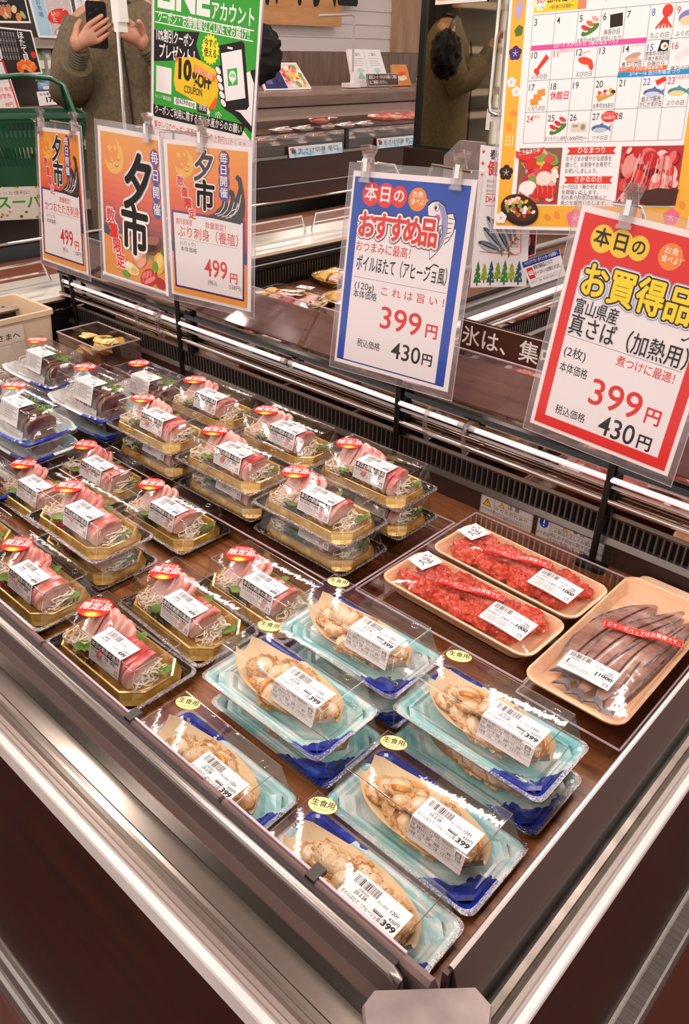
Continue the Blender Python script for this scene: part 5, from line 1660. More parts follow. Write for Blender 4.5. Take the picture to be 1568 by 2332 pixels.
# ---- the monthly calendar poster
def calendar():
    cw, rh = 0.0382, 0.0497
    ox, oy = 0.0436, 0.110
    Wc, Hc = 0.345, 0.455
    p = Print(Wc, Hc)
    Y = '#f2b13a'
    p.rect(0.005, 0.005, Wc - 0.01, Hc - 0.011, Y); p.rect(0.0300, 0.02, Wc - 0.06, Hc - 0.062, '#f5eeec')
    def X(a): return ox + a
    def V(a): return oy + a
    # heading above the grid
    p.rect(X(0.0), V(-0.034), 0.074, 0.031, '#f6cf3a'); p.ell(X(0.011), V(-0.017), 0.010, 0.011, '#f8efe0'); p.text('5の', X(0.004), V(-0.026), 0.011, '#d2382c', 0.03, w=0.014); p.text('つく日は', X(0.004), V(-0.013), 0.005, '#3a2a20', w=0.014)
    p.text('吉川水産の日', X(0.022), V(-0.030), 0.015, '#2a1d16', 0.03, w=0.050); p.text('〜旬の魚介がお買得!!〜', X(0.026), V(-0.0125), 0.007, '#3a2a20', 0.01, w=0.042)
    p.rect(X(0.074), V(-0.034), 0.014, 0.031, '#d68a62'); p.text('3パック', X(0.090), V(-0.026), 0.014, '#2a1d16', 0.025, w=0.020); p.text('1,080円', X(0.112), V(-0.030), 0.020, '#d62f2a', 0.04, w=0.052)
    for k in range(8):
        p.rect(X(k * cw) - 0.0003, V(0), 0.0006, 4 * rh, '#3f3a38')
    for k in range(5):
        p.rect(X(0), V(k * rh) - 0.0003, 7 * cw, 0.0006, '#3f3a38')
    d = 3
    for r in range(4):
        for c_ in range(7):
            if d > 28:
                break
            col = '#2f2b2b'
            if c_ == 5: col = '#5a63b8'
            if c_ == 6 or d in (11, 24): col = '#d2363c'
            p.text(str(d), X(c_ * cw + 0.003), V(r * rh + 0.004), 0.0145, col, 0.005, sx=0.85)
            d += 1
    def cap(c_, r, s, w, y=0.040, h=0.0085, col='#2f2b2b', bold=0.008):
        p.text(s, X(c_ * cw + cw / 2), V(r * rh + y), h, col, bold, w=w, anchor='c')
    def at_(c_, r, a, b_): return X(c_ * cw + a), V(r * rh + b_)
    # little food drawings
    def nigiri(c_, r, cols):
        x, y = at_(c_, r, 0.022, 0.022)
        p.ell(x, y + .006, .016, .006, '#4f7f35', -.5)
        for k, cc in enumerate(cols):
            p.ell(x - .009 + .008 * k, y + .005 - .006 * k, .0065, .0038, '#f6efe8', .5); p.ell(x - .009 + .008 * k, y + .003 - .006 * k, .0068, .0034, cc, .5)
    def fishy(c_, r, body, belly, x0=0.020, y0=0.027):
        x, y = at_(c_, r, x0, y0)
        p.ell(x, y, .0145, .0062, body); p.ell(x, y + .0022, .012, .0036, belly); p.poly([(x + .012, y), (x + .019, y - .006), (x + .017, y), (x + .019, y + .006)], body); p.poly([(x - .002, y - .005), (x + .003, y - .0095), (x + .006, y - .005)], body); p.ell(x - .010, y - .0008, .0011, .0011, '#17141a')
    nigiri(2, 0, ('#d8323a', '#ee6a3a', '#f0a79a')); cap(2, 0, 'お寿司10%割引', 0.034)
    x, y = at_(3, 0, 0.024, 0.017); p.poly([(x - .010, y - .008), (x + .010, y - .010), (x + .012, y + .009), (x - .008, y + .011)], '#2a1c14'); cap(3, 0, '海苔の日', 0.026, .030); cap(3, 0, '初午いなり', 0.032, .0395)
    x, y = at_(5, 0, 0.024, 0.018); p.ell(x + .003, y - .008, .008, .009, '#dc3a30')
    for k in range(5): p.line([(x + .002, y - .002), (x - .004 - .002 * k + .004 * k, y + .006), (x - .012 + .006 * k, y + .016)], .003, '#dc3a30')
    cap(5, 0, 'たこの日', 0.028)
    x, y = at_(6, 0, 0.022, 0.022); p.ell(x, y, .015, .011, '#8a80b8'); p.ell(x, y + .004, .013, .007, '#f0cfa4'); cap(6, 0, 'ふぐの日', 0.028)
    p.rect(X(0.001), V(0.0455), 0.190, 0.0078, '#de4f96'); p.text('2/3〜7 さかなの日《春の旬まつり》', X(0.040), V(0.0450), 0.0072, '#fbeef4', 0.012, w=0.106)
    x, y = at_(0, 1, 0.020, 0.024); p.poly([(x + .008, y - .014), (x + .014, y - .008), (x - .002, y + .010), (x - .007, y + .007)], '#dc3a30'); p.ell(x - .006, y + .012, .006, .004, '#dc3a30', .8); cap(0, 1, 'いかの日', 0.026)
    p.text('建国記念の日', X(cw + 0.013), V(rh + 0.004), 0.006, '#d2363c', w=0.022)
    x, y = at_(2, 1, 0.020, 0.024); p.ell(x - .001, y, .012, .0055, '#e2462c', .25); p.ell(x + .009, y + .006, .004, .009, '#e2462c', -.3); p.line([(x - .012, y - .002), (x - .010, y - .011), (x + .006, y - .014)], .0009, '#e2462c'); cap(2, 1, 'えびの日', 0.026)
    x, y = at_(4, 1, 0.020, 0.022); p.ell(x, y, .013, .0045, '#c89a86', -.3); p.ell(x + .002, y + .006, .013, .004, '#dab3a0', .1); cap(4, 1, '煮干しの日', 0.031, .030); p.text('バレンタインデー', X(4 * cw + .014), V(rh + .004), .005, '#5a5450', w=.023)
    x, y = at_(5, 1, 0.027, 0.009); p.poly([(x - .008, y + .008), (x - .004, y - .008), (x + .009, y - .007), (x + .008, y + .008)], '#221f1e'); p.ell(x + .002, y + .001, .0055, .0055, '#f4efe8'); p.ell(x + .003, y + .001, .0025, .0022, '#e06a2e')
    cap(5, 1, '巻寿司10%割引', 0.036, .0165, .0078); cap(5, 1, '手巻き寿司の日', 0.036, .024, .0078); cap(5, 1, '中華の日', 0.026, .0315, .0078)
    x, y = at_(6, 1, 0.022, 0.020); p.poly([(x - .014, y + .004), (x + .012, y - .010), (x + .015, y + .002), (x - .010, y + .014)], '#f6dcdc'); cap(6, 1, '寒天の日', 0.028)
    p.rect(X(4 * cw + .001), V(rh + .0375), 2 * cw - .002, .0068, '#e8672e'); p.text('2/14〜15 西京漬催事販売', X(4 * cw + .003), V(rh + .0372), .0064, '#fbf0e6', 0.012, w=.066)
    p.rect(X(4 * cw - .001), V(rh + .0445), 3 * cw, .0078, '#2a8fc4'); p.text('2/14〜16 吉川市場まつり', X(4 * cw + .018), V(rh + .0442), .0072, '#eef6fb', 0.012, w=.078)
    x, y = at_(0, 2, 0.020, 0.025)
    for a, b_ in ((.005, -.006), (-.001, .001), (-.006, .008)): p.poly([(x + a - .007, y + b_ - .004), (x + a + .006, y + b_ - .006), (x + a + .008, y + b_ + .005), (x + a - .006, y + b_ + .006)], '#e2923c')
    cap(0, 2, 'いなりの日', 0.028)
    cap(1, 2, '休館日', 0.031, .019, .014, '#d2363c', .03)
    x, y = at_(3, 2, 0.020, 0.026); p.poly([(x - .015, y + .002), (x + .010, y - .006), (x + .016, y + .002), (x - .010, y + .012)], '#d89a4a')
    for k, cc in enumerate(('#e2502c', '#f0b08a', '#d8323a', '#f4efe8', '#e8a03a', '#3a3230')): p.ell(x - .009 + .0045 * k, y - .002 + (k % 2) * .004 - .001 * k, .0036, .0028, cc, .4)
    cap(3, 2, 'お寿司20%割引', 0.034)
    fishy(5, 2, '#5a6f9c', '#c9d2e2'); p.poly([at_(5, 2, .022, .010), at_(5, 2, .036, .004), at_(5, 2, .040, .010), at_(5, 2, .026, .017)], '#e0362c'); cap(5, 2, '姫スマ販売', 0.030, .033); cap(5, 2, 'かにかまの日', 0.034, .0405)
    fishy(6, 2, '#4d8f9a', '#e8d488'); cap(6, 2, 'ぶりの日', 0.027)
    p.text('天皇誕生日', X(6 * cw + .015), V(2 * rh + .004), .006, '#d2363c', w=.02); p.text('振替休日', X(.013), V(3 * rh + .005), .006, '#d2363c', w=.014)
    nigiri(1, 3, ('#d8323a', '#c9303a', '#d8485a')); cap(1, 3, 'まぐろづくし特売', 0.036)
    x, y = at_(2, 3, 0.020, 0.026); p.rect(x - .014, y - .007, .028, .015, '#dcd0c0'); p.ell(x + .007, y, .004, .005, '#9a8f84'); p.rect(x - .011, y - .004, .009, .004, '#a89b8c'); cap(2, 3, '1,000円均一', 0.033)
    fishy(3, 3, '#5a7098', '#b9c6d8', .018, .029); p.ell(X(3 * cw + .031), V(3 * rh + .011), .013, .009, '#e0362c'); p.text('まぐろコーナー', X(3 * cw + .031), V(3 * rh + .0045), .0048, '#fbeee8', .01, w=.020, anchor='c'); p.text('10%割引', X(3 * cw + .031), V(3 * rh + .0095), .0066, '#fbeee8', .015, w=.020, anchor='c'); cap(3, 3, 'ツナの日', 0.026)
    # photographs and text under the grid
    yb = V(0.207)
    def photo(x, y, w, h, cols, n, seed, base):
        p.rect(x, y, w, h, base)
        p.blobs(x, y, w, h, cols, n, seed, 0.06, 0.18)
    photo(X(-0.005), yb, 0.077, 0.094, ('#d2362f', '#e2705c', '#c23038', '#f2e6dc', '#e8b4a0', '#7fa04a', '#e8c04a', '#d8504a'), 90, 5, '#8a5a4a')
    p.ell(X(.016), yb + .066, .016, .012, '#f4eee8'); p.ell(X(.044), yb + .050, .014, .012, '#f3dfd4')
    for k in range(4): p.ell(X(.034 + .009 * k), yb + .073, .007, .012, '#d2302c', .4); p.line([(X(.034 + .009 * k), yb + .064), (X(.036 + .009 * k), yb + .082)], .0008, '#f0a79c')
    photo(X(0.173), yb, 0.100, 0.094, ('#c5262c', '#d84a44', '#a81f28', '#f0c4b8', '#e87068', '#e0938a', '#7a1520'), 130, 9, '#b5343a')
    for k in range(12):
        p.line([(X(.176 + .008 * k), yb + .088 - .004 * (k % 3)), (X(.196 + .006 * k), yb + .055), (X(.205 + .005 * k), yb + .012 + .004 * (k % 4))], .0014, ('#f6dcd4', '#e88a80', '#c2262c')[k % 3])
    for a, b_ in ((.215, .076), (.236, .082), (.254, .084), (.200, .082)): p.ell(X(a), yb + b_, .0035, .0035, '#f4ece8'); p.ell(X(a), yb + b_, .002, .002, '#241a1a')
    p.poly([(X(-.012), yb + .004), (X(.010), yb + .010), (X(.040), yb - .002), (X(.036), yb + .011), (X(.008), yb + .021), (X(-.010), yb + .015)], '#dc3a30'); p.text('ご予約承り中', X(-.006), yb + .004, .0085, '#fbeee8', .015, w=.038, rot=-.1)
    for yy, t in ((0.0, 'ひなまつり'), (0.047, 'さかなの日')):
        p.poly([(X(.080), yb + yy), (X(.164), yb + yy), (X(.159), yb + yy + .006), (X(.164), yb + yy + .012), (X(.080), yb + yy + .012), (X(.085), yb + yy + .006)], '#dc3a30'); p.text(t, X(.122), yb + yy + .0005, .0105, '#fbeee8', .02, w=.046, anchor='c')
    for k, t in enumerate(('お子さまの健やかな成長を', '願って、お刺身やお寿司で', 'お祝いしましょう。')): p.text(t, X(.080), yb + .0145 + .0098 * k, .0092, '#2f2b2b', .008, w=.078 * (1 if k < 2 else .72))
    for k, t in enumerate(('3〜7日は『春の旬まつり』', 'を開催いたします。', '旬の魚介や冬のお魚など', '魚介を販売いたします。')): p.text(t, X(.078), yb + .0605 + .0090 * k, .0086, '#2f2b2b', .008, w=.080 * (1 if k != 1 else .8))
    # bento box at the lower left corner, flowers and beans along the border
    bx, by = X(.004), yb + .104
    p.ell(bx, by, .037, .026, '#2e1a12', .35); p.ell(bx, by - .004, .034, .021, '#4b2a1a', .35)
    rn = random.Random(6)
    for k in range(42):
        a, q = rn.uniform(0, 6.28), sqrt(rn.random())
        px, py = .029 * q * cos(a), .016 * q * sin(a)
        p.ell(bx + px * .94 - py * .34, by - .004 + px * .34 + py * .94, .0042, .0030, rn.choice(('#e2502c', '#f0a07a', '#f4ece4', '#e8b84a', '#d8383a', '#f4e6da', '#7fa04a')), rn.uniform(0, 3), 10)
    def flower(x, y, r, c_, cc):
        for k in range(5): p.ell(x + r * .55 * cos(1.2566 * k - 1.57), y + r * .55 * sin(1.2566 * k - 1.57), r * .52, r * .52, c_, 0, 14)
        for k in range(5): p.line([(x, y), (x + r * .5 * cos(1.2566 * k - 1.57), y + r * .5 * sin(1.2566 * k - 1.57))], r * .06, cc)
    flower(0.017, V(.055), .011, '#4a2f6e', '#f4ece8'); flower(0.014, V(.100), .008, '#f6efec', '#c23a4a'); flower(0.024, V(.115), .008, '#f6efec', '#c23a4a'); flower(0.0165, V(.247), .0125, '#3a2218', '#f4ece8'); flower(0.014, V(.325), .010, '#f8f0ec', '#d2363c'); flower(0.150, Hc - .022, .015, '#ec6f8e', '#f8ece8'); flower(0.312, Hc - .026, .013, '#ec6f8e', '#f8ece8')
    p.poly([(.010, V(-.020)), (.022, V(-.026)), (.027, V(-.012)), (.018, V(.006)), (.010, V(-.002))], '#c2a3bc'); p.poly([(.012, V(.020)), (.020, V(.012)), (.028, V(.016)), (.026, V(.028)), (.016, V(.030))], '#5a6f2c')
    for x, y, r in ((.022, V(.150), .3), (.016, V(.172), 1.2), (.100, Hc - .022, .5), (.117, Hc - .026, 1.1), (.20, Hc - .024, .4), (.24, Hc - .022, 1.3), (.328, V(.20), .6), (.327, V(.30), 1.0), (.328, V(.1), .4)): p.ell(x, y, .0075, .005, '#e8923c', r)
    for k in range(9): p.ell(.012 + .006 * (k % 3), V(.188 + .006 * (k // 3)), .0013, .0022, '#fbeedd', .4)
    p.poly([(X(.195), Hc - .062), (X(.24), Hc - .072), (X(.275), Hc - .070), (X(.27), Hc - .045), (X(.225), Hc - .045)], '#4a2a1e'); p.text('2月', Wc / 2, .025, .05, '#d2363c', .03, anchor='c')
    return p
p = calendar()
Uc, Vc = Vector((0.959, 0.2697, 0.0869)), Vector((0.1027, -0.1096, -0.9887))
Vc = (Vc - Uc * Vc.dot(Uc)).normalized()
nc = Vc.cross(Uc)
O0 = Vector((-0.8495, 1.4, 0.7417)) - Uc * 0.0436 - Vc * 0.110
cc = O0 + Uc * 0.17 + Vc * 0.22
def fc(u, v):
    return O0 + Uc * u + Vc * v - cc, nc
cal = empty('calendar_poster', cc, 0, 'large monthly calendar poster with a yellow border and food drawings, at the upper right', 'poster')
p.build('printed_sheet', fc, cal, (0, 0, 0), 0.001)
b = MB()
for off in (-0.0016,):
    b.add([fc(u, v)[0] + nc * off for u, v in ((-.006, -.006), (.351, -.006), (.351, .462), (-.006, .462))], [(0, 3, 2, 1)], SLEEVEMAT)
b.tube([fc(u, v)[0] for u, v in ((-.006, -.006), (.351, -.006), (.351, .462), (-.006, .462))], 0.0012, ACRYLIC_EDGE, 5, False, True)
b.build('plastic_sleeve', cal)
b = MB(); q = fc(.17, .45)[0] - nc * 0.012
b.tube([fc(.17, .1)[0] - nc * 0.012, q, Vector((q.x, q.y + .02, 0.20 - cc.z))], 0.005, BLACKMETAL, 10); b.build('pole', cal)
# ------------------------------------------------------------------ the cases behind
NB = empty('neighbouring_case', (0, 0, 0), 0, 'refrigerated case behind the front island, with sushi trays and its own grille and lamp', 'display case')
b = MB(); b.box(-1.92, -1.10, 1.13, 3.5, -0.05, 0.0, DARKDECK); b.build('deck_board', NB)
b = MB(); b.box(-1.012, -0.20, 1.13, 3.5, -0.05, 0.0, DARKDECK); b.build('deck_board', NB)
b = MB(); b.box(-1.93, -0.42, 1.13, 3.5, -0.70, -0.05, DARKBROWN); b.build('base_panel', NB)
# right divider running away from the viewer, its lamp side facing right
b = MB(); b.box(-1.10, -1.014, 1.13, 3.5, -0.05, 0.046, mat('back panel', '#3c2a22', 0.4)); b.box(-1.10, -1.020, 1.13, 3.5, 0.046, 0.19, BLACK); b.build('divider_panel', NB)
b = MB()
yy = 1.15
while yy < 3.4:
    b.box(-1.020, -1.010, yy, yy + 0.003, 0.045, 0.085, GR)
    yy += 0.0115
b.prism([(-1.009, 0.036), (-1.006, 0.042), (-1.010, 0.050), (-1.020, 0.050), (-1.020, 0.036)], 'y', 1.13, 3.5, GR)
b.build('air_grille', NB)
b = MB(); b.box(-1.018, -1.012, 1.13, 3.5, 0.094, 0.186, MIRROR); b.build('mirror_strip', NB)
b = MB(); b.tube([(-0.994, 1.15, 0.152), (-0.994, 3.45, 0.152)], 0.0075, TUBE, 10); b.build('lamp_tube', NB)
b = MB(); b.tube([(-0.998, 1.15, 0.117), (-0.998, 3.45, 0.117)], 0.0055, CHROME, 10); b.build('chrome_rail', NB)
b = MB(); b.prism([(-1.000, 0.168), (-0.998, 0.172), (-1.000, 0.178), (-1.025, 0.182), (-1.025, 0.168)], 'y', 1.13, 3.5, SMOKE); b.build('top_rail', NB)
b = MB(); b.prism([(-1.018, 0.180), (-1.024, 0.184), (-1.067, 0.238), (-1.071, 0.240), (-1.083, 0.235), (-1.083, 0.18)], 'y', 1.125, 3.5, wood('polished walnut top along', '#5b3b2b', '#7b5644', '#8d6855', (30, 3, 30), 2.2, 0.16, 0.5)); b.build('top_board', NB)
b = MB(); b.tube([(-1.062, 1.30, 0.247), (-1.062, 3.5, 0.247)], 0.0075, mat('grey rail', '#8c827e', 0.3, 0.5), 10); b.build('edge_rail', NB)
# left divider with a metal ledge, then the next shelf and its black outer rail
LB = empty('left_case', (0, 0, 0), 0, 'low refrigerated case with white metal ledge, wire guards and reddish wood deck', 'display case')
b = MB(); b.box(-2.07, -1.93, 0.1, 3.5, -0.70, 0.105, BLACK); b.build('divider_panel', LB)
b = MB()
yy = 1.15
while yy < 3.4:
    b.box(-1.931, -1.918, yy, yy + 0.004, 0.016, 0.060, mat('dark grille bar', '#4a4038', 0.4, 0.5))
    yy += 0.0125
b.prism([(-1.93, 0.060), (-1.915, 0.064), (-1.912, 0.074), (-1.93, 0.078)], 'y', 0.1, 3.5, BLACK)
b.tube([(-1.918, 0.1, 0.079), (-1.918, 3.5, 0.079)], 0.004, CHROME, 8)
b.build('air_grille', LB)
b = MB(); b.prism([(-1.925, 0.096), (-1.915, 0.104), (-1.925, 0.1095), (-1.94, 0.1085), (-1.94, 0.096)], 'y', 0.1, 3.5, mat('tan ledge trim', '#a08a76', 0.35)); b.build('ledge_trim', LB)
b = MB(); b.prism([(-1.925, 0.110), (-1.99, 0.119), (-1.992, 0.124), (-2.07, 0.128), (-2.085, 0.122), (-2.085, 0.105), (-1.94, 0.104)], 'y', 0.1, 3.5, noisy('white metal ledge', [(0.3, '#c8c3b8'), (0.7, '#dedad0')], 3, 0.25, 2, metal=0.35)); b.build('metal_ledge', LB)
def guard(y0, y1):
    b = MB()
    x, z0, z1 = -2.02, 0.125, 0.180
    b.tube([(x, y0, z0), (x, y0 + 0.02, z1), (x, y1 - 0.02, z1), (x, y1, z0)], 0.004, CHROME, 8)
    b.tube([(x, y0 + 0.012, 0.152), (x, y1 - 0.012, 0.152)], 0.003, CHROME, 8)
    b.build('wire_guard', LB)
guard(0.45, 1.06); guard(1.10, 2.02); guard(2.05, 3.2)
b = MB(); b.box(-2.78, -2.07, 0.1, 3.5, -0.05, 0.0, wood('reddish shelf board', '#54260f', '#6d3519', '#7f4323', (30, 2, 10), 2.0, 0.35, 0.2)); b.build('deck_board', LB)
b = MB(); b.box(-2.86, -2.07, 0.1, 3.5, -0.70, -0.05, DARKBROWN); b.build('base_panel', LB)
b = MB(); b.prism([(-2.78, 0.0), (-2.79, 0.048), (-2.80, 0.052), (-2.80, -0.02), (-2.78, -0.02)], 'y', 0.1, 3.5, SMOKE); b.build('glass_rail', LB)
b = MB(); b.tube([(-2.797, 0.1, 0.056), (-2.797, 3.5, 0.056)], 0.006, CHROME, 8); b.build('hand_rail', LB)
b = MB(); b.box(-2.90, -2.80, 0.1, 3.5, -0.05, 0.0, mat('brown outer ledge', '#5b3522', 0.4)); b.build('outer_ledge', LB)
# acrylic end pieces of the front island
# sushi trays on the far deck
GT = noisy('gold sushi tray', [(0.4, '#b9893c'), (0.6, '#dcb45e')], 40, 0.3, 2, metal=0.5)
RICE = noisy('sushi rice', [(0.4, '#ece4da'), (0.6, '#f8f3ec')], 160, 0.5, 2, bump=0.5, bscale=400)
EGG = noisy('egg omelette', [(0.4, '#e2a93f'), (0.6, '#f0c565')], 40, 0.45, 2)
SHRIMP = noisy('cooked shrimp', [(0.35, '#e58a5c'), (0.5, '#f3c3a2'), (0.65, '#f6e2d4')], 40, 0.35, 2, (1, 6, 1))
TUNA = noisy('red tuna', [(0.35, '#a8262c'), (0.65, '#c94a4a')], 30, 0.3, 2, coat=0.3)
def sushi(x, y, rz, lb, first=[]):
    if not first:
        t = empty('sushi_tray', (x, y, 0.0), rz, lb, 'food tray', 'sushi trays in the case behind')
        b = MB()
        b.loft([[(0.11 * cos(a), 0.075 * sin(a), 0.0) for a in [2 * pi * k / 28 for k in range(28)]], [(0.132 * cos(a), 0.095 * sin(a), 0.022) for a in [2 * pi * k / 28 for k in range(28)]], [(0.126 * cos(a), 0.089 * sin(a), 0.022) for a in [2 * pi * k / 28 for k in range(28)]], [(0.108 * cos(a), 0.073 * sin(a), 0.006) for a in [2 * pi * k / 28 for k in range(28)]]], GT, True, True, True)
        b.build('tray', t)
        tops = (EGG, SHRIMP, TUNA, FISHPALE, EGG, SHRIMP, TUNA, FISHPALE)
        for k in range(8):
            xx, yy = -0.072 + 0.048 * (k % 4), -0.028 + 0.056 * (k // 4)
            b = MB(); b.blob((xx, yy, 0.022), (0.018, 0.027, 0.014), RICE, 12, 8); r = b.build('rice', t)
            b = MB(); b.grid(lambda u, v: (xx + (u - .5) * 0.038, yy + (v - .5) * 0.062, 0.0385 - 0.016 * abs(2 * v - 1) ** 2.5 - 0.006 * abs(2 * u - 1) ** 2), 6, 8, tops[k]); b.grid(lambda u, v: (xx + (u - .5) * 0.038, yy + (v - .5) * 0.062, 0.0345 - 0.016 * abs(2 * v - 1) ** 2.5 - 0.006 * abs(2 * u - 1) ** 2), 6, 8, tops[k]); b.build('topping', t)
        leaf(t, 0.0, 0.0, 0.016, 0.4, 0.05)
        tuft(t, -0.02, 0.02, 0.034, 5, REDWEED, 8, 'pickled_ginger')
        b = MB(); b.grid(lambda u, v: (0.132 * (2 * u - 1), 0.095 * (2 * v - 1), 0.024 + 0.030 * (1 - abs(2 * u - 1) ** 4) * (1 - abs(2 * v - 1) ** 4)), 12, 12, LIDMAT); b.build('lid', t)
        p = Print(0.05, 0.03); p.barcode(0.004, 0.003, 0.025, 0.008); p.text('にぎり寿司', 0.004, 0.013, 0.008, K, 0.02); p.text('980', 0.032, 0.018, 0.009, K, 0.03)
        p.build('price_label', lambda u, v: (Vector((0.02 + u, 0.05 - v, 0.0548)), Vector((0, 0, 1))), t)
        first.append(t)
        return t
    r = copy_tree(first[0], (x, y, 0.0), rz, lb, 'sushi trays in the case behind'); r['category'] = 'food tray'
    return r
sushi(-1.74, 1.66, 0.25, 'round gold sushi tray behind the wood top, between orange and blue signs')
sushi(-1.58, 1.83, 0.35, 'round gold sushi tray partly hidden by the left edge of the blue sign')
sushi(-1.78, 1.98, 0.2, 'gold sushi tray farther back against the grille between the orange and blue signs')
sushi(-1.80, 1.40, 0.1, 'gold sushi tray at the back deck behind the rightmost orange sign')
sushi(-1.50, 1.55, 0.1, 'gold sushi tray behind the clear guard left of the blue sign')
# red packs beside the right divider
def small_pack(x, y, z, rz, m, lb, grp, store={}):
    if m.name not in store:
        t = empty('fish_pack', (x, y, z), rz, lb, 'food pack', grp)
        b = MB(); b.loft([rrc(0.15, 0.09, 0.012, 0.0), rrc(0.19, 0.12, 0.016, 0.018), rrc(0.18, 0.11, 0.014, 0.019), rrc(0.15, 0.09, 0.012, 0.006)], mat('white foam tray', '#ece6e2', 0.5), True, True, True); b.build('tray', t)
        rn = random.Random(len(store) + 2)
        for k in range(7):
            b = MB(); b.blob((rn.uniform(-.06, .06), rn.uniform(-.03, .03), 0.02), (rn.uniform(.02, .032), rn.uniform(.014, .02), rn.uniform(.01, .016)), m, 12, 8, 0.3, 2, k, rn.uniform(0, 3)); b.build('fish_piece', t)
        b = MB(); b.grid(lambda u, v: (0.18 * (u - .5), 0.11 * (v - .5), 0.020 + 0.019 * (1 - abs(2 * u - 1) ** 4) * (1 - abs(2 * v - 1) ** 4)), 12, 8, FILM); b.build('cling_film', t)
        p = Print(0.05, 0.028); p.barcode(0.004, 0.003, 0.025, 0.008); p.text('598', 0.03, 0.014, 0.010, K, 0.03)
        p.build('price_label', lambda u, v: (Vector((0.02 + u, -0.01 - v, 0.0405)), Vector((0, 0, 1))), t)
        store[m.name] = t
        return t
    r = copy_tree(store[m.name], (x, y, z), rz, lb, grp); r['category'] = 'food pack'
    return r
PRAWN = noisy('orange fish cuts', [(0.3, '#c9502e'), (0.6, '#e2805a'), (0.75, '#f0b49a')], 40, 0.3, 3, coat=0.4)
for k, (x, y) in enumerate(((-0.90, 1.62), (-0.90, 1.84), (-0.89, 2.06), (-0.90, 2.28))):
    small_pack(x, y, 0.0, pi / 2, PRAWN, ('orange fish pack by the far grille nearest the brown notice band', 'orange fish pack by the far grille, second beyond the brown notice band', 'orange fish pack by the far grille, third beyond the brown notice band', 'orange fish pack by the far grille behind the red framed sign')[k], 'orange fish packs by the far grille')
# things on the front-island side of the mirror: packs stacked behind the top board
# ---- flyers hung on the far divider top
def hang(p, q, name, label, cat='flyer', thick=0.001):
    f, c, nn = quadmap(q, p.w, p.h)
    o = p.build(name, f, None, c, thick)
    return tag(o, label, cat)
p = Print(150, 340)
for k, y in enumerate((14, 40, 66)): star(p, 10, y, 6, '#e0433a')
p.text('春先の', 30, 8, 24, '#2a2424', 0.03, w=60); p.text('健康', 26, 34, 36, '#dc3a34', 0.04, w=66)
for k in range(3): p.text('春先の魚介で毎日の健康に、ぜひ旬の味を', 26, 76 + 11 * k, 8, '#5a5250', w=100)
p.rect(26, 108, 112, 2, '#dc3a34'); p.text('DHA配合脂肪酸', 26, 112, 20, '#dc3a34', 0.03, w=100); p.rect(26, 136, 112, 1.4, '#dc3a34')
for k, (x, y, l, r) in enumerate(((96, 170, 44, 1.15), (82, 182, 46, 1.05), (60, 196, 44, .9), (52, 214, 36, .75), (74, 208, 48, 1.0), (44, 236, 32, .35))):
    c_, s_ = cos(r), sin(r)
    p.ell(x, y, l, 11, '#5f6b7a', r); p.ell(x - 3 * s_, y + 3 * c_, l * .92, 7, '#b9bcc0', r); p.ell(x, y, l * .8, 2.6, '#39434f', r)
    p.poly([(x + l * .9 * c_, y + l * .9 * s_), (x + (l + 14) * c_ - 10 * s_, y + (l + 14) * s_ + 10 * c_), (x + (l + 8) * c_, y + (l + 8) * s_), (x + (l + 14) * c_ + 10 * s_, y + (l + 14) * s_ - 10 * c_)], '#8a7c58'); p.ell(x - l * .8 * c_, y - l * .8 * s_, 2.6, 2.6, '#17181c')
p.poly([(92, 118), (104, 112), (112, 150), (100, 168), (92, 150)], '#3f6b34')
p.line([(20, 248), (122, 256), (132, 250), (128, 190)], 1.6, '#d8434a')
for k in range(4): p.vtext('魚介類に含まれる栄養素', 122 - 8 * k, 168, 6.5, '#e0908c', 0, 0.98)
for k in range(7):
    x, y = 18 + 18.5 * k, 330 - 8 * (k % 2) - 2 * (k == 3)
    g = ('#2f7a4a', '#8aa832', '#2a5f72', '#7fa52e', '#3c8a4e', '#9ab03a', '#2a5f72')[k]
    h_ = (58, 44, 60, 46, 62, 46, 60)[k]
    p.rect(x - 2, y - 6, 4, 12, '#7a4a2a')
    for t in range(3): p.poly([(x, y - h_ + t * h_ * .18), (x + 7 + t * 2.2, y - h_ * .58 + t * h_ * .27), (x - 7 - t * 2.2, y - h_ * .58 + t * h_ * .27)], g)
    for t in range(4): p.ell(x + (-1) ** t * 4, y - 10 - 10 * t, 2, 2.4, '#f0c84a')
hang(p, [(-0.9361, 1.4100, 0.5313), (-0.8195, 1.4100, 0.5305), (-0.7974, 1.4100, 0.2892), (-0.9267, 1.4100, 0.2610)], 'health_flyer', 'white flyer with blue fish and green fir trees beside the calendar poster')
p = Print(90, 60)
p.rect(0, 0, 90, 13, '#2a3f92'); p.text('ベイシアアプリ・ポイントカード会員様へ', 5, 1.5, 9.5, '#eef0f6', 0.02, w=80); p.rect(5, 17, 15, 25, '#d8322a'); p.rect(7, 24, 11, 10, '#f4eeee'); p.text('10', 12.5, 24, 8, '#d8322a', 0.02, anchor='c')
p.text('鮮魚売場商品について', 23, 15, 11, K, 0.02, w=46); p.text('ボーナスポイントは対象外となります。', 22, 29, 10, K, 0.02, w=62); p.rect(4, 45, 82, 0.6, '#8a8484'); p.text('対象ポイント（鮮魚・惣菜売場）は対象外となります。', 5, 48, 6, '#4a4444', w=76)
hang(p, [(-0.8084, 1.4000, 0.3346), (-0.7337, 1.4000, 0.3719), (-0.7119, 1.4000, 0.3275), (-0.7808, 1.4000, 0.2917)], 'notice_card', 'small tilted white card with a blue heading below the calendar poster', 'card')
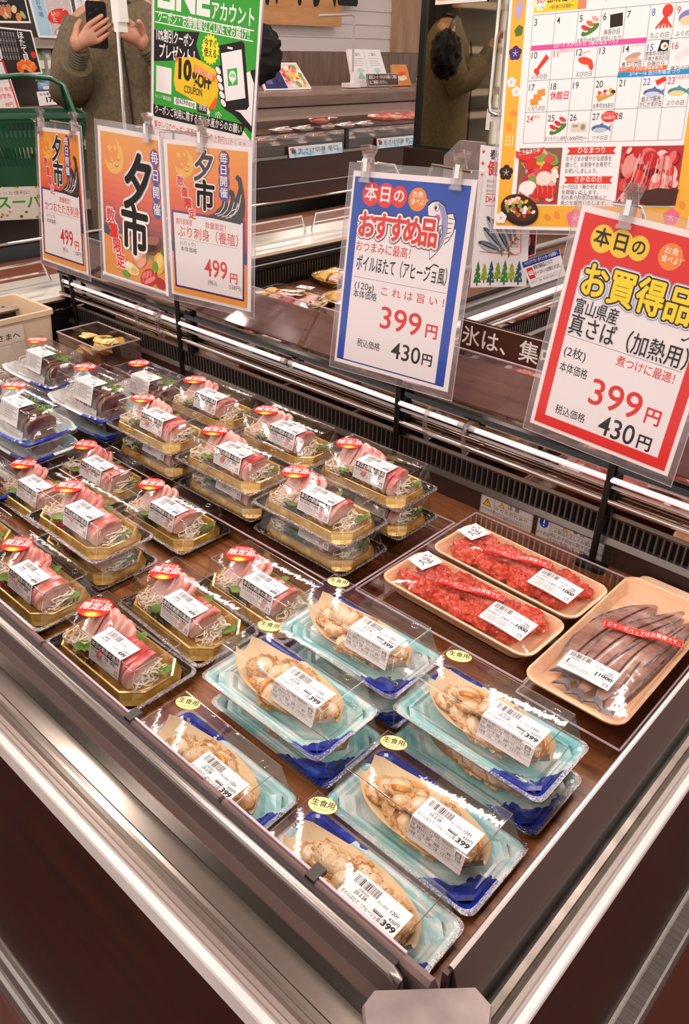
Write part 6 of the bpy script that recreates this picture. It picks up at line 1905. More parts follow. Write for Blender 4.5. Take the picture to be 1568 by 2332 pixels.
p = Print(70, 80); p.rect(2, 2, 66, 76, '#8a1f24'); p.ell(30, 40, 18, 26, '#c9a8a0', .3); p.ell(30, 40, 12, 18, '#5a2a2c', .3); p.ell(31, 42, 6, 9, '#e8d8d0', .3); p.ell(52, 60, 16, 14, '#4a2a34')
hang(p, [(-0.8360, 1.4200, 0.3876), (-0.7965, 1.4200, 0.3960), (-0.7926, 1.4200, 0.3492), (-0.8278, 1.4200, 0.3348)], 'fish_photo', 'dark red photo card between the fir tree flyer and the calendar poster')
cp_ = [(-1.0242, 1.4150, 0.5032), (-0.9904, 1.4150, 0.5341), (-0.9370, 1.4150, 0.5348), (-0.9270, 1.4150, 0.3054), (-1.0116, 1.4150, 0.2872)]
b = MB(); b.loft([cp_, [(x, y + 0.014, z) for x, y, z in cp_]], MARBLE, True, True); tag(b.build('marbled_plate'), 'white marbled plate with cut corners standing behind the blue sign clip', 'plate')

# ---- fish counter along the back
FC = empty('fish_counter', (0, 0, 0), 0, 'long brown fish counter with glass front and wood shelf on top', 'counter')
b = MB(); b.box(-5.6, -5.0, 4.0, 10.0, -0.62, -0.13, noisy('glossy brown panel', [(0.3, '#3f1f10'), (0.7, '#553019')], 1.2, 0.12, 2, coat=0.5)); b.build('base_panel', FC)
b = MB()
b.prism([(-5.0, -0.335), (-4.98, -0.33), (-4.98, -0.32), (-5.0, -0.315)], 'y', 4.0, 10.0, CHROME)
b.prism([(-5.0, -0.13), (-4.97, -0.125), (-4.97, -0.105), (-5.0, -0.10)], 'y', 4.0, 10.0, STEEL)
b.prism([(-5.0, -0.62), (-4.95, -0.62), (-4.95, -0.56), (-5.0, -0.54)], 'y', 4.0, 10.0, BLACK); b.build('metal_strip', FC)
b = MB(); b.prism([(-5.0, -0.13), (-5.0, -0.03), (-5.52, 0.03), (-5.6, 0.03), (-5.6, -0.13)], 'y', 4.0, 10.0, DARKDECK); b.build('sloped_deck', FC)
b = MB(); b.box(-5.0, -4.988, 4.0, 10.0, -0.10, 0.05, clear('counter glass', '#f4eeea', 0.10, 0.03, 0.6)); b.box(-5.002, -4.986, 4.0, 10.0, 0.048, 0.056, BLACK)
for k in range(6): b.box(-5.0, -4.98, 3.2 + 1.13 * k, 3.24 + 1.13 * k, -0.11, 0.056, BLACK)
b.build('front_glass', FC)
b = MB(); b.box(-5.60, -5.56, 4.0, 10.0, 0.03, 0.22, mat('counter back panel', '#4a3a32', 0.35)); b.build('back_panel', FC)
b = MB(); b.prism([(-5.30, 0.205), (-5.26, 0.215), (-5.25, 0.29), (-5.28, 0.315), (-5.75, 0.325), (-5.75, 0.22), (-5.34, 0.205)], 'y', 4.0, 10.0, noisy('wood-look counter shelf', [(0.3, '#7a6257'), (0.7, '#8f776b')], 5, 0.25, 3, (4, .6, 4))); b.build('top_shelf', FC)
b = MB(); b.prism([(-5.32, 0.112), (-5.30, 0.112), (-5.30, 0.20), (-5.55, 0.20), (-5.55, 0.16), (-5.32, 0.16)], 'y', 4.0, 10.0, mat('counter hood', '#a89080', 0.35)); b.build('hood', FC)  # front lip reaches down to hide the added tube behind it
b = MB(); b.tube([(-5.40, 4.05, 0.138), (-5.40, 9.9, 0.138)], 0.012, mat('added fill tube', '#ffffff', 0.5, emit='#fff2ec', es=9.0), 8); b.build('lamp_tube', FC)  # added light, out of sight behind the hood lip, to brighten the fish packs
b = MB(); b.box(-5.74, -5.70, 4.0, 10.0, -0.7, 0.22, DARKBROWN); b.build('rear_panel', FC)
# fish on the counter
SNAP = noisy('red snapper skin', [(0.3, '#d86a5e'), (0.6, '#e89a8c'), (0.8, '#f3c9bd')], 20, 0.25, 3, coat=0.5, rnd=2)
def snapper(y, x, rz, lb, s=1.0, store=[]):
    z = 0.005 - (x + 5.0) * 0.115
    if not store:
        t = empty('red_snapper', (x, y, z), rz, lb, 'fish', 'whole red fish on the counter')
        b = MB(); b.grid(lambda u, v: ((u - .45) * 0.36, 0.075 * sin(pi * min(1, u * .9 + .06)) ** .8 * cos(2 * pi * v), 0.045 + 0.042 * sin(pi * min(1, u * .9 + .06)) ** .8 * sin(2 * pi * v)), 18, 14, SNAP); b.build('body', t)
        b = MB(); b.loft([[(0.19, -.012, .04), (0.26, -.06, .04), (0.24, 0, .04), (0.26, .06, .04), (0.19, .012, .04)], [(0.19, -.012, .048), (0.26, -.06, .048), (0.24, 0, .048), (0.26, .06, .048), (0.19, .012, .048)]], SNAP, True, True); b.build('tail', t)
        b = MB(); b.loft([[(-.08, .06, .042), (-.02, .10, .042), (.10, .075, .042), (.12, .04, .042)], [(-.08, .06, .048), (-.02, .10, .048), (.10, .075, .048), (.12, .04, .048)]], SNAP, True, True); b.build('fin', t)
        b = MB(); b.blob((-.125, .015, .072), (.011, .011, .006), BLACK, 10, 6); b.build('eye', t)
        store.append(t); return t
    r = copy_tree(store[0], (x, y, z), rz, lb, 'whole red fish on the counter', (), (s, s, s)); r['category'] = 'fish'
    return r
for k, (y, x, rz) in enumerate(((5.55, -5.38, 1.9), (6.35, -5.30, 0.6), (6.65, -5.28, 0.5), (6.95, -5.26, 0.6), (7.55, -5.26, 0.5), (7.85, -5.3, 0.7))):
    snapper(y, x, rz, ('single red fish lying at the back of the counter above the white packs', 'red fish left of the slanted blue strip, first of the row', 'red fish left of the slanted blue strip, second of the row', 'red fish under the slanted blue strip on the counter', 'red fish right of the slanted blue strip on the counter', 'rightmost red fish on the counter before the dark glass')[k])
SHELLS = noisy('mixed shellfish', [(0.3, '#8a6a52'), (0.5, '#d8c4b0'), (0.7, '#f2eae2')], 30, 0.35, 3, coat=0.4)
PINKF = noisy('pink fish cuts', [(0.3, '#b84a42'), (0.5, '#dc8a7c'), (0.7, '#f0d2c6')], 30, 0.35, 3, coat=0.4)
for k in range(9):
    y = 4.62 + 0.30 * k
    small_pack(-5.10 - 0.02 * (k % 2), y, -0.012, pi / 2, PINKF if k < 3 else SHELLS, ('pink fish pack at the far counter front, right beside the green poster', 'pink fish pack on the far counter, second from the green poster', 'pink fish pack on the far counter, third from the green poster', 'white shellfish pack on the far counter next to the pink packs', 'white shellfish pack on the far counter, second after the pink packs', 'white shellfish pack on the far counter above the first blue price strip', 'white shellfish pack on the far counter before the two right blue price strips', 'white shellfish pack on the far counter under the slanted blue strip', 'white shellfish pack on the far counter at the dark glass end')[k], 'packs at the front of the far counter')
for k in range(5):
    small_pack(-5.34, 5.05 + 0.26 * k, 0.02, pi / 2, SHELLS, ('shellfish pack in the back row of the far counter, leftmost', 'shellfish pack in the back row, second from the left on the far counter', 'shellfish pack in the back row in front of the single red fish', 'shellfish pack in the back row right of the single red fish', 'shellfish pack at the right end of the back row on the far counter')[k], 'packs in the back row of the far counter')
for k, (y0, y1) in enumerate(((4.78, 5.40), (5.85, 6.40), (6.50, 7.05), (3.6, 4.2))):
    p = Print(300, 62); p.rect(0, 0, 300, 62, '#dfeaf0'); p.blobs(0, 30, 300, 32, ('#7fc4e0', '#a8d8ea', '#c9e6f0'), 24, k, .2, .4); p.text('■ 生さけ切身 辛口', 12, 14, 32, '#5a5c64', 0.02, w=260); p.rect(6, 8, 22, 12, '#d8524a')
    hang(p, [(-4.965, y0, -0.045), (-4.965, y1, -0.045), (-4.955, y1, -0.125), (-4.955, y0, -0.125)], 'price_strip', ('pale blue price strip on the fish counter nearest the green poster', 'pale blue counter price strip above the left clip of the blue sign', 'pale blue price strip on the fish counter nearest the dark glass', 'pale blue price strip on the fish counter hidden behind the green poster')[k], 'price strip', 0.006)
p = Print(520, 70); p.rect(0, 0, 520, 70, '#b9cbd4'); p.rect(0, 20, 520, 50, '#9fb4c0'); p.text('中村さんの刺身用', 30, 12, 46, '#6a665f', 0.03, w=440)
hang(p, [(-5.16, 6.66, 0.26), (-5.09, 6.74, 0.285), (-4.93, 7.42, 0.03), (-5.0, 7.34, 0.005)], 'slanted_strip', 'long slanted pale blue strip leaning over the red fish on the counter', 'price strip', 0.006)
# on top of the counter
def easel(y0, y1, x, z0, z1, lean, p, name, lb, cat):
    q = [(x - lean, y0, z1), (x - lean, y1, z1), (x, y1 + 0.03, z0), (x, y0 - 0.03, z0)]
    hang(p, q, name, lb, cat, 0.02)
p = Print(300, 140, '#f2ecea'); p.rect(6, 6, 140, 128, '#26285a'); p.rect(146, 6, 148, 128, '#d8c8c0'); p.blobs(146, 6, 148, 128, ('#d8403a', '#e8c04a', '#f2e8e0', '#7fa04a', '#e2705c', '#c8303a', '#f0d8d0', '#e8a0a0'), 70, 3, .07, .16); p.text('鰹', 60, 20, 46, '#efe6d0', 0.04); p.rect(84, 70, 14, 54, '#12122c'); p.text('刺盛', 20, 90, 22, '#8a7ab0', 0.02)
easel(5.00, 5.47, -5.42, 0.325, 0.515, 0.16, p, 'menu_board', 'wide menu board, half dark blue, half platter photo, on the counter shelf', 'menu board')
p = Print(190, 150, '#f4f0ee'); p.rect(90, 4, 2, 142, '#c9bfba')
for a in (10, 102):
    p.text('ご案内', a + 16, 14, 14, '#5a5450', 0.01); p.poly([(a + 20, 118), (a + 40, 86), (a + 62, 118)], '#a9d4bb'); p.ell(a + 42, 84, 18, 9, '#bfe0cd')
    for k in range(4): p.rect(a + 8, 36 + 9 * k, 60 - 8 * (k % 2), 2, '#b9b2ae')
easel(6.10, 6.55, -5.45, 0.325, 0.62, 0.12, p, 'menu_stand', 'white two-page menu leaning on the counter shelf left of the dark glass', 'menu')
p = Print(200, 60, '#5a4034'); p.frame(0, 0, 200, 60, 3, '#d8cac0'); p.text('鮮魚コーナーからのお願いご確認', 12, 8, 20, '#f0e8e2', 0.02, w=176); p.text('はご相談ください。', 12, 32, 20, '#f0e8e2', 0.02, w=110)
hang(p, [(-5.36, 6.14, 0.435), (-5.36, 6.58, 0.435), (-5.34, 6.58, 0.335), (-5.34, 6.14, 0.335)], 'counter_plaque', 'brown plaque with two lines of white lettering before the white menu', 'plaque', 0.01)
p = Print(80, 90, '#d8a070'); p.rect(4, 4, 72, 82, '#e8904a'); p.ell(40, 56, 28, 12, '#f2e2c0'); p.ell(42, 40, 26, 8, '#e2602e', -.2); p.ell(42, 62, 10, 6, '#f6efe0')
easel(6.66, 6.88, -5.45, 0.325, 0.50, 0.06, p, 'food_card', 'orange food photo card at the right end of the counter shelf', 'card')
p = Print(90, 40, '#eef0f2'); p.rect(4, 4, 82, 10, '#c9d6e2'); p.text('本日', 10, 16, 18, '#5a6474', 0.02); p.text('780', 46, 16, 18, '#5a6474', 0.02)
hang(p, [(-5.24, 6.72, 0.40), (-5.24, 7.05, 0.40), (-5.20, 7.05, 0.30), (-5.20, 6.72, 0.30)], 'price_card', 'small white price card below the orange food card', 'card', 0.01)
gp = empty('arm_lamp', (-5.45, 6.05, 0.325), 0, 'thin white bracket stand with a bent arm rising beside the white menu', 'stand')
b = MB(); b.tube([(0, 0, 0), (0, 0, 0.545), (0, -0.05, 0.555), (0, -0.44, 0.535)], 0.010, mat('pale metal', '#cfc4bc', 0.35, .3), 8); b.build('pole', gp)
b = MB(); b.box(-.05, .05, -.09, .05, 0, .035, mat('white base', '#f0eae6', 0.4)); b.tube([(0, 0, .03), (0, 0, .12)], .022, mat('white base', '#f0eae6', 0.4), 8); b.build('base', gp)
# wooden shop sign on the white wall
p = Print(500, 150, '#c98f56')
p.text('吉川水産', 20, -40, 140, '#16110e', 0.05, w=390)
sg = empty('wooden_sign', (-6.5, 4.9, 1.12), 0, 'orange wooden shop board with black brush lettering on the white wall', 'sign')
b = MB(); b.box(-0.04, 0.04, -2.6, 2.08, -0.32, 0.9, wood('sign wood', '#bf8248', '#cc9157', '#d59c63', (4, 1, 8), 2.0, 0.5)); b.build('board', sg)
p = Print(395, 72)
p.text('吉川水産', 60, 0, 72, '#16110e', 0.05, w=310)
f = lambda u, v: (Vector((0.041, 0.48 + u / 202, 0.9 - v / 62)), Vector((1, 0, 0)))
p.build('lettering', f, sg, sheet=False)

# ---- dark glass cabinet at the right of the counter
YP = 3.9
def nearer(o):
    for v in o.data.vertices:
        v.co = Vector((0, 0, 0.7)) + (v.co - Vector((0, 0, 0.7))) * 0.93
    return o
DG = empty('dark_glass_cabinet', (0, 0, 0), 0, 'tall cabinet with dark mirroring glass and chrome handle, beside the calendar poster', 'cabinet')
DGM = mat('dark mirroring glass', '#d2c9b0', 0.03, 1.0)
b = MB(); b.box(-3.0, -1.2, YP, YP + 0.6, 0.19, 2.3, DGM); nearer(b.build('glass_front', DG))
b = MB(); b.box(-3.035, -3.0, YP - 0.01, YP + 0.6, 0.18, 2.3, BLACK); b.box(-3.035, -1.2, YP - 0.012, YP, 0.185, 0.20, BLACK); nearer(b.build('frame', DG))
b = MB(); b.box(-3.06, -1.1, YP - 0.06, YP + 0.6, -0.80, 0.185, mat('dark brown cabinet base', '#2c1a10', 0.35)); nearer(b.build('base', DG))
b = MB(); b.tube([(-2.535, YP - 0.01, 1.2), (-2.535, YP - 0.05, 1.18), (-2.53, YP - 0.05, 0.44), (-2.52, YP - 0.05, 0.40), (-2.49, YP - 0.04, 0.385), (-2.45, YP - 0.03, 0.39)], 0.010, CHROME, 10); nearer(b.build('handle', DG))
p = Print(60, 60); p.text('FISH', 0, 0, 60, '#f4f0ea', 0.05)
f = lambda u, v: (Vector((-2.57 + u * 0.0021, YP - 0.002, 0.415 - v * 0.0021)), Vector((0, -1, 0)))
nearer(p.build('lettering', f, DG, sheet=False))
p = Print(200, 200, '#f6f0ea'); bands(p, 6, 6, 188, 188, [(0, '#e84a5a'), (0.5, '#ee8a3a'), (1, '#f2a83a')], 10); p.rect(20, 10, 150, 160, '#f7f2ee'); p.text('お魚アプリ', 30, 40, 20, '#3a3230', 0.02)
for a in range(2):
    for c_ in range(4): p.rect(50 + 30 * a, 80 + 20 * c_, 27, 17, ('#8a4a3a', '#c9806a', '#5a2a24', '#b99a8a')[(a + c_) % 4])
hang(p, [(-2.7249, 3.6158, 1.3975), (-2.4180, 3.6158, 1.3975), (-2.4459, 3.6158, 0.8628), (-2.7388, 3.6158, 0.8488)], 'cabinet_poster', 'white poster with a red and orange border on top of the dark glass', 'poster', 0.004)

# ---- grocery shelves and posters on the left
SH = empty('grocery_shelf', (0, 0, 0), 0, 'beige steel grocery shelf at the far left with posters and hanging bags', 'shelf')
TAN = mat('beige shelf steel', '#8f8073', 0.45, 0.2)
b = MB(); b.box(-5.42, -5.38, -1.0, 3.3, -0.70, 1.9, mat('shelf back', '#6b5a4e', 0.5)); b.build('back_panel', SH)
for z in (-0.62, -0.30, 0.06, 0.26, 0.62, 0.98):
    b = MB(); b.box(-5.40, -5.02, -1.0, 3.3, z, z + 0.035, TAN); b.box(-5.025, -5.0, -1.0, 3.3, z - 0.01, z + 0.045, mat('shelf lip', '#b3a294', 0.35, .3)); b.build('shelf_board', SH)
def poster(q, p, label, nm='shelf_poster'):
    hang(p, q, nm, label, 'poster', 0.006)
def P5(px):  # (y, z) rectangles on the plane x = -4.98
    (y0, z1), (y1, z1b), (y1b, z0b), (y0b, z0) = px
    return [(-4.98, y0, z1), (-4.98, y1, z1b), (-4.98, y1b, z0b), (-4.98, y0b, z0)]
p = Print(100, 110, '#f0eae6'); p.rect(4, 4, 92, 102, '#2b2624'); p.vtext('ほたて貝柱', 66, 6, 20, '#f4efe8', 0.03, 0.9, 0.9)
for k in range(6): p.vtext('刺身でも焼いても美味しい帆立', 10 + 7.5 * k, 10, 4.6, '#d8d0c8', 0, 1.0)
p.blobs(30, 72, 60, 34, ('#ee7a2e', '#f29a4a', '#e8642a'), 26, 3, .18, .3); p.ell(88, 62, 7, 9, '#d8322a')
poster(P5([(2.52, 0.715), (2.745, 0.70), (2.775, 0.48), (2.54, 0.47)]), p, 'black poster with white vertical lettering and orange roe above the green basket handles')
p = Print(120, 110, '#e9edf0'); p.rect(4, 4, 112, 102, '#d7dde2'); p.rect(6, 6, 36, 98, '#a9c9da'); p.rect(44, 6, 72, 98, '#c9bfb8')
p.vtext('うお市場', 24, 8, 14, '#5a6a74', 0.02); p.ell(74, 58, 34, 17, '#d83a2c', -.25); p.ell(66, 54, 16, 6, '#ea6a54', -.25)
for k in range(3): p.ell(72 + 16 * k, 88, 24, 7, '#8d9096', -.5); p.ell(72 + 16 * k, 90, 20, 4, '#dfe2e4', -.5)
p.vtext('魚からいただく', 60, 4, 14, '#f6f0ea', 0.03, 1, 1, '#8a2a20', 0.05); p.vtext('きょう', 92, 4, 14, '#f6f0ea', 0.03, 1, 1, '#8a2a20', 0.05)
poster(P5([(2.75, 0.90), (3.02, 0.90), (3.045, 0.66), (2.785, 0.665)]), p, 'pale poster with a red fish and silver fish at the top left')
p = Print(60, 110, '#eef0f2'); p.blobs(4, 4, 52, 60, ('#b8c8d4', '#e2d8ce', '#cfa880', '#d8e0e4'), 20, 8, .1, .2); p.rect(8, 70, 44, 30, '#e9d8c4'); p.ell(24, 84, 9, 8, '#d8643a')
poster(P5([(3.05, 0.88), (3.16, 0.88), (3.18, 0.665), (3.06, 0.665)]), p, 'narrow pale poster right of the red fish poster')
p = Print(120, 80, '#f0eae6'); p.rect(4, 4, 112, 72, '#24201e'); p.text('三陸', 44, 4, 26, '#f4efe8', 0.03); p.text('骨身の高い', 24, 34, 9, '#d8d0c8'); p.text('食べ方で', 30, 46, 9, '#d8d0c8'); p.blobs(4, 44, 112, 34, ('#d98a4a', '#c9744a', '#d8c0a4', '#a8b46a'), 16, 5, .2, .3)
poster(P5([(2.47, 0.95), (2.73, 0.93), (2.75, 0.735), (2.50, 0.73)]), p, 'black poster with clam photos at the top left corner')
p = Print(60, 110, '#f2e6e0'); p.frame(3, 3, 54, 104, 4, '#d8322a'); p.rect(8, 10, 44, 40, '#d8e0da'); p.text('得', 18, 16, 24, '#d8a02a', 0.05, 1); p.text('本日 焼き', 12, 58, 10, '#d8322a', 0.01); p.text('赤字市', 12, 72, 12, '#d8322a', 0.02); p.text('98円', 24, 90, 11, '#d8322a', 0.02)
poster(P5([(2.41, 0.56), (2.55, 0.555), (2.60, 0.29), (2.46, 0.28)]), p, 'white poster with a red frame at the left edge above the green basket')
p = Print(110, 60, '#f4f0ec'); p.text('もち麦のお汁粉', 8, 6, 14, K, 0.02); p.text('1730', 30, 22, 30, K, 0.04); p.text('円', 90, 32, 14, K, 0.02)
poster(P5([(2.72, 0.385), (2.90, 0.39), (2.91, 0.315), (2.725, 0.31)]), p, 'white shelf price card reading 1730', 'price_card')
p = Print(160, 60, '#efe6d4'); p.blobs(0, 0, 160, 16, ('#8aa84a', '#d8843a', '#5a6a2a', '#c9503a', '#e8c46a'), 36, 4, .1, .2); p.blobs(0, 46, 160, 14, ('#8aa84a', '#d8843a', '#5a6a2a', '#c9503a'), 30, 5, .1, .2); p.text('ネットスーパー', 20, 24, 22, '#4a9a3a', 0.04, w=130); p.text('毎日のお買い物をもっと便利に', 20, 17, 6, '#8a5a3a', w=100)
hang(p, [(-4.97, 1.95, -0.045), (-4.97, 2.78, -0.10), (-4.97, 2.76, -0.335), (-4.97, 1.95, -0.27)], 'shelf_banner', 'cream banner with green lettering and vegetables under the green basket', 'banner')
# hanging snack bags
BAGC = (('silver', '#b9b4ae'), ('blue', '#2f6fb8'), ('green', '#6fa83a'), ('red', '#c2373a'), ('dark', '#2c2624'), ('white', '#ece6e2'))
def bag(y, z, k, w, h, lb, z0=None):
    nm, c_ = BAGC[k]
    t = empty('snack_bag', (-5.06, y, z), 0, lb, 'snack bag', 'packaged snacks on the left shelf')
    b = MB(); b.grid(lambda u, v: (0.03 * sin(pi * u) * sin(pi * v) ** .7, (u - .5) * w, (v - .5) * h), 10, 10, noisy('packet ' + nm, [(0.4, c_), (0.62, mix(c_, '#f4eee6', .5))], 24, 0.3, 2, coat=.4)); b.grid(lambda u, v: (-0.02 * sin(pi * u) * sin(pi * v), (u - .5) * w, (v - .5) * h), 8, 8, mat('packet back', '#b0a8a0', 0.4)); b.build('packet', t)
    b = MB(); b.add([(0.031, -w * .32, -h * .10), (0.031, w * .32, -h * .10), (0.031, w * .32, h * .16), (0.031, -w * .32, h * .16), (0.027, -w * .32, -h * .10), (0.027, w * .32, -h * .10), (0.027, w * .32, h * .16), (0.027, -w * .32, h * .16)], [(0, 1, 2, 3), (7, 6, 5, 4), (0, 4, 5, 1), (2, 6, 7, 3), (1, 5, 6, 2), (0, 3, 7, 4)], ink('#efe6da')); b.build('front_label', t)
for k, (y, z, c_, w, h, lb) in enumerate(((2.80, 0.52, 2, 0.07, 0.17, 'slim green snack packet left of the dark packet on the shelf'), (2.865, 0.52, 0, 0.06, 0.17, 'slim silver snack packet beside the dark packet on the shelf'), (2.965, 0.54, 4, 0.11, 0.19, 'dark snack packet with a pale label on the upper shelf row'), (3.075, 0.53, 0, 0.08, 0.18, 'silver snack packet right of the dark packet'), (2.82, 0.40, 1, 0.09, 0.07, 'blue packet below the green packet on the shelf'), (2.92, 0.41, 1, 0.09, 0.08, 'blue packet in the middle of the lower row on the shelf'), (3.02, 0.41, 1, 0.09, 0.08, 'blue packet at the right of the lower row on the shelf'), (2.94, 0.335, 3, 0.08, 0.075, 'red packet left in the bottom row above the basket'), (3.03, 0.335, 3, 0.07, 0.075, 'red packet right in the bottom row above the basket'), (2.50, 0.02, 5, 0.3, 0.10, 'white packet on the low shelf left of the basket'))):
    bag(y, z, c_, w, h, lb)

# ---- green shopping basket hanging from the forearm
GB = mat('dark green plastic', '#0f4a2c', 0.4, coat=0.2)
bk = empty('shopping_basket', (-3.045, 1.615, 0.205), radians(66), 'dark green slotted shopping basket on the arm, behind the orange bonito sign', 'basket')
b = MB()
w0, d0, w1, d1, hh = 0.165, 0.11, 0.215, 0.15, 0.27
def ringb(t):
    w, d = w0 + (w1 - w0) * t, d0 + (d1 - d0) * t
    return rr(-w, w, -d, d, 0.03, 3, hh * t)
b.loft([ringb(0), ringb(0.30)], GB, True); b.loft([ringb(0.56), ringb(0.70)], GB); b.loft([ringb(0.90), ringb(1.0)], GB)
for t0, t1, nx in ((0.30, 0.56, 22), (0.70, 0.90, 22)):
    for k in range(nx):
        for s in (-1, 1):
            f_ = -0.9 + 1.8 * k / (nx - 1)
            A = [(f_ * (w0 + (w1 - w0) * t), s * (d0 + (d1 - d0) * t), hh * t) for t in (t0, t1)]
            b.tube(A, 0.0045, GB, 4)
            if k < 15:
                f_ = -0.85 + 1.7 * k / 14
                A = [(s * (w0 + (w1 - w0) * t), f_ * (d0 + (d1 - d0) * t), hh * t) for t in (t0, t1)]
                b.tube(A, 0.0045, GB, 4)
b.loft([rr(-w1 - .008, w1 + .008, -d1 - .008, d1 + .008, .034, 3, hh - .012), rr(-w1 - .008, w1 + .008, -d1 - .008, d1 + .008, .034, 3, hh + .004), rr(-w1 + .004, w1 - .004, -d1 + .004, d1 - .004, .03, 3, hh + .004), rr(-w1 + .004, w1 - .004, -d1 + .004, d1 - .004, .03, 3, hh - .012)], GB)
b.build('body', bk)
for s in (-1, 1):
    b = MB(); b.tube([(-w1 * .80, s * d1 * .9, hh), (-w1 * .72, s * .05, hh + .10), (-w1 * .5, s * .028, hh + .125), (0, s * .022, hh + .135), (w1 * .5, s * .028, hh + .125), (w1 * .72, s * .05, hh + .10), (w1 * .80, s * d1 * .9, hh)], 0.009, GB, 8); b.build('handle', bk)

bk.scale = (0.88, 0.88, 0.88)
# ---- the shopper taking a picture
COAT = noisy('olive wool coat', [(0.3, '#5d4f3a'), (0.7, '#75654a')], 60, 0.85, 4, bump=0.3, bscale=300)
KNIT = noisy('olive ribbed knit', [(0.3, '#544c38'), (0.7, '#6f664c')], 30, 0.85, 3)
SKINM = noisy('skin', [(0.3, '#b07a5f'), (0.7, '#c48d70')], 12, 0.45, 3)
HAIR = noisy('black hair', [(0.3, '#0b0807'), (0.7, '#1c1512')], 60, 0.45, 3, (8, 8, 1))
PC = Vector((-3.55, 2.42, -0.70))
EX, EY, EZ = Vector((0.5640, 0.8258, 0)), Vector((0.8258, -0.5640, 0)), Vector((0, 0, 1))
PM = Matrix((EX, EY, EZ)).transposed().to_4x4()   # local x = to the picture's right, y = towards the camera
def skin_body(edges_chain, name, m, parent, sub=2):
    """continuous limbs grown from jointed chains (point, radius)"""
    vs, es, rs = [], [], []
    idx = {}
    for ch in edges_chain:
        prev = None
        for (q, r) in ch:
            key = tuple(round(t, 5) for t in q)
            if key not in idx:
                idx[key] = len(vs); vs.append(q); rs.append(r)
            if prev is not None:
                es.append((prev, idx[key]))
            prev = idx[key]
    me = bpy.data.meshes.new(name)
    me.from_pydata(vs, es, [])
    o = bpy.data.objects.new(name, me)
    C.objects.link(o)
    md = o.modifiers.new('skin', 'SKIN')
    for i, sv in enumerate(me.skin_vertices[0].data):
        sv.radius = (rs[i], rs[i]) if not isinstance(rs[i], tuple) else rs[i]
        sv.use_root = (i == 0)
    md.use_smooth_shade = True
    s2 = o.modifiers.new('sub', 'SUBSURF'); s2.levels = sub; s2.render_levels = sub
    dg = bpy.context.evaluated_depsgraph_get()
    m2 = bpy.data.meshes.new_from_object(o.evaluated_get(dg))
    bpy.data.objects.remove(o)
    m2.name = name
    m2.materials.clear(); m2.materials.append(m)
    for pl in m2.polygons: pl.use_smooth = True
    o = bpy.data.objects.new(name, m2)
    C.objects.link(o)
    if parent: o.parent = parent
    return o
pr = empty('person', PC, 0, 'person in an olive coat holding up a black phone behind the orange signs', 'person')
pr.matrix_world = Matrix.Translation(PC) @ PM
# local frame: floor z = 0, shop units (about 1.1 per metre); phone at about z = 1.37
V3 = Vector
hipz = 0.92
chain_spine = [((0, 0, hipz), 0.13), ((0, 0.0, 1.10), 0.125), ((0, 0.0, 1.30), 0.14), ((0, -0.01, 1.46), 0.10), ((0, 0.0, 1.56), 0.055), ((0, 0.02, 1.66), 0.085), ((0, 0.02, 1.76), 0.095), ((0, 0.015, 1.83), 0.07)]
legs = []
for s in (-1, 1):
    legs.append([((0, 0, hipz), 0.13), ((s * 0.09, 0, hipz - 0.04), 0.095), ((s * 0.10, 0.015, 0.50), 0.06), ((s * 0.10, -0.01, 0.10), 0.042), ((s * 0.105, 0.03, 0.035), 0.04), ((s * 0.11, 0.16, 0.03), 0.032)])
armR = [((0, 0.0, 1.46), 0.10), ((-0.20, 0.0, 1.44), 0.062), ((-0.27, 0.09, 1.17), 0.047), ((-0.205, 0.26, 1.325), 0.032), ((-0.19, 0.28, 1.352), 0.028)]
armL = [((0, 0.0, 1.46), 0.10), ((0.20, 0.0, 1.44), 0.062), ((0.24, 0.10, 1.18), 0.047), ((0.09, 0.26, 1.33), 0.032), ((0.055, 0.28, 1.36), 0.028)]
body = skin_body([[((0, -0.01, 1.46), 0.10) if i == 3 else c for i, c in enumerate(chain_spine)], *legs,
                  [((0, -0.01, 1.46), 0.10)] + armR[1:], [((0, -0.01, 1.46), 0.10)] + armL[1:]], 'body', SKINM, pr)
def hand(root, wrist, d, up, side, curl, name='hand'):
    """palm with five bent fingers; d = along the palm, up = towards the thumb, side = palm normal"""
    d, up = V3(d).normalized(), V3(up).normalized()
    side = d.cross(up).normalized() * side
    up = side.cross(d).normalized() * (1 if side.cross(d).dot(up) > 0 else -1)
    w = V3(wrist)
    ch = []
    palm_c = w + d * 0.045
    ch.append([(tuple(w - d * 0.03), 0.027), (tuple(w), (0.026, 0.026)), (tuple(palm_c), (0.036, 0.030))])
    for k in range(4):
        o_ = (1.5 - k) * 0.021
        ln = (0.078, 0.088, 0.082, 0.064)[k]
        kn = palm_c + up * o_ + d * (0.040 - 0.004 * abs(k - 1.2))
        p1 = kn + (d * cos(curl[0]) + side * sin(curl[0])) * ln * 0.46
        p2 = p1 + (d * cos(curl[1]) + side * sin(curl[1])) * ln * 0.32
        p3 = p2 + (d * cos(curl[2]) + side * sin(curl[2])) * ln * 0.24
        ch.append([(tuple(palm_c), (0.036, 0.030)), (tuple(kn), 0.0125), (tuple(p1), 0.0105), (tuple(p2), 0.0095), (tuple(p3), 0.0075)])
    t0 = w + d * 0.018 + up * 0.030
    t1 = t0 + (up * 0.7 + d * 0.7 + side * 0.25) * 0.034
    t2 = t1 + (d * 0.85 + up * 0.25 + side * 0.35) * 0.034
    ch.append([(tuple(w), (0.026, 0.026)), (tuple(t0), 0.017), (tuple(t1), 0.013), (tuple(t2), 0.0105)])
    return skin_body(ch, name, SKINM, root)
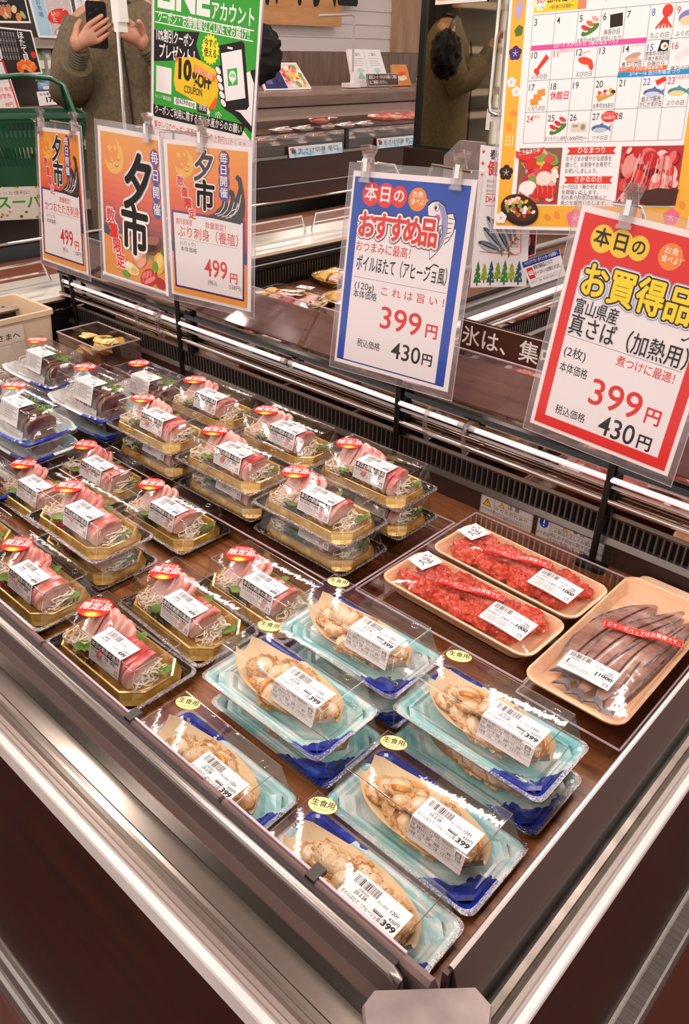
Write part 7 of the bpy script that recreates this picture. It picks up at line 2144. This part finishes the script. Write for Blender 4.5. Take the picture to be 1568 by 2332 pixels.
# phone
ph = empty('phone', (0, 0, 0), 0, 'black phone held up in front of the olive coat', 'phone')
phc = V3((-0.118, 0.300, 1.425))
b = MB()
PMat = Matrix.Translation(phc) @ Matrix.Rotation(radians(-8), 4, 'X') @ Matrix.Rotation(radians(3), 4, 'Y')
b.loft([[PMat @ V3((x, y, z)) for x, z, y in [(q[0], q[1], yo) for q in rr(-0.041, 0.041, -0.085, 0.085, 0.012, 3)]] for yo in (-0.005, 0.005)], mat('phone shell', '#0c0b0d', 0.18, coat=.5), True, True); b.build('shell', ph)
b = MB()
for cx, cz in ((-0.020, 0.062), (-0.020, 0.034), (0.002, 0.048)):
    b.lathe([(0.0, 0.0), (0.011, 0.0), (0.011, 0.003), (0.007, 0.0035), (0.0, 0.003)], mat('lens ring', '#2a2a30', 0.15, .6), 14, PMat @ Matrix.Translation((cx, 0.005, cz)) @ Matrix.Rotation(radians(-90), 4, 'X'))
b.build('camera_lens', ph)
ph.matrix_world = pr.matrix_world
hand(pr, (-0.205, 0.315, 1.352), (0.84, 0.12, 0.52), (-0.50, 0.0, 0.86), 1, (0.15, 0.35, 0.55), 'hand')
hand(pr, (0.055, 0.285, 1.362), (-0.72, 0.28, 0.62), (0.3, 0.2, 0.9), 1, (0.35, 0.7, 1.0), 'hand')
# head details
b = MB()
b.blob((0, 0.10, 1.715), (0.011, 0.022, 0.024), SKINM, 10, 8); nose = b.build('nose', pr)
b = MB()
for s in (-1, 1):
    b.blob((s * 0.034, 0.100, 1.742), (0.014, 0.006, 0.006), mat('eye white', '#e8e2dc', 0.3), 10, 6); b.blob((s * 0.034, 0.1055, 1.742), (0.006, 0.002, 0.006), BLACK, 8, 6)
b.build('eyes', pr)
b = MB(); b.blob((0, 0.103, 1.672), (0.024, 0.008, 0.006), mat('lips', '#a8564c', 0.4), 10, 6); b.build('mouth', pr)
b = MB()
for s in (-1, 1): b.blob((s * 0.098, 0.015, 1.722), (0.012, 0.020, 0.032), SKINM, 8, 8)
b.build('ears', pr)
b = MB()
b.grid(lambda u, v: (0.112 * sin(pi * (0.04 + 0.62 * v)) * sin(2 * pi * u) * (1.0), 0.005 - 0.118 * sin(pi * (0.04 + 0.62 * v)) * cos(2 * pi * u) * (1 if cos(2 * pi * u) > 0 else 0.82), 1.745 + 0.125 * cos(pi * (0.04 + 0.62 * v)) - (0.0 if cos(2 * pi * u) > -0.35 else -0.05 * (v > .55))), 28, 12, HAIR)
b.grid(lambda u, v: ((0.115 - 0.02 * v) * sin(pi * (u - .5) * 1.25), -0.02 - 0.11 * cos(pi * (u - .5) * 1.25), 1.76 - 0.36 * v), 18, 8, HAIR)
b.build('hair', pr)
# coat: torso with an open front edge, sleeves, knit cuffs and a knit collar
def coat_ring(z, wx, wy, cy=0.0, n=36):
    out = []
    for k in range(n):
        t = 2 * pi * k / n
        fold = 1 + 0.02 * sin(5 * t + z * 6)
        out.append((wx * math.copysign(abs(cos(t)) ** 0.85, cos(t)) * fold, cy + wy * math.copysign(abs(sin(t)) ** 0.9, sin(t)) * fold, z))
    return out
b = MB()
b.loft([coat_ring(0.30, 0.255, 0.19), coat_ring(0.32, 0.262, 0.197), coat_ring(0.70, 0.25, 0.185), coat_ring(1.0, 0.235, 0.175), coat_ring(1.22, 0.235, 0.17), coat_ring(1.38, 0.245, 0.15), coat_ring(1.455, 0.225, 0.11), coat_ring(1.495, 0.16, 0.09), coat_ring(1.53, 0.085, 0.08)], COAT, True, False, True)
b.build('coat', pr)
b = MB()
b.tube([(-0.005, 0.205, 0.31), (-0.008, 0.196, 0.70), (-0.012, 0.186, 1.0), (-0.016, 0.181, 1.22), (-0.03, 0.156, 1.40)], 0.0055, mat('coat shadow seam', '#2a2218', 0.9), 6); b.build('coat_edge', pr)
for nm, A in (('sleeve', [((-0.19, 0.0, 1.42), 0.085), ((-0.255, 0.05, 1.28), 0.085), ((-0.275, 0.10, 1.165), 0.088), ((-0.255, 0.16, 1.205), 0.082), ((-0.23, 0.215, 1.27), 0.072), ((-0.223, 0.232, 1.285), 0.066)]), ('sleeve', [((0.19, 0.0, 1.42), 0.085), ((0.235, 0.05, 1.28), 0.085), ((0.245, 0.11, 1.165), 0.09), ((0.195, 0.16, 1.205), 0.084), ((0.145, 0.215, 1.27), 0.074), ((0.13, 0.232, 1.285), 0.068)])):
    b = MB(); P = [q for q, r in A]; R_ = [r for q, r in A]
    b.tube(P, R_, COAT, 16, True); b.build(nm, pr)
for P0, P1 in (((-0.228, 0.225, 1.278), (-0.197, 0.278, 1.34)), ((0.135, 0.228, 1.285), (0.068, 0.276, 1.355))):
    b = MB(); pts, rs = [], []
    for k in range(15):
        t = k / 14
        pts.append(tuple(V3(P0).lerp(V3(P1), t))); rs.append(0.043 - 0.004 * t + 0.0032 * (k % 2))
    b.tube(pts, rs, KNIT, 16, True); b.build('knit_cuff', pr)
b = MB(); pts = [(0, 0.0, 1.50 + 0.012 * k) for k in range(8)]
b.tube(pts, [0.088 - 0.003 * k + 0.004 * (k % 2) for k in range(8)], noisy('dark striped knit', [(0.3, '#1c1814'), (0.7, '#3a3428')], 30, 0.9, 3), 18, True); b.build('knit_collar', pr)
b = MB()
for s in (-1, 1):
    b.blob((s * 0.105, 0.07, 0.035), (0.05, 0.13, 0.036), mat('dark shoes', '#17120f', 0.4), 14, 8)
b.build('shoes', pr)
b = MB()
for s in (-1, 1):
    b.tube([(s * 0.10, 0.0, 0.60), (s * 0.10, 0.01, 0.45), (s * 0.10, 0.0, 0.06)], [0.088, 0.08, 0.072], mat('dark trousers', '#1d1a1c', 0.8), 14, True)
b.build('trousers', pr)
# black furry bag
FUR = noisy('black fur', [(0.3, '#060504'), (0.7, '#15110f')], 80, 0.9, 4, bump=1.0, bscale=200)
fb = empty('furry_bag', (0, 0, 0), 0, 'black furry bag showing at the right edge of the green coupon poster', 'bag')
b = MB(); b.blob((0.56, 0.02, 1.335), (0.135, 0.09, 0.125), FUR, 40, 24, 0.22, 4.0, 2); b.build('bag_body', fb)
b = MB(); b.tube([(0.50, 0.02, 1.44), (0.40, 0.05, 1.50), (0.30, 0.04, 1.50), (0.20, 0.06, 1.53), (0.16, 0.0, 1.54)], 0.012, BLACK, 8); b.build('strap', fb)
fb.matrix_world = pr.matrix_world
